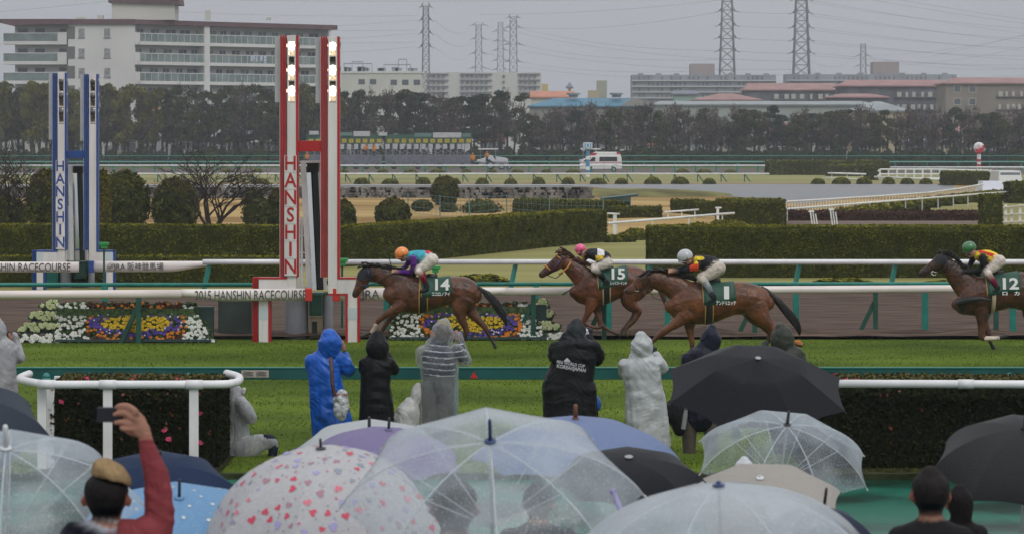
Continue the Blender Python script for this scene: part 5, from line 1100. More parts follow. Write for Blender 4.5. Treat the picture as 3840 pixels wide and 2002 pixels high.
def band(P, tr, xa, xb, t0, t1, off, name, m, parent, skew=0, nx=8, nt=14, lim=None, both=False, solid=.012):
    """strip wrapped round the trunk; angle 0 is the spine, 90 the near flank"""
    mb = MB()
    for i in range(nx + 1):
        for j in range(nt + 1):
            th = R(t0 + (t1 - t0) * j / nt); x = xa + (xb - xa) * i / nx + skew * (j / nt); c, r, w = trunk_at(tr, x)
            w *= 1.0; v = P.p(x, c - (r + off) * math.cos(th)); v.y -= P.r(w + off) * math.sin(th); mb.v.append(tuple(v))
    for i in range(nx):
        for j in range(nt): mb.f.append((i * (nt + 1) + j, i * (nt + 1) + j + 1, (i + 1) * (nt + 1) + j + 1, (i + 1) * (nt + 1) + j)); mb.m.append(0)
    o = mb.build(name, m, parent, smooth=True); sd = o.modifiers.new("thick", 'SOLIDIFY'); sd.thickness = solid; sd.offset = 0; return o
def horse(label, P, tr, neck, head, legs, tail, ears, coat, mane_m, mane, cloth, girth, num, name_t, white=(), blaze=None, nose=(.03, .02, .018), extra=None, eye=None, bridle=(), rein=None, hood=None, dk=None):
    D0 = P.D; t = thing("racehorse", label, "horse", tuple(P.p(tr[3][0], tr[3][1]).xy) + (0,), "racehorses galloping past the winning posts")
    dk = dk or tuple(c * .10 for c in coat); L = []
    L.append(P.chain([(x, c, r, w) for x, c, r, w in tr], 0, coat)); L.append(P.chain(neck, 0, coat)); L.append(P.chain([tuple(h[:4]) + ((coat if i < len(head) - 2 else tuple(.5 * a + .5 * b for a, b in zip(coat, nose))),) for i, h in enumerate(head)], 0, coat))
    # jaw and muscle masses
    for side, st in legs:
        q = []; n = len(st)
        for i, e in enumerate(st):
            f = max(0, min(1, (i - (n - 4)) / 1.5)); c = tuple(a * (1 - f) + b * f for a, b in zip(coat, BLK if dk[0] < .05 else dk)); 
            if i >= n - 1: c = (.05, .042, .035)
            d = side * (.115, .14)[i] if i < 2 else side * .13; w = (e[3] if len(e) > 3 else e[2] * (.62 if i < 2 else .8)); q.append((e[0], e[1], e[2], w, c, d))
        L.append(P.chain(q, 0, coat))
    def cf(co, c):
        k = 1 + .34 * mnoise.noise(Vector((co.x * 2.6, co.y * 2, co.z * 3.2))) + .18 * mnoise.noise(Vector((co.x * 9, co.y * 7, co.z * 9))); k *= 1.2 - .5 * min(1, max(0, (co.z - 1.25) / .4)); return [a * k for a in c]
    mus = lambda p: .010 * mnoise.noise(Vector((p.x * 6, p.y * 4, p.z * 5))) + .004 * mnoise.noise(Vector((p.x * 17, p.y * 9, p.z * 13)))
    body = fuse("body", L, coat_m, .013, 9, t, cf, mus)
    for x, y, tx, ty in ears:
        for d in (-.07,): pass
    for i, (x, y, tx, ty) in enumerate(ears):
        q = []; a = P.p(x, y, -.05 if i else .06); b = P.p(tx, ty, -.06 if i else .07); mb = MB(); mb.tube([a, a.lerp(b, .4), a.lerp(b, .8), b], [.028, .034, .018, .003], 8); mb.build("ear", mane_m if dk[0] < .02 and coat[0] < .12 else mat("ear_brown", tuple(c * .8 for c in coat), .6), t, smooth=True)
    if eye: q = MB(); v = P.p(eye[0], eye[1], -P.r(36)); q.ell(v, .022, .012, .022, 12, 8, 0, zmin=-.99); q.build("eye", mat("eye_black", (.008, .006, .005), .1), t, smooth=True); q = MB(); v = P.p(eye[2], eye[3], -P.r(26)); q.ell(v, .018, .01, .022, 10, 6, 0, zmin=-.99); q.build("nostril", mat("eye_black", (.008, .006, .005), .1), t, smooth=True)
    # mane: locks
    mb = MB(); rnd = random.Random(len(label)); pts = [P.p(x, y) for x, y in mane]; n = 46
    for i in range(n):
        f = i / n * (len(pts) - 1); k = int(f); a = pts[k].lerp(pts[k + 1], f - k); tdir = (pts[k] - pts[k + 1]).normalized()
        e = a - tdir * rnd.uniform(.10, .26) + Vector((0, rnd.uniform(-.11, -.03), rnd.uniform(-.05, .07))); mm_ = a.lerp(e, .5) + Vector((0, rnd.uniform(-.05, 0), rnd.uniform(.01, .04))); mb.tube([a, mm_, e], [.026, .02, .004], 5, cap=False)
    mb.tube(pts, [.035] * len(pts), 8); mb.build("mane", mane_m, t, smooth=True)
    if tail:
        mb = MB(); pts = [P.p(x, y) for x, y, r in tail]; rs = [P.r(r) for x, y, r in tail]; mb.tube(pts, [r * .55 for r in rs], 10)
        for i in range(70):
            k0 = rnd.uniform(0, .45) * (len(pts) - 1); off = Vector((rnd.gauss(0, 1), rnd.gauss(0, .7), rnd.gauss(0, 1))).normalized(); q = []; rr = []
            for j in range(6):
                f = min(len(pts) - 1.001, k0 + (len(pts) - 1 - k0) * j / 5 * rnd.uniform(.9, 1)); k = int(f); a = pts[k].lerp(pts[k + 1], f - k); r = rs[k] * (1 - f + k) + rs[k + 1] * (f - k); q.append(a + off * r * .8 * min(1, j * .4)); rr.append(.012 - .002 * j)
            mb.tube(q, rr, 4, cap=False)
        mb.build("tail", mane_m, t, smooth=True)
    xa, xb, ang, sk = cloth; sc_ = band(P, tr, xa, xb, -60, ang, 9, "saddlecloth", cloth_g, t, skew=sk, solid=.016)
    band(P, tr, xa - 4, xa + 8, -60, ang, 12, "cloth_piping", strap_g, sc_, skew=sk, nx=1, solid=.014)
    gx_, gw, gs, gm_, ge = girth; g = band(P, tr, gx_, gx_ + gw, 20, 190, 6, "girth", gm_, t, skew=gs, nx=2, nt=20, solid=.01)
    for a in (-.28 * gw, gw * 1.08): band(P, tr, gx_ + a, gx_ + a + gw * .2, 20, 190, 7, "girth_edge", ge, g, skew=gs, nx=1, nt=20, solid=.01)
    # saddle
    xs_ = (xa + xb) / 2 - 20; c, r, w = trunk_at(tr, xs_); mb = MB(); v = [P.p(xs_ - 60, c - r - 26), P.p(xs_, c - r - 14), P.p(xs_ + 70, c - r - 20)]; mb.tube(v, [.05, .07, .05], 10); mb.build("saddle", strap_k, t, smooth=True)
    # numbers on the near flank
    nx_, ny_, nh, nw = num; c, r, w = trunk_at(tr, nx_); yy = P.D - P.r(w) - .035; v = P.p(nx_, ny_); tl = R(90 - 9)
    text(name_t[0], (v.x, yy + .02, v.z), P.r(nh) * 1.38, num_w, t, rot=(tl, 0, R(0)), name="number", width=P.r(nw), bold=.03 if name_t[0] != '1' else .035)
    v = P.p(name_t[2], name_t[3]); text(name_t[1], (v.x, yy - .005, v.z), P.r(name_t[5]) * 1.2, num_w, t, rot=(tl, 0, 0), name="lettering", width=P.r(name_t[4]), bold=.02)
    for st, m_, rad in bridle:      # straps on the near side of the head
        mb = MB(); mb.tube([P.p(x, y, -P.r(d)) for x, y, d in st], rad, 6); mb.build("bridle_strap", m_, t, smooth=True)
    if rein:
        mb = MB(); mb.tube([P.p(x, y, -P.r(d)) for x, y, d in rein], .009, 6); mb.build("rein", leather if coat[0] < .12 else strap_k, t, smooth=True)
    for st, col_ in white:
        fuse("leg_marking", [P.chain(st, -.13, col_, lat=1)], coat_m, .012, 1, t)
    if hood:
        fuse("hood", [P.chain(h, 0, (.012, .013, .02)) for h in hood], mat("hood_cloth", (.012, .013, .02), .7, 10, .2), .012, 2, t)
    return t
def jockey(label, P, helm, head, torso, thigh, shin, boot, arm, far_arm, cols, cf=None, helm_m=None, peak=None, lat=.2, goggles=None):
    t = thing("person", label, "person", tuple(P.p(torso[-1][0], torso[-1][1])), "jockeys on the galloping racehorses"); skin = (.42, .23, .16); L = []
    tc, pc, bc, ac = cols[:4]
    L.append(P.chain([(x, y, r, P.sc * P.s * lat * (.85 if i == 0 else 1)) for i, (x, y, r) in enumerate(torso)], 0, tc)); L.append(P.chain(head, 0, skin))
    L.append(P.chain([(head[0][0], head[0][1], head[0][2] * .6), (torso[0][0], torso[0][1], head[0][2] * .7)], 0, skin))
    for sd in (-1, 1):
        o = (8, 4) if sd > 0 else (0, 0)
        L.append(P.chain([(x + o[0], y + o[1], r, r * .9) for x, y, r in thigh], sd * .17, pc)); L.append(P.chain([(x + o[0], y + o[1], r, r * .9, pc if i == 0 else (cols[4] if len(cols) > 4 and i == 1 else bc)) for i, (x, y, r) in enumerate(shin)], sd * .25, bc))
        L.append(P.chain([(x + o[0], y + o[1], r, r * .8) for x, y, r in boot], sd * .26, bc))
    L.append(P.chain([(x, y, r, r * .95, ac if i < len(arm) - 1 else (skin if len(cols) < 6 else cols[5]), -.19 if i < 2 else -.10) for i, (x, y, r) in enumerate(arm)], -.17, ac))
    L.append(P.chain([(x, y, r, r * .95, ac if i < len(far_arm) - 1 else skin, .19 if i < 2 else .08) for i, (x, y, r) in enumerate(far_arm)], .17, ac))
    # fingers closed round the reins
    hx, hy, hr = arm[-1]; ex, ey, _ = arm[-2]; dx, dy = hx - ex, hy - ey; ln = math.hypot(dx, dy); dx /= ln; dy /= ln
    for side in (-.10, .08):
        for k in range(4): L.append(P.chain([(hx + dx * hr * .5 - dy * hr * (.6 - .38 * k), hy + dy * hr * .5 + dx * hr * (.6 - .38 * k), hr * .27), (hx + dx * hr * 1.35 - dy * hr * (.6 - .38 * k), hy + dy * hr * 1.3 + dx * hr * (.6 - .38 * k), hr * .25), (hx + dx * hr * 1.2 - dy * hr * (.5 - .38 * k), hy + dy * hr + hr * .55 + dx * hr * (.5 - .38 * k), hr * .22)], side - .015 * k, skin if len(cols) < 6 else cols[5]))
        L.append(P.chain([(hx, hy - hr * .4, hr * .32), (hx + dx * hr * 1.1, hy - hr * .85, hr * .26)], side, skin if len(cols) < 6 else cols[5]))
    # nose and chin
    a, b, r = head[-1]; L.append(P.chain([(a - r * .7, b - r * .1, r * .3, r * .22), (a - r * 1.15, b + r * .15, r * .2, r * .18)], 0, skin))
    k = P.sc * P.s
    b_ = fuse("body", L, cloth_m, .0105, 3, t, (lambda co, c: cf(1920 + co.x * P.s, HZ + (HC - co.z) * P.s, c, co)) if cf else None)
    hx, hy, hr = helm; v = P.p(hx, hy); mb = MB(); rr = P.r(hr)
    mb.ell((v.x, v.y, v.z), rr, rr * .82, rr * .92, 26, 16, 0, zmin=-.45); ho = mb.build("helmet", helm_m, t, smooth=True); ho.data.transform(Matrix.Translation(v) @ Matrix.Rotation(R(-18), 4, 'Y') @ Matrix.Translation(-v))
    mb = MB(); px_, py_ = peak; w = P.p(px_, py_); mb.ell((w.x + rr * .35, v.y, w.z), rr * .62, rr * .62, .018, 20, 6, 0, zmin=-.99); mb.build("helmet_peak", helm_m, ho, smooth=True)
    mb = MB(); mb.tube([(v.x + rr * .25, v.y - rr * .80, v.z - rr * .1), (v.x + rr * .12, v.y - rr * .72, v.z - rr * .8), (v.x - rr * .05, v.y - rr * .3, v.z - rr * 1.15)], .007, 5); mb.build("chin_strap", strap_k, ho)
    if goggles:
        mb = MB(); w = P.p(*goggles); mb.ell((w.x, w.y - P.r(head[-1][2]) * .62, w.z), .042, .025, .024, 14, 8, 0, zmin=-.99); mb.build("goggles", mat("goggles", (.03, .03, .035), .15), t, smooth=True)
    return t
gold = strap_g; blk = strap_k; purple_s = mat("purple_strap", (.05, .02, .12), .5); yel_s = mat("orange_strap", (.62, .28, .04), .5); beige_g = mat("beige_girth", (.5, .38, .26), .6)
def helmet_mat(n, c): return mat(n, c, .22, 20, .05, coat=.5)
# --- leading horse
P = Pose(1300, 900, 3.174, 184)
TR14 = [(510, 640, 105, 92), (560, 645, 150, 112), (620, 640, 190, 125), (720, 645, 225, 135), (830, 652, 222, 142), (950, 650, 200, 148), (1080, 632, 178, 146), (1200, 602, 165, 142), (1320, 598, 170, 145), (1420, 622, 172, 138), (1500, 652, 142, 115), (1540, 665, 95, 80)]
horse("dark bay racehorse with blinkers leading at the winning post, saddlecloth numbered fourteen", P, TR14,
      [(700, 560, 165, 92), (600, 500, 142, 72), (480, 445, 118, 58), (370, 405, 104, 50), (290, 395, 92, 46)],
      [(262, 375, 82, 44), (215, 425, 86, 42), (182, 490, 78, 38), (148, 560, 56, 31), (118, 615, 48, 29), (98, 655, 40, 26)],
      [(-1, [(660, 740, 105, 60), (590, 815, 66), (490, 865, 44), (385, 950, 34), (345, 1010, 23), (308, 1085, 22), (240, 1115, 20), (185, 1135, 26)]),
       (1, [(640, 780, 80, 50), (560, 870, 52), (490, 960, 38), (425, 1070, 30), (408, 1150, 22), (390, 1230, 22), (370, 1270, 27)]),
       (-1, [(1400, 690, 140, 75), (1350, 800, 98, 52), (1370, 920, 56), (1425, 1060, 40), (1412, 1130, 26), (1398, 1190, 24), (1370, 1235, 28)]),
       (1, [(1420, 740, 110, 60), (1480, 860, 72), (1570, 960, 44), (1650, 1050, 36), (1700, 1150, 23), (1755, 1245, 21), (1772, 1282, 26)])],
      [(1500, 535, 26), (1560, 555, 34), (1660, 630, 60), (1780, 760, 70), (1870, 900, 50), (1905, 1020, 12)], [(200, 320, 178, 262), (258, 325, 262, 262)],
      (.078, .027, .011), hair_b, [(820, 420), (680, 372), (540, 345), (400, 315), (290, 305), (215, 330)], (850, 1212, 96, 45), (885, 72, -10, blk, gold), (1125, 528, 132, 172), ("14", "ココロノアイ", 1125, 635, 215, 44),
      white=[([(352, 1000, 27), (330, 1050, 26), (300, 1090, 25)], (.45, .34, .25))], eye=(200, 440, 92, 640),
      bridle=[([(245, 330, 40), (262, 400, 48), (290, 480, 50)], mat("navy_strap", (.015, .02, .06), .4), .022), ([(130, 520, 34), (190, 545, 42), (270, 530, 48)], mat("navy_strap", (.015, .02, .06), .4), .014), ([(275, 330, 40), (300, 420, 50), (230, 560, 46), (190, 590, 36)], blk, .011)],
      rein=[(195, 590, 34), (330, 510, 60), (450, 440, 72), (560, 385, 60)], hood=[[(275, 372, 60, 48), (215, 412, 82, 45), (180, 480, 70, 41)]], blaze=None)
def cf14(px, py, c, co):
    if co.z < -9: return c
    cx, cy = (px - 1300) * 3.174, (py - 900) * 3.174
    if c[2] > .3 and c[0] < .2 and cx > 905:   # chevron on the back of the silks
        d = cx - 950 - max(0, 200 - cy) * -.35
        if abs(cx - (1000 - abs(cy - 190) * .45 * (1 if cy < 190 else -.35))) < 38: return (.55, .03, .04)
    return c
jockey("jockey in orange cap and turquoise silks with purple sleeves, crouched on the leader", P, (655, 160, 84), [(690, 195, 55), (665, 225, 42)], [(765, 195, 66), (870, 205, 84), (985, 205, 76)],
       [(1020, 225, 76), (940, 300, 66), (855, 352, 52)], [(855, 365, 42), (905, 420, 33), (950, 520, 32)], [(955, 520, 32), (950, 580, 30), (890, 605, 22)],
       [(790, 220, 44), (800, 300, 40), (770, 375, 36), (650, 378, 24), (575, 370, 26)], [(745, 240, 38), (700, 320, 30), (640, 350, 24), (590, 360, 24)],
       ((.05, .36, .45), (.66, .60, .54), (.02, .02, .022), (.10, .02, .20), (.25, .03, .05)), cf14, helmet_mat("orange_helmet", (.85, .26, .05)), (600, 215), goggles=(640, 222))
mb = MB(); mb.tube([P.p(545, 345, -.1), P.p(500, 180, -.14), P.p(455, 85, -.15)], [.012, .009, .02], 6); tag(mb.build("whip", strap_k, origin=tuple(P.p(500, 200))), "thin dark whip held upright by the orange-capped jockey", "whip")
# --- number fifteen
P = Pose(2000, 880, 3.198, 177)
TR15 = [(500, 680, 90, 80), (540, 685, 135, 100), (600, 675, 175, 118), (700, 650, 220, 135), (800, 638, 212, 142), (900, 618, 193, 148), (1000, 583, 184, 148), (1100, 563, 188, 145), (1200, 568, 192, 145), (1300, 590, 165, 128), (1365, 605, 110, 95)]
horse("reddish chestnut racehorse with orange noseband, second in line, saddlecloth numbered fifteen", P, TR15,
      [(660, 580, 160, 90), (560, 480, 132, 68), (470, 400, 110, 56), (405, 345, 92, 50)],
      [(360, 290, 74, 44), (305, 330, 84, 43), (250, 370, 76, 40), (195, 410, 62, 34), (140, 455, 50, 30), (95, 485, 40, 26)],
      [(-1, [(700, 770, 100, 58), (675, 870, 62), (640, 960, 42), (600, 1045, 35), (680, 1090, 24), (770, 1108, 23), (840, 1080, 26)]),
       (1, [(740, 800, 75, 50), (765, 910, 48), (795, 1010, 34), (815, 1085, 30), (890, 1135, 23), (990, 1180, 23), (1050, 1200, 28)]),
       (-1, [(1230, 650, 140, 75), (1160, 770, 98, 52), (1200, 850, 60), (1265, 920, 42), (1190, 1040, 28), (1110, 1120, 24), (1125, 1200, 28)]),
       (1, [(1200, 690, 120, 60), (1120, 790, 80), (1170, 870, 50), (1225, 930, 38), (1160, 1040, 25), (1080, 1130, 22), (1060, 1180, 26)])],
      [(1360, 470, 26), (1420, 500, 36), (1500, 600, 45), (1560, 740, 40), (1590, 860, 14)], [(310, 235, 305, 178), (370, 240, 388, 198)],
      (.100, .029, .011), hair_r, [(720, 385), (620, 345), (520, 300), (450, 255), (400, 225), (340, 225)], (735, 1095, 92, 40), (838, 62, 12, blk, beige_g), (1000, 470, 128, 160), ("15", "レッツゴードンキ", 1015, 575, 195, 36),
      eye=(235, 325, 90, 468), dk=(.06, .022, .010),
      bridle=[([(262, 240, 30), (300, 265, 42), (330, 290, 44)], yel_s, .016), ([(135, 365, 20), (165, 390, 34), (205, 425, 36)], yel_s, .016), ([(450, 320, 40), (410, 390, 52), (360, 435, 50), (300, 470, 44)], yel_s, .017), ([(330, 290, 46), (280, 370, 48), (215, 430, 40)], purple_s, .02), ([(200, 430, 38), (165, 455, 32), (190, 495, 30), (270, 520, 30), (355, 455, 40)], blk, .011)],
      rein=[(600, 400, 60), (560, 520, 78), (500, 600, 78)], blaze=1)
def cf15(px, py, c, co):
    cx, cy = (px - 2000) * 3.198, (py - 880) * 3.198
    if c[0] < .06 and co.z > 1.3:
        if 745 < cx < 840 and 245 < cy < 330 and co.y < P15.D - .10: return (.66, .44, .05)
        if 765 < cx < 850 and 160 < cy < 250: return (.66, .66, .68)
        if 560 < cx < 620 and 270 < cy < 310: return (.66, .44, .05)
    return c
P15 = P
jockey("jockey in pink cap and black silks with yellow armband on the chestnut", P, (562, 172, 66), [(600, 215, 48), (580, 240, 38)], [(665, 225, 60), (770, 245, 80), (880, 275, 66)],
       [(905, 330, 60), (820, 360, 62), (720, 392, 50)], [(720, 405, 42), (800, 470, 34), (865, 560, 29)], [(870, 550, 30), (890, 575, 27), (840, 592, 20)],
       [(715, 235, 48), (785, 290, 42), (820, 345, 36), (765, 420, 30), (735, 435, 24)], [(640, 260, 40), (590, 320, 32), (575, 350, 24), (570, 365, 22)],
       ((.018, .018, .022), (.60, .54, .50), (.016, .016, .018), (.018, .018, .022), (.02, .02, .02), (.02, .02, .02)), cf15, helmet_mat("pink_helmet", (.80, .10, .26)), (525, 225), goggles=(565, 235))
mb = MB(); mb.tube([P.p(690, 480, -.35), P.p(560, 570, -.36), P.p(460, 632, -.36), P.p(345, 705, -.36)], [.012, .01, .009, .022], 6); tag(mb.build("whip", strap_k, origin=tuple(P.p(500, 600))), "black whip carried low across the chest of the chestnut horse", "whip")
# --- number one
P = Pose(2340, 900, 3.0528, 194)
TR1 = [(535, 755, 95, 82), (580, 755, 150, 105), (650, 745, 190, 125), (760, 722, 242, 142), (880, 718, 247, 150), (1000, 715, 235, 158), (1120, 697, 205, 158), (1240, 667, 188, 154), (1360, 664, 189, 154), (1480, 682, 182, 148), (1590, 705, 148, 122), (1645, 722, 98, 88)]
horse("glossy bay racehorse stretching low behind the chestnut, saddlecloth numbered one", P, TR1,
      [(720, 640, 180, 95), (610, 560, 150, 74), (490, 500, 122, 60), (380, 465, 108, 52), (310, 452, 98, 48)],
      [(272, 440, 84, 44), (215, 465, 86, 42), (165, 510, 76, 38), (110, 550, 58, 32), (60, 578, 50, 30), (22, 592, 40, 26)],
      [(-1, [(730, 820, 115, 66), (640, 910, 72), (540, 980, 50), (430, 1060, 40), (370, 1110, 28), (290, 1190, 24), (245, 1240, 24), (215, 1275, 30)]),
       (1, [(760, 900, 85, 55), (755, 1010, 58), (768, 1100, 40), (782, 1180, 34), (784, 1240, 26), (770, 1310, 26), (755, 1345, 32)]),
       (-1, [(1500, 740, 150, 80), (1570, 870, 105, 56), (1660, 970, 60), (1740, 1060, 42), (1830, 1130, 28), (1930, 1175, 25), (2025, 1192, 30)]),
       (1, [(1450, 780, 130, 66), (1520, 900, 84), (1620, 990, 50), (1680, 1080, 38), (1650, 1180, 26), (1625, 1260, 24), (1600, 1300, 30)])],
      [(1570, 535, 28), (1630, 570, 40), (1740, 670, 62), (1850, 800, 62), (1950, 920, 60), (2005, 1010, 38), (2012, 1085, 10)], [(250, 395, 222, 348), (285, 395, 300, 345)],
      (.100, .034, .012), hair_b, [(830, 455), (700, 420), (580, 385), (450, 355), (330, 355), (270, 375)], (870, 1240, 94, 30), (935, 66, 0, blk, gold), (1162, 600, 142, 58), ("1", "アンドリエッテ", 1155, 712, 225, 46),
      eye=(205, 450, 30, 578), bridle=[([(255, 380, 40), (290, 440, 48), (275, 520, 48), (190, 575, 40)], blk, .012), ([(120, 500, 34), (160, 560, 40), (220, 590, 38)], blk, .011), ([(120, 575, 36), (160, 585, 36), (170, 560, 36)], chrome, .008)],
      rein=[(200, 580, 36), (290, 570, 50), (330, 650, 60), (420, 685, 66), (500, 695, 60)], dk=(.02, .012, .01))
def cf1(px, py, c, co):
    cx, cy = (px - 2340) * 3.0528, (py - 900) * 3.0528
    if c[0] < .06 and co.z > 1.3:
        a = math.atan2(cy - 205, cx - 800); rr = math.hypot(cx - 800, cy - 205); 
        if rr < 72 + 42 * math.cos(5 * a) and cy < 265: return (.66, .48, .03)
        if 745 < cx < 845 and 268 < cy < 350 and co.y < P1_.D - .08: return (.68, .07, .02)
    return c
P1_ = P
jockey("jockey in silver-grey cap and black silks with orange armband, pushing forward", P, (698, 190, 92), [(735, 230, 56), (715, 255, 44)], [(830, 235, 64), (935, 262, 92), (1040, 285, 84)],
       [(1090, 310, 84), (985, 385, 70), (870, 430, 54)], [(880, 440, 46), (945, 510, 38), (1000, 630, 34)], [(1000, 620, 36), (1020, 670, 34), (950, 705, 24)],
       [(840, 280, 50), (790, 315, 46), (715, 345, 38), (620, 355, 28), (540, 356, 26)], [(800, 290, 40), (720, 320, 32), (620, 340, 26), (500, 350, 24)],
       ((.016, .016, .019), (.55, .48, .42), (.016, .017, .02), (.016, .016, .019), (.30, .32, .36)), cf1, helmet_mat("silver_helmet", (.46, .47, .50)), (640, 250), goggles=(700, 262))
# --- number twelve
P = Pose(3420, 890, 2.983, 184)
TR12 = [(500, 735, 80, 75), (545, 738, 125, 98), (610, 715, 168, 118), (700, 680, 210, 135), (820, 645, 215, 142), (940, 620, 202, 148), (1060, 600, 194, 148), (1180, 594, 208, 146), (1300, 607, 216, 146), (1420, 630, 200, 136), (1510, 655, 150, 110), (1560, 670, 95, 80)]
horse("dark brown racehorse with dark hood and white-booted foreleg, at the right edge", P, TR12,
      [(680, 620, 175, 92), (570, 500, 140, 70), (480, 400, 118, 58), (410, 320, 96, 50)],
      [(365, 250, 80, 44), (312, 280, 86, 43), (262, 318, 78, 40), (205, 352, 60, 34), (150, 385, 50, 31), (112, 405, 42, 28)],
      [(-1, [(760, 790, 105, 60), (768, 900, 62), (770, 1010, 44), (768, 1105, 40), (850, 1125, 24), (950, 1120, 23), (1045, 1088, 27)]),
       (1, [(800, 800, 80, 50), (820, 930, 50), (850, 1040, 38), (868, 1110, 32), (888, 1170, 23), (915, 1220, 24), (930, 1262, 28)]),
       (-1, [(1400, 700, 150, 80), (1440, 860, 98), (1530, 980, 54), (1620, 1060, 40), (1640, 1160, 26), (1660, 1250, 24), (1650, 1290, 28)]),
       (1, [(1380, 720, 130, 66), (1330, 860, 84), (1400, 980, 50), (1480, 1070, 38), (1440, 1160, 25), (1400, 1230, 22), (1380, 1260, 26)])],
      [(1530, 520, 30), (1620, 570, 50), (1720, 680, 60), (1800, 820, 50), (1840, 950, 14)], [(322, 190, 300, 125), (392, 200, 432, 148)],
      (.066, .024, .012), hair_b, [(760, 415), (660, 385), (580, 340), (520, 270), (460, 210), (400, 190)], (790, 1165, 92, 30), (872, 46, 0, beige_g, blk), (1062, 515, 125, 178), ("12", "ロ   カ", 1080, 618, 190, 42),
      white=[([(800, 1122, 30), (880, 1124, 28), (955, 1118, 27)], (.55, .46, .38))], eye=(295, 265, 118, 390), nose=(.02, .015, .015),
      bridle=[([(170, 300, 30), (215, 325, 36), (250, 370, 40)], blk, .013), ([(235, 385, 42), (265, 385, 42), (262, 420, 42), (230, 420, 42), (205, 395, 40), (235, 372, 42)], chrome, .01), ([(395, 230, 44), (380, 330, 50), (300, 400, 46)], blk, .018)],
      rein=[(350, 410, 50), (450, 410, 66), (560, 400, 66)], hood=[[(365, 240, 66, 50), (320, 270, 84, 48), (280, 305, 70, 45)]])
band(P, TR12, 490, 560, 60, 125, 14, "breastplate", blk, bpy.data.objects[[o.name for o in bpy.data.objects if o.name.startswith('racehorse')][-1]], skew=20, nx=2)
mb = MB(); mb.tube([P.p(490, 720, 0), P.p(520, 725, -.2), P.p(600, 690, -.32), P.p(740, 670, -.40), P.p(850, 690, -.42)], [.05, .07, .07, .05, .015], 8); adopt(mb.build("breast_strap", blk, smooth=True), [o for o in bpy.data.objects if o.name.startswith('racehorse')][-1])
def cf12(px, py, c, co):
    cx, cy = (px - 3420) * 2.983, (py - 890) * 2.983
    if c[0] > .4 and c[1] > .25 and c[2] < .1:
        v = (cy - 130 - (cx - 720) * .28) / 42
        return (.50, .02, .02) if (v % 2) < .9 and cx > 735 else c
    return c
jockey("jockey in green cap with red and yellow striped silks and black sleeves", P, (640, 118, 80), [(668, 165, 54), (645, 195, 42)], [(735, 205, 58), (835, 225, 86), (930, 245, 72)],
       [(975, 255, 72), (895, 330, 60), (820, 378, 50)], [(825, 395, 42), (880, 465, 33), (925, 555, 31)], [(930, 545, 32), (930, 585, 28), (880, 595, 20)],
       [(775, 220, 46), (785, 290, 42), (765, 360, 36), (660, 378, 26), (600, 375, 26)], [(700, 240, 38), (670, 300, 30), (640, 345, 26), (610, 360, 22)],
       ((.70, .50, .03), (.62, .54, .50), (.02, .02, .022), (.014, .014, .018), (.22, .03, .06), (.02, .02, .02)), cf12, helmet_mat("green_helmet", (.04, .17, .06)), (590, 165), goggles=(635, 190))
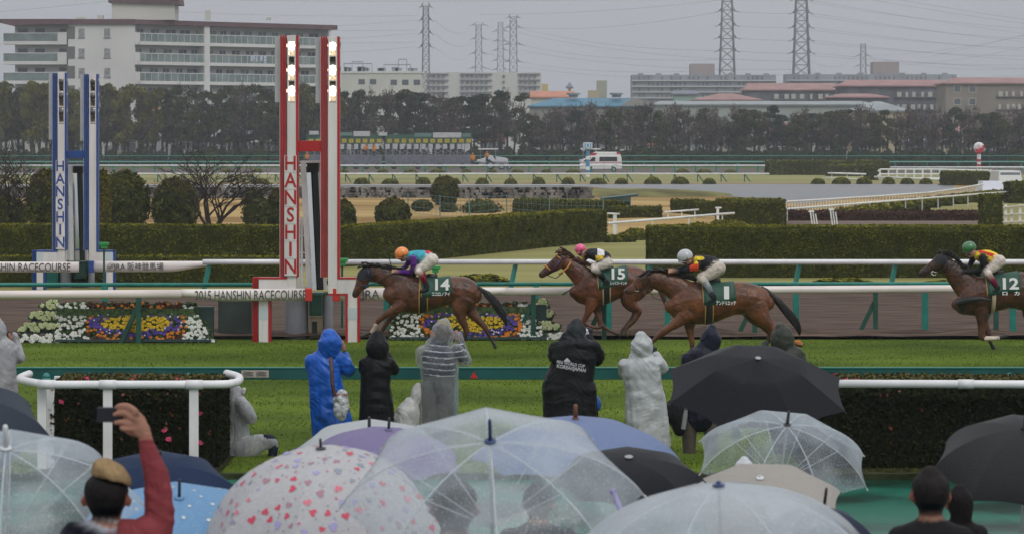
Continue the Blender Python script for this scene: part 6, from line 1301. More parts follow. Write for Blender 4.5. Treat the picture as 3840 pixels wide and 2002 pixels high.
# ================================================================ people at the rail and in the crowd
rain_m = mat("raincoat", (.2, .2, .2), .30, 5, .14, attr=True, bump=3, bscale=3.2, stretch=(1.3, 1.3, 1.6), spec=.34, detail=3, ridged=True); rain_k = mat("dark_raincoat", (.2, .2, .2), .42, 5, .2, attr=True, bump=3, bscale=3.0, stretch=(1.3, 1.3, 1.6), spec=.14, detail=3, ridged=True)
body_m = mat("person_skin_and_clothes", (.2, .2, .2), .7, 16, .12, attr=True, bump=.5, bscale=30, spec=.12)
SK = (.34, .18, .125)
def vinyl(name, col, fac, rough=.3):
    m = bpy.data.materials.new(name); m.use_nodes = True; n = m.node_tree; L = n.links.new; p = n.nodes["Principled BSDF"]; out = n.nodes["Material Output"]
    p.inputs['Base Color'].default_value = col + (1,); p.inputs['Roughness'].default_value = rough; p.inputs['Coat Weight'].default_value = .3
    tr = n.nodes.new("ShaderNodeBsdfTransparent"); tr.inputs[0].default_value = (.93, .95, .96, 1); mx = n.nodes.new("ShaderNodeMixShader"); tl = n.nodes.new("ShaderNodeBsdfTranslucent"); tl.inputs[0].default_value = col + (1,); m2 = n.nodes.new("ShaderNodeMixShader"); m2.inputs[0].default_value = .4
    L(p.outputs[0], m2.inputs[1]); L(tl.outputs[0], m2.inputs[2])
    tc = n.nodes.new("ShaderNodeTexCoord"); nz = n.nodes.new("ShaderNodeTexNoise"); nz.inputs['Scale'].default_value = 5; nz.inputs['Detail'].default_value = 6; L(tc.outputs['Object'], nz.inputs['Vector'])
    vo = n.nodes.new("ShaderNodeTexNoise"); vo.inputs['Scale'].default_value = 130; L(tc.outputs['Object'], vo.inputs['Vector'])
    dr = n.nodes.new("ShaderNodeMapRange"); dr.inputs['From Min'].default_value = .60; dr.inputs['From Max'].default_value = .68; dr.inputs['To Max'].default_value = .3; L(vo.outputs[0], dr.inputs['Value'])
    mr = n.nodes.new("ShaderNodeMapRange"); mr.inputs['From Min'].default_value = .3; mr.inputs['From Max'].default_value = .7; mr.inputs['To Min'].default_value = fac - .14; mr.inputs['To Max'].default_value = fac + .14; L(nz.outputs[0], mr.inputs['Value'])
    lw = n.nodes.new("ShaderNodeLayerWeight"); lw.inputs[0].default_value = .35; a = n.nodes.new("ShaderNodeMath"); a.operation = 'MULTIPLY_ADD'; a.inputs[1].default_value = .55; L(lw.outputs['Facing'], a.inputs[0]); L(mr.outputs[0], a.inputs[2])
    b = n.nodes.new("ShaderNodeMath"); b.operation = 'ADD'; b.use_clamp = True; L(a.outputs[0], b.inputs[0]); L(dr.outputs[0], b.inputs[1])
    L(b.outputs[0], mx.inputs[0]); L(tr.outputs[0], mx.inputs[1]); L(m2.outputs[0], mx.inputs[2]); L(mx.outputs[0], out.inputs['Surface'])
    bp = n.nodes.new("ShaderNodeBump"); bp.inputs['Strength'].default_value = .35; bp.inputs['Distance'].default_value = .01; L(nz.outputs[0], bp.inputs['Height']); L(bp.outputs[0], p.inputs['Normal']); return m
clear_coat = vinyl("clear_raincoat", (.52, .53, .55), .20)
def folds(a, f=None, sd=0):
    if f: return lambda co: a * mnoise.noise(Vector((co.x * f[0] + sd, co.y * f[1], co.z * f[2])))
    def g(co):   # long hanging folds low down, short creases round the arms and waist
        w = mnoise.noise(Vector((co.x * 2 + sd, co.y * 2, co.z * 2.2))); up = min(1, max(0, (co.z - .75) / .4))
        lo = (1 - abs(mnoise.noise(Vector((co.x * 11 + sd + w, co.y * 11, co.z * 1.2)))) * 2.6); hi = (1 - abs(mnoise.noise(Vector((co.x * 5 + sd, co.y * 5, co.z * 12 + co.x * 7 + w * 2)))) * 2.6)
        fine = 1 - abs(mnoise.noise(Vector((co.x * 7 + sd, co.y * 7, co.z * 24 + co.x * 9 * w)))) * 3
        return a * (lo * (1 - up * .75) + hi * .75 * up) * (.6 + w) + a * .38 * fine
    return g
def hand(P, x, y, dx, dy, r, dy0, col=SK, curl=1):
    """palm with four unequal bent fingers and a thumb off its side"""
    L = [P.chain([(x - dx * r, y - dy * r, r * .62, r * .4), (x, y, r * .85, r * .42), (x + dx * r * .7, y + dy * r * .7, r * .8, r * .36)], dy0, col)]
    for k, ln in enumerate((.95, 1.12, 1.05, .82)):
        o = (.62 - .41 * k) * r; bx, by = x + dx * r * .9 - dy * o, y + dy * r * .9 + dx * o
        L.append(P.chain([(bx, by, r * .21, r * .21), (bx + dx * r * ln * .6, by + dy * r * ln * .6, r * .2, r * .2, col, dy0 - .006), (bx + dx * r * ln * 1.0 - dy * r * .1 * curl, by + dy * r * ln * 1.0 + dx * r * .1 * curl, r * .18, r * .18, col, dy0 + .02 * curl), (bx + dx * r * ln * 1.15, by + dy * r * ln * 1.15, r * .16, r * .16, col, dy0 + .04 * curl)], dy0, col))
    tx, ty = x - dx * r * .3 + dy * r * .75, y - dy * r * .3 - dx * r * .75
    L.append(P.chain([(tx, ty, r * .27, r * .25), (tx + dx * r * .6 + dy * r * .35, ty + dy * r * .6 - dx * r * .35, r * .23, r * .22), (tx + dx * r * 1.1 + dy * r * .3, ty + dy * r * 1.1 - dx * r * .3, r * .19, r * .18)], dy0, col))
    return L
def legs(P, xs, y0, y1, r, col, dy=0, shoe=(.02, .02, .022)):
    L = []
    for x in xs: L.append(P.chain([(x, y0, r * 1.25, r * 1.2), (x, (y0 + y1) / 2, r, r * 1.05), (x, y1 - r * .5, r * .8, r * .9), (x, y1 - r * .1, r * .8, r * .9, shoe)], dy, col)); L.append(P.chain([(x, y1 - r * .3, r * .75, r * .6, shoe), (x, y1 - r * .3, r * .7, r * .5, shoe, dy + .17)], dy, shoe))
    return L
def person(label, P, at, coat=None, body=(), ccol=(.1, .1, .1), cm=None, cf=None, fold=.012, group="people standing at the track rail in rain clothes", vx=.013, bcf=None):
    v = P.p(*at); t = thing("person", label, "person", (v.x, v.y, 0 if P.D > 24 else 0), group)
    if coat and body and cm is not clear_coat:      # trunk and arms inside the coat join head, hands and legs into one body
        body = list(body) + [P.chain([(e[0], e[1], e[2] * .6, e[3] * .55) for e in coat[1]], 0, (.02, .02, .022))] + [P.chain([(e[0], e[1], e[2] * .5, e[3] * .5, None, e[5] if len(e) > 5 else None) for e in c], 0, (.02, .02, .022)) for c in coat[2:] if abs(c[0][1]) < 600]
    if body: fuse("body", list(body), body_m, vx * .85, 2, t, bcf)
    if coat: fuse("raincoat", [P.chain(c, c[0][5] if len(c[0]) > 5 else 0, ccol) for c in coat], cm or (rain_k if max(ccol) < .06 else rain_m), vx, 2, t, cf, folds(fold, sd=at[0]))
    return t
def camera_thing(label, P, x, y, r, dy=.2, col=(.015, .015, .017), lens=True):
    v = P.p(x, y, dy); w = P.r(r); t = thing("camera", label, "camera", tuple(v)); q = MB(); q.cbox(v, (w * 2.2, w * 1.2, w * 1.6)); q.cbox(v + Vector((0, 0, w * .95)), (w * .8, w * .8, w * .5)); q.build("camera_body", mat("camera_black", (.015, .015, .017), .4), t, bevel=w * .15)
    if lens: q = MB(); q.cyl((v.x, v.y + w * .5, v.z), w * .75, w * 2.2, 18, 0, 'Y'); q.build("lens", mat("camera_black", (.015, .015, .017), .4), t, smooth=False)
    return t
# blue poncho
P = Pose(1120, 1180, 2.799, 277)
person("person in bright blue hooded poncho photographing, satchel at the right hip", P, (330, 1440),
  [[(320, 420, 95, 100), (325, 340, 122, 125), (328, 270, 122, 128), (320, 215, 88, 95)], [(270, 440, 120, 85), (262, 480, 160, 110), (272, 620, 172, 125), (292, 780, 182, 130), (318, 950, 198, 140), (345, 1100, 212, 148), (372, 1270, 226, 150), (380, 1400, 228, 150)],
   [(405, 455, 75, 70), (480, 520, 78, 70, None, .02), (520, 590, 72, 66, None, .08), (490, 520, 60, 55, None, .22), (465, 440, 48, 46, None, .3)], [(130, 470, 70, 70), (140, 580, 66, 70, None, .1), (220, 560, 52, 50, None, .25), (330, 420, 42, 42, None, .32)]],
  P_b := [P.chain([(330, 400, 50), (330, 300, 70, 75), (335, 250, 62, 66)], 0, SK)] + hand(P, 460, 355, -.35, -.9, 34, .26) + legs(P, (300, 440), 1300, 1500, 52, (.02, .02, .03)), (.006, .085, .42))
camera_thing("black camera held up by the person in the blue poncho", P, 415, 345, 34, .33)
t = thing("shoulder_bag", "silver plastic-wrapped shoulder bag on brown strap over the blue poncho", "bag", tuple(P.p(460, 920, -.46)))
fuse("bag_body", [P.chain([(470, 800, 60, 40), (462, 850, 82, 50), (460, 930, 84, 52), (462, 1010, 72, 44), (468, 1045, 52, 34)], -.42, (.42, .43, .45))], mat("plastic_wrap", (.42, .43, .45), .18, 16, .3, bump=2.5, bscale=14, coat=.6), .01, 1, t, None, folds(.016, (9, 9, 14)))
q = MB(); q.tube([P.p(352, 430, -.36), P.p(368, 560, -.47), P.p(378, 700, -.50), P.p(400, 820, -.48)], .026, 6); q.build("strap", mat("brown_strap", (.06, .025, .018), .6), t)
q = MB(); q.box(*[f(P) for f in (lambda P: P.p(395, 0).x, lambda P: P.p(530, 0).x)], P.D - .47, P.D - .40, P.p(0, 812).z, P.p(0, 795).z); q.build("bag_rim", mat("pink_rim", (.42, .12, .12), .6), t)
# black hooded coat
person("person in black knee-length hooded coat, second from the blue poncho side", P, (830, 1480),
  [[(830, 430, 100, 100), (828, 360, 124, 125), (826, 290, 112, 118), (828, 210, 62, 70)], [(825, 470, 130, 85), (818, 520, 168, 108), (812, 620, 160, 112), (808, 740, 156, 112), (812, 860, 168, 122), (818, 1000, 180, 130), (815, 1110, 182, 132)],
   [(955, 500, 62, 62), (1000, 580, 60, 60, None, .1), (960, 520, 50, 50, None, .24), (925, 440, 42, 42, None, .3)], [(690, 500, 60, 62), (690, 590, 56, 56, None, .12), (740, 520, 45, 45, None, .27), (800, 440, 40, 40, None, .32)]],
  [P.chain([(828, 400, 50), (828, 300, 80, 80)], 0, (.02, .015, .015))] + hand(P, 925, 390, -.2, -.95, 28, .3) + legs(P, (765, 880), 1090, 1490, 56, (.02, .03, .07)), (.007, .007, .008), fold=.008)
camera_thing("black camera at the face of the person in the black coat", P, 900, 350, 30, .3)
# clear raincoat over striped shirt
def stripes(co, c):
    z = HZ + (HC - co.z) * 277; cy = (z - 1180) * 2.799 
    if 290 < cy < 640: return (.62, .63, .66) if (cy + 10 * math.sin(co.x * 9)) % 62 < 11 else (.022, .026, .055)
    if cy > 640: return (.11, .115, .115)
    return c
person("person in clear raincoat over navy white-striped shirt, hood up, elbow raised", P, (1460, 1480),
  [[(1500, 300, 108, 105), (1508, 220, 124, 126), (1515, 150, 112, 115), (1530, 90, 70, 80)], [(1462, 330, 150, 95), (1465, 380, 200, 120), (1475, 520, 205, 130), (1482, 650, 196, 128), (1482, 780, 200, 132), (1468, 950, 208, 138), (1455, 1150, 208, 140), (1445, 1380, 208, 142)],
   [(1640, 370, 80, 70), (1715, 440, 72, 68, None, .06), (1755, 500, 66, 60, None, .1), (1712, 380, 56, 50, None, .2), (1670, 230, 50, 46, None, .28)], [(1300, 380, 72, 70), (1300, 500, 64, 62, None, .12), (1400, 430, 50, 46, None, .28), (1560, 300, 42, 40, None, .34)]],
  [P.chain([(1508, 290, 55), (1512, 200, 84, 88, (.09, .07, .06)), (1515, 150, 74, 78, (.09, .07, .06))], 0, (.2, .2, .22)), P.chain([(1462, 340, 120, 75), (1465, 400, 172, 100), (1475, 520, 176, 108), (1480, 640, 165, 105), (1475, 760, 170, 105)], 0, (.022, .026, .055)), P.chain([(1640, 380, 62, 58), (1735, 470, 52, 50, None, .08), (1690, 330, 42, 40, None, .22)], 0, (.022, .026, .055))] + hand(P, 1655, 250, -.2, -.95, 36, .27) + legs(P, (1380, 1540), 740, 1490, 82, (.09, .095, .09)), (.6, .6, .62), cm=clear_coat, fold=.010, bcf=stripes)
camera_thing("camera at the hood of the person in the clear raincoat", P, 1615, 270, 32, .33)
person("crouching person in grey rain jacket, half hidden beside the clear raincoat", P, (1150, 1300),
  [[(1235, 910, 62, 60), (1242, 850, 66, 68), (1248, 780, 56, 60), (1262, 740, 34, 40)], [(1185, 930, 90, 80), (1165, 1000, 125, 110), (1150, 1090, 130, 120), (1145, 1190, 122, 130), (1150, 1290, 120, 130)], [(1075, 990, 45, 45), (1040, 1060, 42, 42), (1040, 1120, 38, 38)]],
  [P.chain([(1240, 900, 40), (1245, 820, 52)], 0, SK)] + legs(P, (1120, 1210), 1250, 1440, 55, (.04, .04, .05), .25), (.40, .40, .39), fold=.012)
# big black raincoat with lettering
P = Pose(2000, 1180, 2.4875, 280)
person("broad person in black raincoat with white lettering across the back", P, (350, 1400),
  [[(395, 240, 80, 85, (.03, .034, .038)), (395, 170, 92, 98, (.03, .034, .038)), (398, 110, 88, 92, (.03, .034, .038)), (400, 72, 56, 62, (.03, .034, .038))], [(372, 225, 130, 90), (375, 280, 195, 125), (378, 380, 215, 140), (372, 480, 205, 142), (345, 580, 225, 150), (338, 660, 250, 160), (342, 800, 252, 165), (348, 950, 256, 168), (352, 1100, 258, 170), (352, 1230, 256, 168)],
   [(550, 300, 78, 76), (600, 380, 68, 66, None, .06), (580, 430, 58, 56, None, .14), (540, 330, 50, 48, None, .28), (520, 230, 44, 42, None, .36)], [(210, 310, 72, 74), (205, 400, 62, 64, None, .1), (270, 380, 50, 50, None, .26), (380, 270, 42, 42, None, .36)]],
  [P.chain([(398, 250, 55), (398, 140, 70, 72)], 0, (.05, .04, .035))] + hand(P, 510, 210, -.3, -.9, 32, .36, (.5, .5, .54)) + legs(P, (260, 430), 1200, 1420, 66, (.02, .02, .025)), (.009, .010, .011), fold=.010)
ps = [o for o in bpy.data.objects if o.name.startswith('person')]
par = [o for o in ps if o.get('label', '').startswith('broad person')][0]; wh = mat("print_white", (.52, .53, .56), .6)
for s_, cx, cy, w_, h_ in (("FIFA WORLD CUP", 345, 443, 262, 34), ("KOREA//JAPAN", 350, 482, 270, 40)): v = P.p(cx, cy, -P.r(142) - .085); text(s_, v, P.r(h_) * 1.15, wh, par, rot=(R(90), R(9.5), 0), width=P.r(w_), bold=.02)
v = P.p(312, 405, -P.r(142) - .075); q = MB(); q.prism([(v.x - .05, v.z - .018), (v.x + .05, v.z - .024), (v.x, v.z + .03)], v.y, v.y + .004); q.build("emblem", wh, par)
t = thing("blue_bag", "blue bag hanging in front of the broad person in black", "bag", tuple(P.p(600, 850, .1))); fuse("bag_body", [P.chain([(585, 780, 30, 50), (600, 830, 38, 60), (598, 880, 32, 55)], .12, (.02, .09, .35))], rain_m, .012, 2, t)
camera_thing("white lens camera raised by the broad person in black", P, 520, 175, 38, .42)
# pale grey-white raincoat
person("person in long pale white raincoat with pointed hood, leaning to the camera", P, (1050, 1350),
  [[(1010, 380, 88, 88), (1012, 310, 104, 106), (1012, 250, 96, 100), (1005, 195, 54, 62)], [(1000, 400, 120, 85), (1005, 450, 178, 112), (1008, 560, 182, 122), (1030, 680, 172, 120), (1045, 800, 190, 128), (1055, 950, 202, 135), (1065, 1100, 208, 140), (1080, 1235, 205, 145)],
   [(1150, 440, 62, 62), (1210, 510, 56, 54, None, .1), (1200, 470, 48, 46, None, .2), (1150, 390, 42, 40, None, .3)], [(850, 460, 60, 62), (860, 560, 54, 56, None, .14), (950, 480, 44, 44, None, .3), (1060, 400, 38, 38, None, .34)]],
  [P.chain([(1012, 370, 50), (1012, 280, 78, 80)], 0, (.05, .04, .04))] + hand(P, 1140, 360, -.4, -.85, 28, .32) + legs(P, (1010, 1130), 1180, 1330, 52, (.03, .03, .035)), (.40, .42, .43), fold=.008)
camera_thing("dark camera held before the pointed white hood", P, 1125, 340, 34, .32)
# two people behind the big black umbrella
P = Pose(2460, 1190, 2.276, 274)
person("person in navy hood and taupe trousers beneath the big black umbrella", P, (400, 1275),
  [[(462, 255, 78, 80), (466, 190, 90, 92), (470, 130, 72, 78), (478, 85, 36, 42)], [(430, 270, 95, 80), (420, 320, 150, 105), (405, 450, 160, 112), (390, 620, 150, 112), (385, 780, 155, 115), (385, 860, 150, 112)], [(270, 340, 50, 50), (250, 500, 48, 48), (260, 620, 42, 42)]],
  [P.chain([(465, 240, 45), (466, 160, 62, 66)], 0, SK)] + legs(P, (283, 472), 780, 1275, 62, (.095, .078, .066)), (.014, .017, .03), fold=.01)
person("person in dark olive hood with raised orange-gloved hand, right of navy hood", P, (1110, 1275),
  [[(1075, 270, 92, 92), (1078, 190, 102, 106), (1070, 120, 86, 92), (1062, 82, 50, 58)], [(1095, 280, 110, 85), (1110, 340, 170, 110), (1120, 480, 180, 118), (1120, 700, 180, 118), (1120, 900, 185, 120)], [(960, 330, 52, 52), (930, 300, 44, 44, None, .2), (945, 240, 36, 36, None, .3)]],
  [P.chain([(1075, 250, 50), (1075, 170, 74, 78)], 0, SK)] + hand(P, 1215, 222, .9, .2, 26, .2, (.5, .2, .07)) + legs(P, (1050, 1180), 900, 1275, 62, (.04, .04, .045)), (.040, .046, .036), fold=.008)
camera_thing("pale compact camera at the left of the olive hood", P, 945, 235, 24, .28, lens=False)
t = thing("backpack", "black backpack with bottle pocket hanging beside the taupe trousers", "backpack", tuple(P.p(170, 850, -.2)))
fuse("pack_body", [P.chain([(150, 740, 60, 60), (160, 800, 78, 70), (185, 880, 72, 66), (195, 960, 50, 50)], -.12, (.014, .014, .016))], body_m, .013, 2, t, None, folds(.01))
v0, v1 = P.p(222, 930, -.34), P.p(240, 800, -.34); q = MB(); q.tube([v0, v1], .032, 12); q.tube([v1, v1 + (v1 - v0) * .22], .026, 12); q.build("bottle", steel, t, smooth=False)
# kneeling person by the hedge
P = Pose(792, 1346, 2.8, 276)
person("kneeling person in whitish raincoat at the end of the flowering hedge", P, (300, 1200),
  [[(190, 360, 62, 60), (185, 280, 70, 72), (182, 200, 66, 68), (178, 150, 42, 50)], [(262, 330, 70, 70), (250, 410, 105, 95), (262, 520, 110, 100), (285, 660, 92, 92), (300, 760, 100, 98), (290, 870, 120, 108), (270, 1000, 130, 115), (240, 1130, 125, 115)],
   [(320, 440, 62, 62, None, -.12), (390, 540, 66, 62, None, -.16), (435, 610, 56, 56, None, -.14), (380, 620, 48, 48, None, 0), (300, 640, 40, 40, None, .08)],
   [(300, 950, 105, 80, None, -.08), (400, 920, 115, 76, None, -.1), (520, 870, 92, 66, None, -.12), (640, 870, 62, 50, None, -.12), (690, 900, 28, 34, None, -.12)]],
  [P.chain([(190, 340, 45), (188, 250, 52)], 0, SK), P.chain([(560, 830, 52, 48), (630, 840, 58, 52), (660, 920, 52, 46), (640, 1050, 46, 44), (635, 1180, 42, 42)], -.12, (.016, .02, .035)), P.chain([(250, 1150, 60), (330, 1200, 40)], .1, (.016, .02, .035)), P.chain([(350, 310, 22, 30), (335, 350, 26, 30)], -.05, (.5, .48, .46))], (.43, .44, .46), cm=vinyl("white_vinyl", (.60, .61, .64), .62), fold=.016)
# far-left person
P = Pose(0, 1180, 2.583, 277)
person("person in grey raincoat cut by the left edge, camera raised", P, (0, 1400),
  [[(-5, 230, 66, 70), (-12, 150, 76, 80), (-20, 90, 60, 66), (-30, 50, 36, 40)], [(10, 265, 90, 75), (20, 310, 135, 100), (25, 430, 135, 108), (20, 560, 135, 112), (25, 700, 148, 118), (28, 850, 158, 122), (30, 1000, 165, 125)],
   [(140, 330, 50, 52), (185, 430, 52, 52, None, .08), (165, 380, 44, 44, None, .2), (120, 270, 38, 38, None, .3), (100, 210, 36, 36, None, .34)]],
  [P.chain([(0, 220, 40), (0, 140, 52)], 0, SK)] + hand(P, 78, 225, -.4, -.8, 24, .22) + legs(P, (-30, 90), 980, 1300, 50, (.03, .03, .04)), (.30, .30, .315), fold=.009)
camera_thing("black camera at the face of the leftmost grey raincoat", P, 60, 195, 22, .26)
# ---------------------------------------------------------------- crowd heads in front
def head(P, cx, cy, r, hair, bald=None, skin=SK, ears=True):
    L = [P.chain([(cx, cy + r * 1.25, r * .52, r * .55, skin), (cx, cy + r * .8, r * .62, r * .66, hair), (cx, cy + r * .3, r * .86, r * .95), (cx, cy - r * .2, r * .97, r * 1.14), (cx, cy - r * .65, r * .86, r * 1.02), (cx, cy - r * .98, r * .5, r * .62)], 0, hair)]
    L.append(P.chain([(cx, cy + r * .9, r * .58, r * .3, skin), (cx, cy + r * .1, r * .72, r * .35, skin), (cx, cy - r * .4, r * .66, r * .3, skin)], P.r(r) * .82, skin))
    L.append(P.chain([(cx, cy - r * .02, r * .12, r * .12), (cx, cy + r * .32, r * .17, r * .16)], P.r(r) * 1.22, skin)); L.append(P.chain([(cx - r * .2, cy + r * .62, r * .07, r * .07), (cx + r * .2, cy + r * .62, r * .07, r * .07)], P.r(r) * 1.12, (.3, .1, .09)))
    if ears:
        for sd in (-1, 1): L.append(P.chain([(cx + sd * r * .95, cy + r * .05, r * .07, r * .14), (cx + sd * r * 1.03, cy + r * .2, r * .08, r * .16), (cx + sd * r * .96, cy + r * .42, r * .06, r * .1)], -.0, (.26, .10, .07)))
    return L
def standing(label, P, cx, cy, r, hair, coatc, bcf=None, wide=2.1, extra=(), floor=None):
    t = thing("person", label, "person", (P.p(cx, cy).x, P.D, .17 * math.ceil((23.6 - P.D) / 1.6)), "people watching from the terrace")
    fz = .17 * math.ceil((23.6 - P.D) / 1.6); yb = P.sc * (HZ + (HC - fz) * P.s - P.o[1]); y0 = cy + r * 1.3
    L = head(P, cx, cy, r, hair); tor = [P.chain([(cx, y0, r * .7, r * .6), (cx, y0 + r * .35, r * 1.5, r * .95), (cx, y0 + r * .8, r * wide, r * 1.15), (cx, y0 + r * 3, r * wide * .95, r * 1.25), (cx, y0 + r * 6, r * wide * .92, r * 1.2)], 0, coatc)]
    for sd in (-1, 1): tor.append(P.chain([(cx + sd * r * wide * .85, y0 + r * .8, r * .65, r * .7), (cx + sd * r * wide * 1.0, y0 + r * 3, r * .5, r * .55, None, .03), (cx + sd * r * wide * .8, y0 + r * 4.6, r * .42, r * .45, None, .2)], 0, coatc))
    for sd in (-1, 1): tor.append(P.chain([(cx + sd * r * .9, y0 + r * 5.5, r * .95, r), (cx + sd * r * .9, (y0 + yb) / 2 + r * 2.6, r * .7, r * .8), (cx + sd * r * .9, yb - r * .5, r * .55, r * .6), (cx + sd * r * .9, yb - r * .3, r * .5, r * .5, None, .15)], 0, (.03, .03, .04)))
    fuse("body", L + tor + list(extra), body_m, .012, 2, t, bcf); return t
# capped man holding up a phone
P = Pose(0, 1380, 2.159, 1080); RED = (.215, .042, .048); DK = (.02, .021, .03)
t = thing("person", "man in beige flat cap and red sweater raising a phone with one hand", "person", (P.p(860, 1000).x, P.D, 1.53), "people watching from the terrace")
L = head(P, 860, 1035, 188, (.012, .010, .010))
L += [P.chain([(850, 1270, 130, 120, (.32, .34, .38)), (830, 1330, 240, 170), (800, 1420, 340, 215), (790, 1650, 350, 230), (790, 2000, 340, 230)], 0, DK), P.chain([(1010, 1400, 190, 170), (1150, 1370, 170, 150), (1230, 1300, 140, 125)], -.01, RED),
      P.chain([(960, 1500, 200, 180), (1150, 1480, 180, 165), (1255, 1330, 138, 120), (1292, 1180, 118, 105), (1285, 1020, 112, 98), (1262, 860, 98, 88), (1225, 740, 80, 72), (1192, 640, 66, 60), (1182, 575, 60, 54)], 0, RED)]
L += [P.chain([(1180, 560, 54, 48), (1150, 490, 66, 46)], 0, SK), P.chain([(1155, 520, 62, 48), (1105, 455, 92, 50), (1065, 405, 86, 46)], 0, SK)]
for pts in ([(1105, 352, 31), (1050, 306, 27), (988, 298, 24), (948, 310, 19)], [(1080, 398, 29), (1025, 366, 26), (968, 360, 23), (930, 372, 18)], [(1062, 446, 27), (1012, 432, 24), (962, 430, 21), (934, 440, 17)], [(1066, 488, 24), (1020, 488, 22), (985, 478, 18)]): L.append(P.chain([(x, y, r, r) for x, y, r in pts], -.02, SK))
L.append(P.chain([(1110, 535, 34, 34), (1050, 520, 30, 30), (1000, 490, 24, 26), (965, 455, 19, 22)], .03, SK))
def ridg(co, c): return c
o = fuse("body", L, body_m, .0052, 2, t, None, lambda co: .0045 * (1 - 2.4 * abs(mnoise.noise(Vector((co.x * 5, co.y * 5, co.z * 17 + co.x * 12))))) * (1 if co.z > 2.8 and co.x > P.p(1080, 0).x and co.z < P.p(0, 620).z else 0))
q = MB(); v = P.p(902, 868); q.ell((0, 0, 0), P.r(162), P.r(215), P.r(128), 30, 14, 0, zmin=-.3); q.v = [(a, b, c - .27 * a + .010 * mnoise.noise(Vector((a * 20, b * 20, c * 20)))) for a, b, c in q.v]
co_ = q.build("flat_cap", mat("beige_cap", (.29, .20, .105), .85, 60, .15, bump=.4, bscale=90), t, smooth=True); co_.location = (0, 0, 0); co_.data.transform(Matrix.Translation(v) @ Matrix.Rotation(R(-8), 4, 'X'))
q = MB(); v = P.p(885, 372, .03); a, b = P.p(788, 312, .03), P.p(985, 435, .03); t2 = thing("phone", "dark phone held up landscape in the capped man's hand", "phone", tuple(v)); q.box(a.x, b.x, P.D - .008, P.D + .003, b.z, a.z); q.build("phone_body", mat("phone_black", (.010, .012, .02), .3), t2, bevel=.004)
q = MB(); q.cyl((a.x + .014, P.D + .003, a.z - .014), .005, .002, 12, 0, 'Y'); q.build("phone_lens", glass_d, t2)
# right man and companion
P = Pose(2800, 1380, 2.16, 1000)
standing("short-haired man in black coat from behind, lower right", P, 1490, 1010, 165, (.016, .014, .013), (.010, .010, .012), wide=1.75)
P = Pose(2800, 1380, 2.16, 940)
standing("long-haired person in black close behind the short-haired man's right", P, 1722, 1085, 112, (.010, .008, .008), (.012, .011, .012), wide=1.7, extra=[P.chain([(1740, 1060, 92, 90), (1735, 1150, 96, 85), (1730, 1230, 84, 70)], -.02, (.010, .008, .008))])
P = Pose(900, 1380, 2.159, 1000)
standing("balding man seen through the big clear umbrella, pink scarf at shoulder", P, 1735, 1110, 195, (.018, .017, .018), (.03, .03, .035), bcf=lambda co, c: (.20, .17, .15) if (co.z > 3.205 and co.y < 12 and c[0] < .03) else ((.42, .12, .14) if (co.x < -.33 and co.z < 2.95) else c), wide=1.7)
P = Pose(1800, 1380, 2.159, 890)
standing("dark-coated person behind the right half of the big clear umbrella", P, 470, 1080, 130, (.012, .012, .014), (.018, .018, .024))
P = Pose(2800, 1380, 2.16, 610)
standing("dark-haired person seen through the clear umbrella at right", P, 540, 800, 90, (.014, .012, .012), (.22, .2, .18), wide=1.6)
P = Pose(2800, 1380, 2.16, 590)
standing("person in white ribbed knit cap under the clear umbrella at right", P, -20, 820, 82, (.6, .6, .62), (.3, .3, .33), wide=1.6)
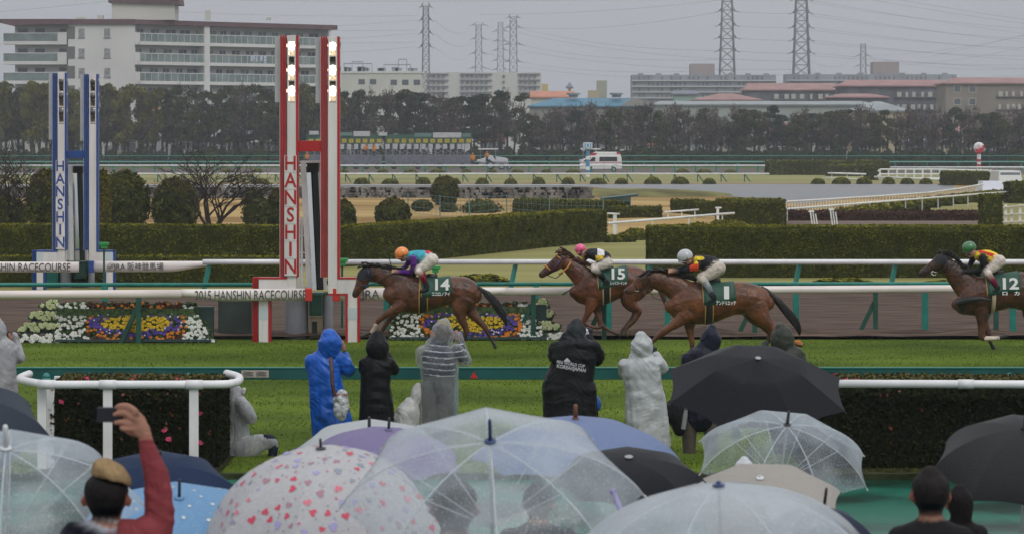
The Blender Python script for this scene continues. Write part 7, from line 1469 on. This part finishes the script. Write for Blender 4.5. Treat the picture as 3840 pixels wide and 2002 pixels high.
# ================================================================ umbrellas
def fabric(name, col, tl=.35, rough=.45, nz=60, amt=.06):
    m = mat(name, col, rough, nz, amt, bump=.35, bscale=140, spec=.11); n = m.node_tree; L = n.links.new; out = n.nodes["Material Output"]; p = n.nodes["Principled BSDF"]
    t = n.nodes.new("ShaderNodeBsdfTranslucent"); t.inputs[0].default_value = tuple(col) + (1,); mx = n.nodes.new("ShaderNodeMixShader"); mx.inputs[0].default_value = tl
    L(p.outputs[0], mx.inputs[1]); L(t.outputs[0], mx.inputs[2]); L(mx.outputs[0], out.inputs['Surface']); return m
rib_w = mat("white_rib", (.60, .62, .64), .4); rib_k = mat("dark_rib", (.03, .03, .035), .4); shaft_m = mat("umbrella_shaft", (.45, .46, .47), .3, metal=.5)
def umbrella(label, px, py, s, Rr, h, tl, side=0, cm=None, fer=(.09, .007), fm=None, ribm=None, n=8, decor=None, rot=0, lens=.75, fold2=False, fr2=None):
    D = F / s; ap = W(px, py, D); ax = Vector((math.sin(R(side)), -math.sin(R(tl)), math.cos(R(tl)))).normalized()
    t = thing("umbrella", label, "umbrella", tuple(ap), "umbrellas of the crowd"); q4 = ax.to_track_quat('Z', 'Y').to_matrix().to_4x4(); M = Matrix.Translation(ap) @ q4 @ Matrix.Rotation(R(rot), 4, 'Z'); ph = 1.22
    def surf(tt, ang):
        u = (ang / (2 * math.pi) * n) % 1; e = 1 - (2 * u - 1) ** 2; ch = math.cos(math.pi / n) / math.cos((u - .5) * 2 * math.pi / n); k = 1 - (1 - ch) * .95; k -= .045 * tt * e
        if fold2: r, z = (Rr * tt, -h * (tt * .42 if tt < .52 else .218 + (tt - .52) * 1.63))
        else: r = Rr * math.sin(tt * ph) / math.sin(ph); z = -h * (1 - math.cos(tt * ph)) / (1 - math.cos(ph))
        return Vector((r * k * math.cos(ang), r * k * math.sin(ang), z + .02 * Rr * tt * tt * e * 1.2))
    mb = MB(); nt, nu = 12, 8
    for p_ in range(n):
        b = len(mb.v)
        for i in range(nt + 1):
            for j in range(nu + 1):
                uu = min(max(j / nu, .0005), .9995); mb.v.append(tuple(M @ surf(i / nt, (p_ + uu) * 2 * math.pi / n)))
        for i in range(nt):
            for j in range(nu): a = b + i * (nu + 1) + j; mb.f.append((a, a + nu + 1, a + nu + 2, a + 1)); mb.m.append(0)
    mats = [cm]; 
    if decor: mats += decor(mb, surf, M)
    mb.build("canopy", mats, t, smooth=True)
    for p_ in range(n):
        a = p_ * 2 * math.pi / n; q = MB(); q.tube([M @ (surf(i / 10, a + .0005) - Vector((0, 0, .006))) for i in range(11)] , .0028 if s > 500 else .0035, 5); q.tube([M @ (surf(1, a + .0005) - Vector((0, 0, .006))), M @ (surf(1, a + .0005) * 1.02 - Vector((0, 0, .012)))], .004, 5); q.tube([M @ (surf(.5, a + .0005) - Vector((0, 0, .01))), M @ Vector((0, 0, -h - .12))], .002, 4); q.build("rib", ribm or rib_k, t, smooth=True)
    q = MB(); q.tube([M @ Vector((0, 0, -.01)), M @ Vector((0, 0, -.78))], .0055, 8); q.build("shaft", shaft_m, t); q = MB(); q.tube([M @ Vector((0, 0, -.70)), M @ Vector((0, 0, -.80))], .012, 10); q.build("handle", fm or rib_k, t, smooth=True)
    q = MB(); q.tube([M @ Vector((0, 0, 0)), M @ Vector((0, 0, fer[0] * .9)), M @ Vector((0, 0, fer[0]))], [fer[1], fer[1] * .9, fer[1] * .6], 12); q.cyl((0, 0, 0), 0, 0) if False else None; q.build("ferrule", fm or rib_k, t, smooth=True)
    q = MB(); q.ell((0, 0, .004), .022, .022, .006, 16, 5, 0, zmin=-.9); q.v = [tuple(M @ Vector(v)) for v in q.v]; q.build("crown_cap", fm or cm, t, smooth=True)
    return t
def hearts(cols, cnt, rmin, rmax, heart=True):
    def f(mb, surf, M):
        rnd = random.Random(3); placed = []; sh_ = []
        for k in range(16):
            a = 2 * math.pi * k / 16
            sh_.append((.062 * 16 * math.sin(a) ** 3, .062 * (13 * math.cos(a) - 5 * math.cos(2 * a) - 2 * math.cos(3 * a) - math.cos(4 * a))) if heart else ((1 if k % 2 else .55) * math.cos(a), (1 if k % 2 else .55) * math.sin(a)))
        tries = 0
        while len(placed) < cnt and tries < cnt * 30:
            tries += 1; tt = math.sqrt(rnd.uniform(.01, .96)); an = rnd.uniform(0, 2 * math.pi); r = rnd.uniform(rmin, rmax) if rnd.random() < .55 else rmin * rnd.uniform(.3, .5); c = surf(tt, an)
            u8 = (an / (2 * math.pi) * 8) % 1
            if any((c - pc).length < (r + pr) * 1.25 for pc, pr in placed): continue
            placed.append((c, r)); e = .01; du = (surf(min(1, tt + e), an) - surf(tt - e, an)).normalized(); dv = (surf(tt, an + .01) - surf(tt, an - .01)).normalized(); nn = dv.cross(du).normalized(); nn = nn if nn.z > 0 else -nn; ro = rnd.uniform(0, 6.28); A = du * math.cos(ro) + dv * math.sin(ro); B = nn.cross(A)
            vs = [M @ (c + nn * .0022)] + [M @ (c + nn * .0022 + A * x * r + B * y * r) for x, y in sh_]; mi = rnd.randint(1, len(cols)); mb.add(vs, [(0, 1 + i, 1 + (i + 1) % 16) for i in range(16)], mi)
        return cols
    return f
clear1 = vinyl("clear_umbrella_film", (.60, .68, .74), .20, .10); clear3 = vinyl("fogged_umbrella_film", (.62, .69, .74), .27, .10); clear2 = vinyl("milky_umbrella_film", (.62, .68, .73), .32, .12)
um = umbrella
um("dark slate umbrella cut by the left edge, behind the clear one", -215, 1478, 700, .56, .24, 20, 0, fabric("slate_fabric", (.045, .06, .085)))
um("clear plastic umbrella at the left edge, green paving showing through", 22, 1682, 1040, .50, .24, 20, 2, clear1, (.095, .011), rib_w, rib_w)
um("navy umbrella between the raised red arm and the hearts umbrella", 600, 1745, 735, .41, .16, 22, 4, fabric("navy_fabric", (.018, .038, .095)))
um("light blue umbrella with tiny white blossoms behind the capped man", 672, 1868, 900, .50, .22, 18, 3, fabric("pale_blue_fabric", (.22, .42, .68), .35), (.09, .007), decor=hearts([mat("blossom_white", (.66, .68, .60), .6)], 190, .009, .012, False))
um("white lace-textured umbrella farthest back beside the lavender one", 1385, 1608, 668, .46, .17, 16, 0, fabric("white_lace", (.60, .64, .66), .4), (.075, .010))
um("lavender umbrella in front of the white lace one", 1457, 1612, 700, .42, .17, 8, 4, fabric("lavender_fabric", (.30, .26, .46), .4), (.07, .008))
um("white umbrella printed with pink, red and violet hearts", 1203, 1683, 930, .50, .36, 10, -2, fabric("heart_print_white", (.66, .66, .68), .4), (.045, .006), rib_k, rib_w, decor=hearts([mat("heart_red", (.55, .05, .10), .6), mat("heart_mauve", (.36, .19, .24), .6), mat("heart_violet", (.33, .30, .55), .6), mat("heart_grey", (.25, .28, .34), .6), mat("heart_pink", (.60, .16, .22), .6)], 430, .013, .020))
um("periwinkle blue umbrella with brown wooden ferrule", 2158, 1570, 700, .56, .22, 6, 0, fabric("periwinkle_fabric", (.25, .32, .54), .4), (.08, .013), mat("wood_ferrule", (.16, .06, .03), .5))
um("small black folding umbrella right of the big clear one", 2358, 1714, 760, .375, .12, 16, 0, fabric("black_fabric", (.008, .010, .014), .03), (.008, .011), steel)
um("largest clear umbrella in the middle, tilted to the viewer, navy ferrule", 1838, 1655, 1050, .55, .25, 27, -1, clear3, (.095, .0075), mat("navy_ferrule", (.02, .045, .13), .4), rib_w, rot=5)
um("clear umbrella low at the right with black ferrule, beads of rain", 2952, 1592, 660, .51, .25, 23, 4, clear1, (.09, .009), rib_k, rib_w, rot=10)
um("cream umbrella with flat top between the clear umbrellas", 2850, 1793, 720, .44, .15, 20, -3, fabric("cream_fabric", (.50, .47, .43), .4), (.02, .006), rib_w, rot=22)
um("big black umbrella held high in front of the rail", 2843, 1343, 540, .655, .25, 23, 2, fabric("big_black_fabric", (.009, .010, .014), .03), (.008, .018), steel, fold2=True, rot=16)
um("dark grey umbrella cut by the right edge", 3842, 1606, 700, .50, .23, 21, -2, fabric("dark_grey_fabric", (.024, .026, .027), .08), rot=8)
um("nearest milky clear umbrella at the bottom, right of the centre", 2695, 1822, 1150, .56, .30, 5, -3, clear2, (.018, .0085), mat("navy_ferrule", (.02, .045, .13), .4), rib_w, rot=9)
q = MB(); a_, b_ = W(2300, 1842, 10.6), W(2348, 1962, 10.45); q.tube([a_, a_.lerp(b_, .5), b_], [.008, .010, .014], 10); q.ell(a_, .012, .012, .012, 12, 8, 0, zmin=-.99); tag(q.build("umbrella_strap", mat("lavender_ferrule", (.26, .24, .42), .4), origin=tuple(a_), smooth=True), "lavender stick-like rolled strap hanging at the big clear umbrella's right rim", "strap")
um("navy umbrella edge showing under the milky umbrella's right rim", 3090, 1905, 900, .24, .13, 8, 6, fabric("deep_navy_fabric", (.016, .022, .05), .1))
# ================================================================ near hedge with flowers and white rails
camel = mat("camellia_leaf", (.006, .010, .003), .6, 26, .6, col2=(.024, .030, .006), spec=.07); camel_t = mat("camellia_leaf_lit_top", (.045, .048, .010), .5, 26, .6, col2=(.12, .10, .02), spec=.12)  # top leaves coloured as lit, side leaves as shaded
pinkp = mat("pink_petals", (.62, .05, .14), .6, 30, .3); rust = mat("rust_leaf", (.20, .05, .02), .6)
def near_hedge(label, xa, xb, ya, yb, h, nfl, seed):
    o = hedge(label, [(xa, ya), (xb, ya)], yb - ya, h, .036, 1500, name='flowering_hedge', m=camel, topm=camel_t, cm=mat("camellia_core", (.008, .010, .004), .9, 12, .4)); mb = MB(); rnd = random.Random(seed)
    fo = MB()
    for i in range(nfl):
        top = rnd.random() < .6; x = rnd.uniform(xa + .1, xb - .1); z = h + .02 if top else rnd.uniform(.3, h); y = rnd.uniform(ya, yb - .2) if top else ya - .03
        for k in range(6):
            a = k * 1.047 + rnd.random() * .4; r = rnd.uniform(.018, .03); c = Vector((x + math.cos(a) * r, y, z + math.sin(a) * r * .7)); fo.add([c + Vector((math.cos(b) * r * .8, -.01 + .01 * math.sin(b * 2), math.sin(b) * r * .7)) for b in [j * 1.047 for j in range(6)]], [tuple(range(6))])
    for i in range(nfl * 3): x = rnd.uniform(xa, xb); z = rnd.uniform(.15, h); fo.leaves([(x, ya - .03, z)], [(0, -1, .2)], .035, 1)
    fo.m = fo.m if len(fo.m) == len(fo.f) else fo.m; f2 = fo.build("blossoms", [pinkp, rust], o); f2['kind'] = 'stuff'; return o
near_hedge("dark flowering hedge with pink blossoms inside the left white rail loop", X(215, 41), X(826, 41), 40.35, 42.0, 1.09, 18, 2)
near_hedge("dark flowering hedge behind the white rail at the right", X(3020, 41), 8.2, 40.3, 42.0, 1.09, 8, 4)
t = thing("white_railing", "rounded white pipe railing looping round the left flowering hedge", "railing", (X(500, 41), 41, 0)); q = MB()
zr = 1.045; base = [W(850, 1414, 41.9), W(893, 1420, 41.3), W(895, 1432, 40.6), W(870, 1442, 40.2), W(820, 1446, 40.05), W(600, 1449, 40.0), W(400, 1449, 40.0), W(200, 1447, 40.0), W(150, 1440, 40.15), W(95, 1428, 40.6), W(76, 1420, 41.1), W(110, 1412, 41.8)]
st = [[p.x, p.y, 1.125] for p in base]; pts = [Vector(p) for p in resample(st, 5)]; q.tube(pts, .053, 14); q.build("pipe", white_p, t, smooth=True)
for px in (205 - 30, 405, 730): q = MB(); x = X(px, 40.0); q.tube([(x - .11, 40.0 if px > 200 else 40.05, 1.125), (x + .11, 40.0, 1.125)], .062, 14); q.build("sleeve", white_p, t, smooth=True)
for px, D in ((404, 40.03), (727, 40.03), (158, 40.2), (187, 40.35), (220, 41.9)): q = MB(); x = X(px, D); q.bar((x, D, 0), (x, D, 1.09), .12, .06); q.build("post", white_far, t, bevel=.01)
t = thing("white_railing", "straight white pipe railing before the right flowering hedge", "railing", (X(3500, 41), 41, 0)); q = MB(); q.tube([(X(3010, 40), 40, 1.14), (8.2, 39.9, 1.13)], .053, 14); q.build("pipe", white_p, t, smooth=True)
q = MB(); x = X(3620, 40); q.tube([(x - .1, 39.95, 1.135), (x + .1, 39.95, 1.135)], .062, 14); q.build("sleeve", white_p, t, smooth=True)
for px in (3060, 3395, 3620, 3900): q = MB(); x = X(px, 40.6); q.bar((x, 40.6, 0), (x, 40.6, 1.0), .1, .06); q.build("post", white_far, t)
t = thing("far_worker", "worker in orange jacket beside the tractor at the gates", "person")
bpy.data.objects.remove(t)
P = Pose(1260, 480, 3.68, F / 424)
def tiny(label, cx, cy, k, col, Dm=0):
    s = F / 424; PP = Pose(0, 0, 1, s); t = thing("person", label, "person", (X(cx, 424), 424, 0), "track staff in orange jackets"); h = k
    fuse("body", [PP.chain([(cx, cy - h * .40, h * .075, None, SK), (cx, cy - h * .46, h * .06, None, col)], 0, SK), PP.chain([(cx, cy - h * .27, h * .085, h * .09), (cx, cy - h * .2, h * .105, h * .09), (cx, cy - h * .02, h * .09, h * .08)], 0, col), PP.chain([(cx - h * .06, cy, h * .06), (cx - h * .07, cy + h * .46, h * .05)], 0, (.05, .05, .08)), PP.chain([(cx + h * .06, cy, h * .06), (cx + h * .07, cy + h * .46, h * .05)], 0, (.05, .05, .08)), PP.chain([(cx - h * .13, cy - h * .3, h * .04), (cx - h * .15, cy, h * .035)], 0, col), PP.chain([(cx + h * .13, cy - h * .3, h * .04), (cx + h * .16, cy - h * .02, h * .035)], 0, col)], body_m, .032, 1, t)
OR = (.62, .22, .03)
tiny("worker in orange jacket standing between the gates and the silver tractor", 1773, 600, 52, OR)
tiny("worker in orange seen among the left starting gate stalls, left one", 1371, 562, 44, OR); tiny("worker in orange seen among the left starting gate stalls, right one", 1403, 565, 44, OR)
tiny("worker in orange visible between the two red posts under the beam", 1151, 595, 46, OR); tiny("driver in orange seated on the silver tractor under its canopy", 1826, 588, 40, OR)
finish_labels()
bpy.data.scenes.remove(TMP)
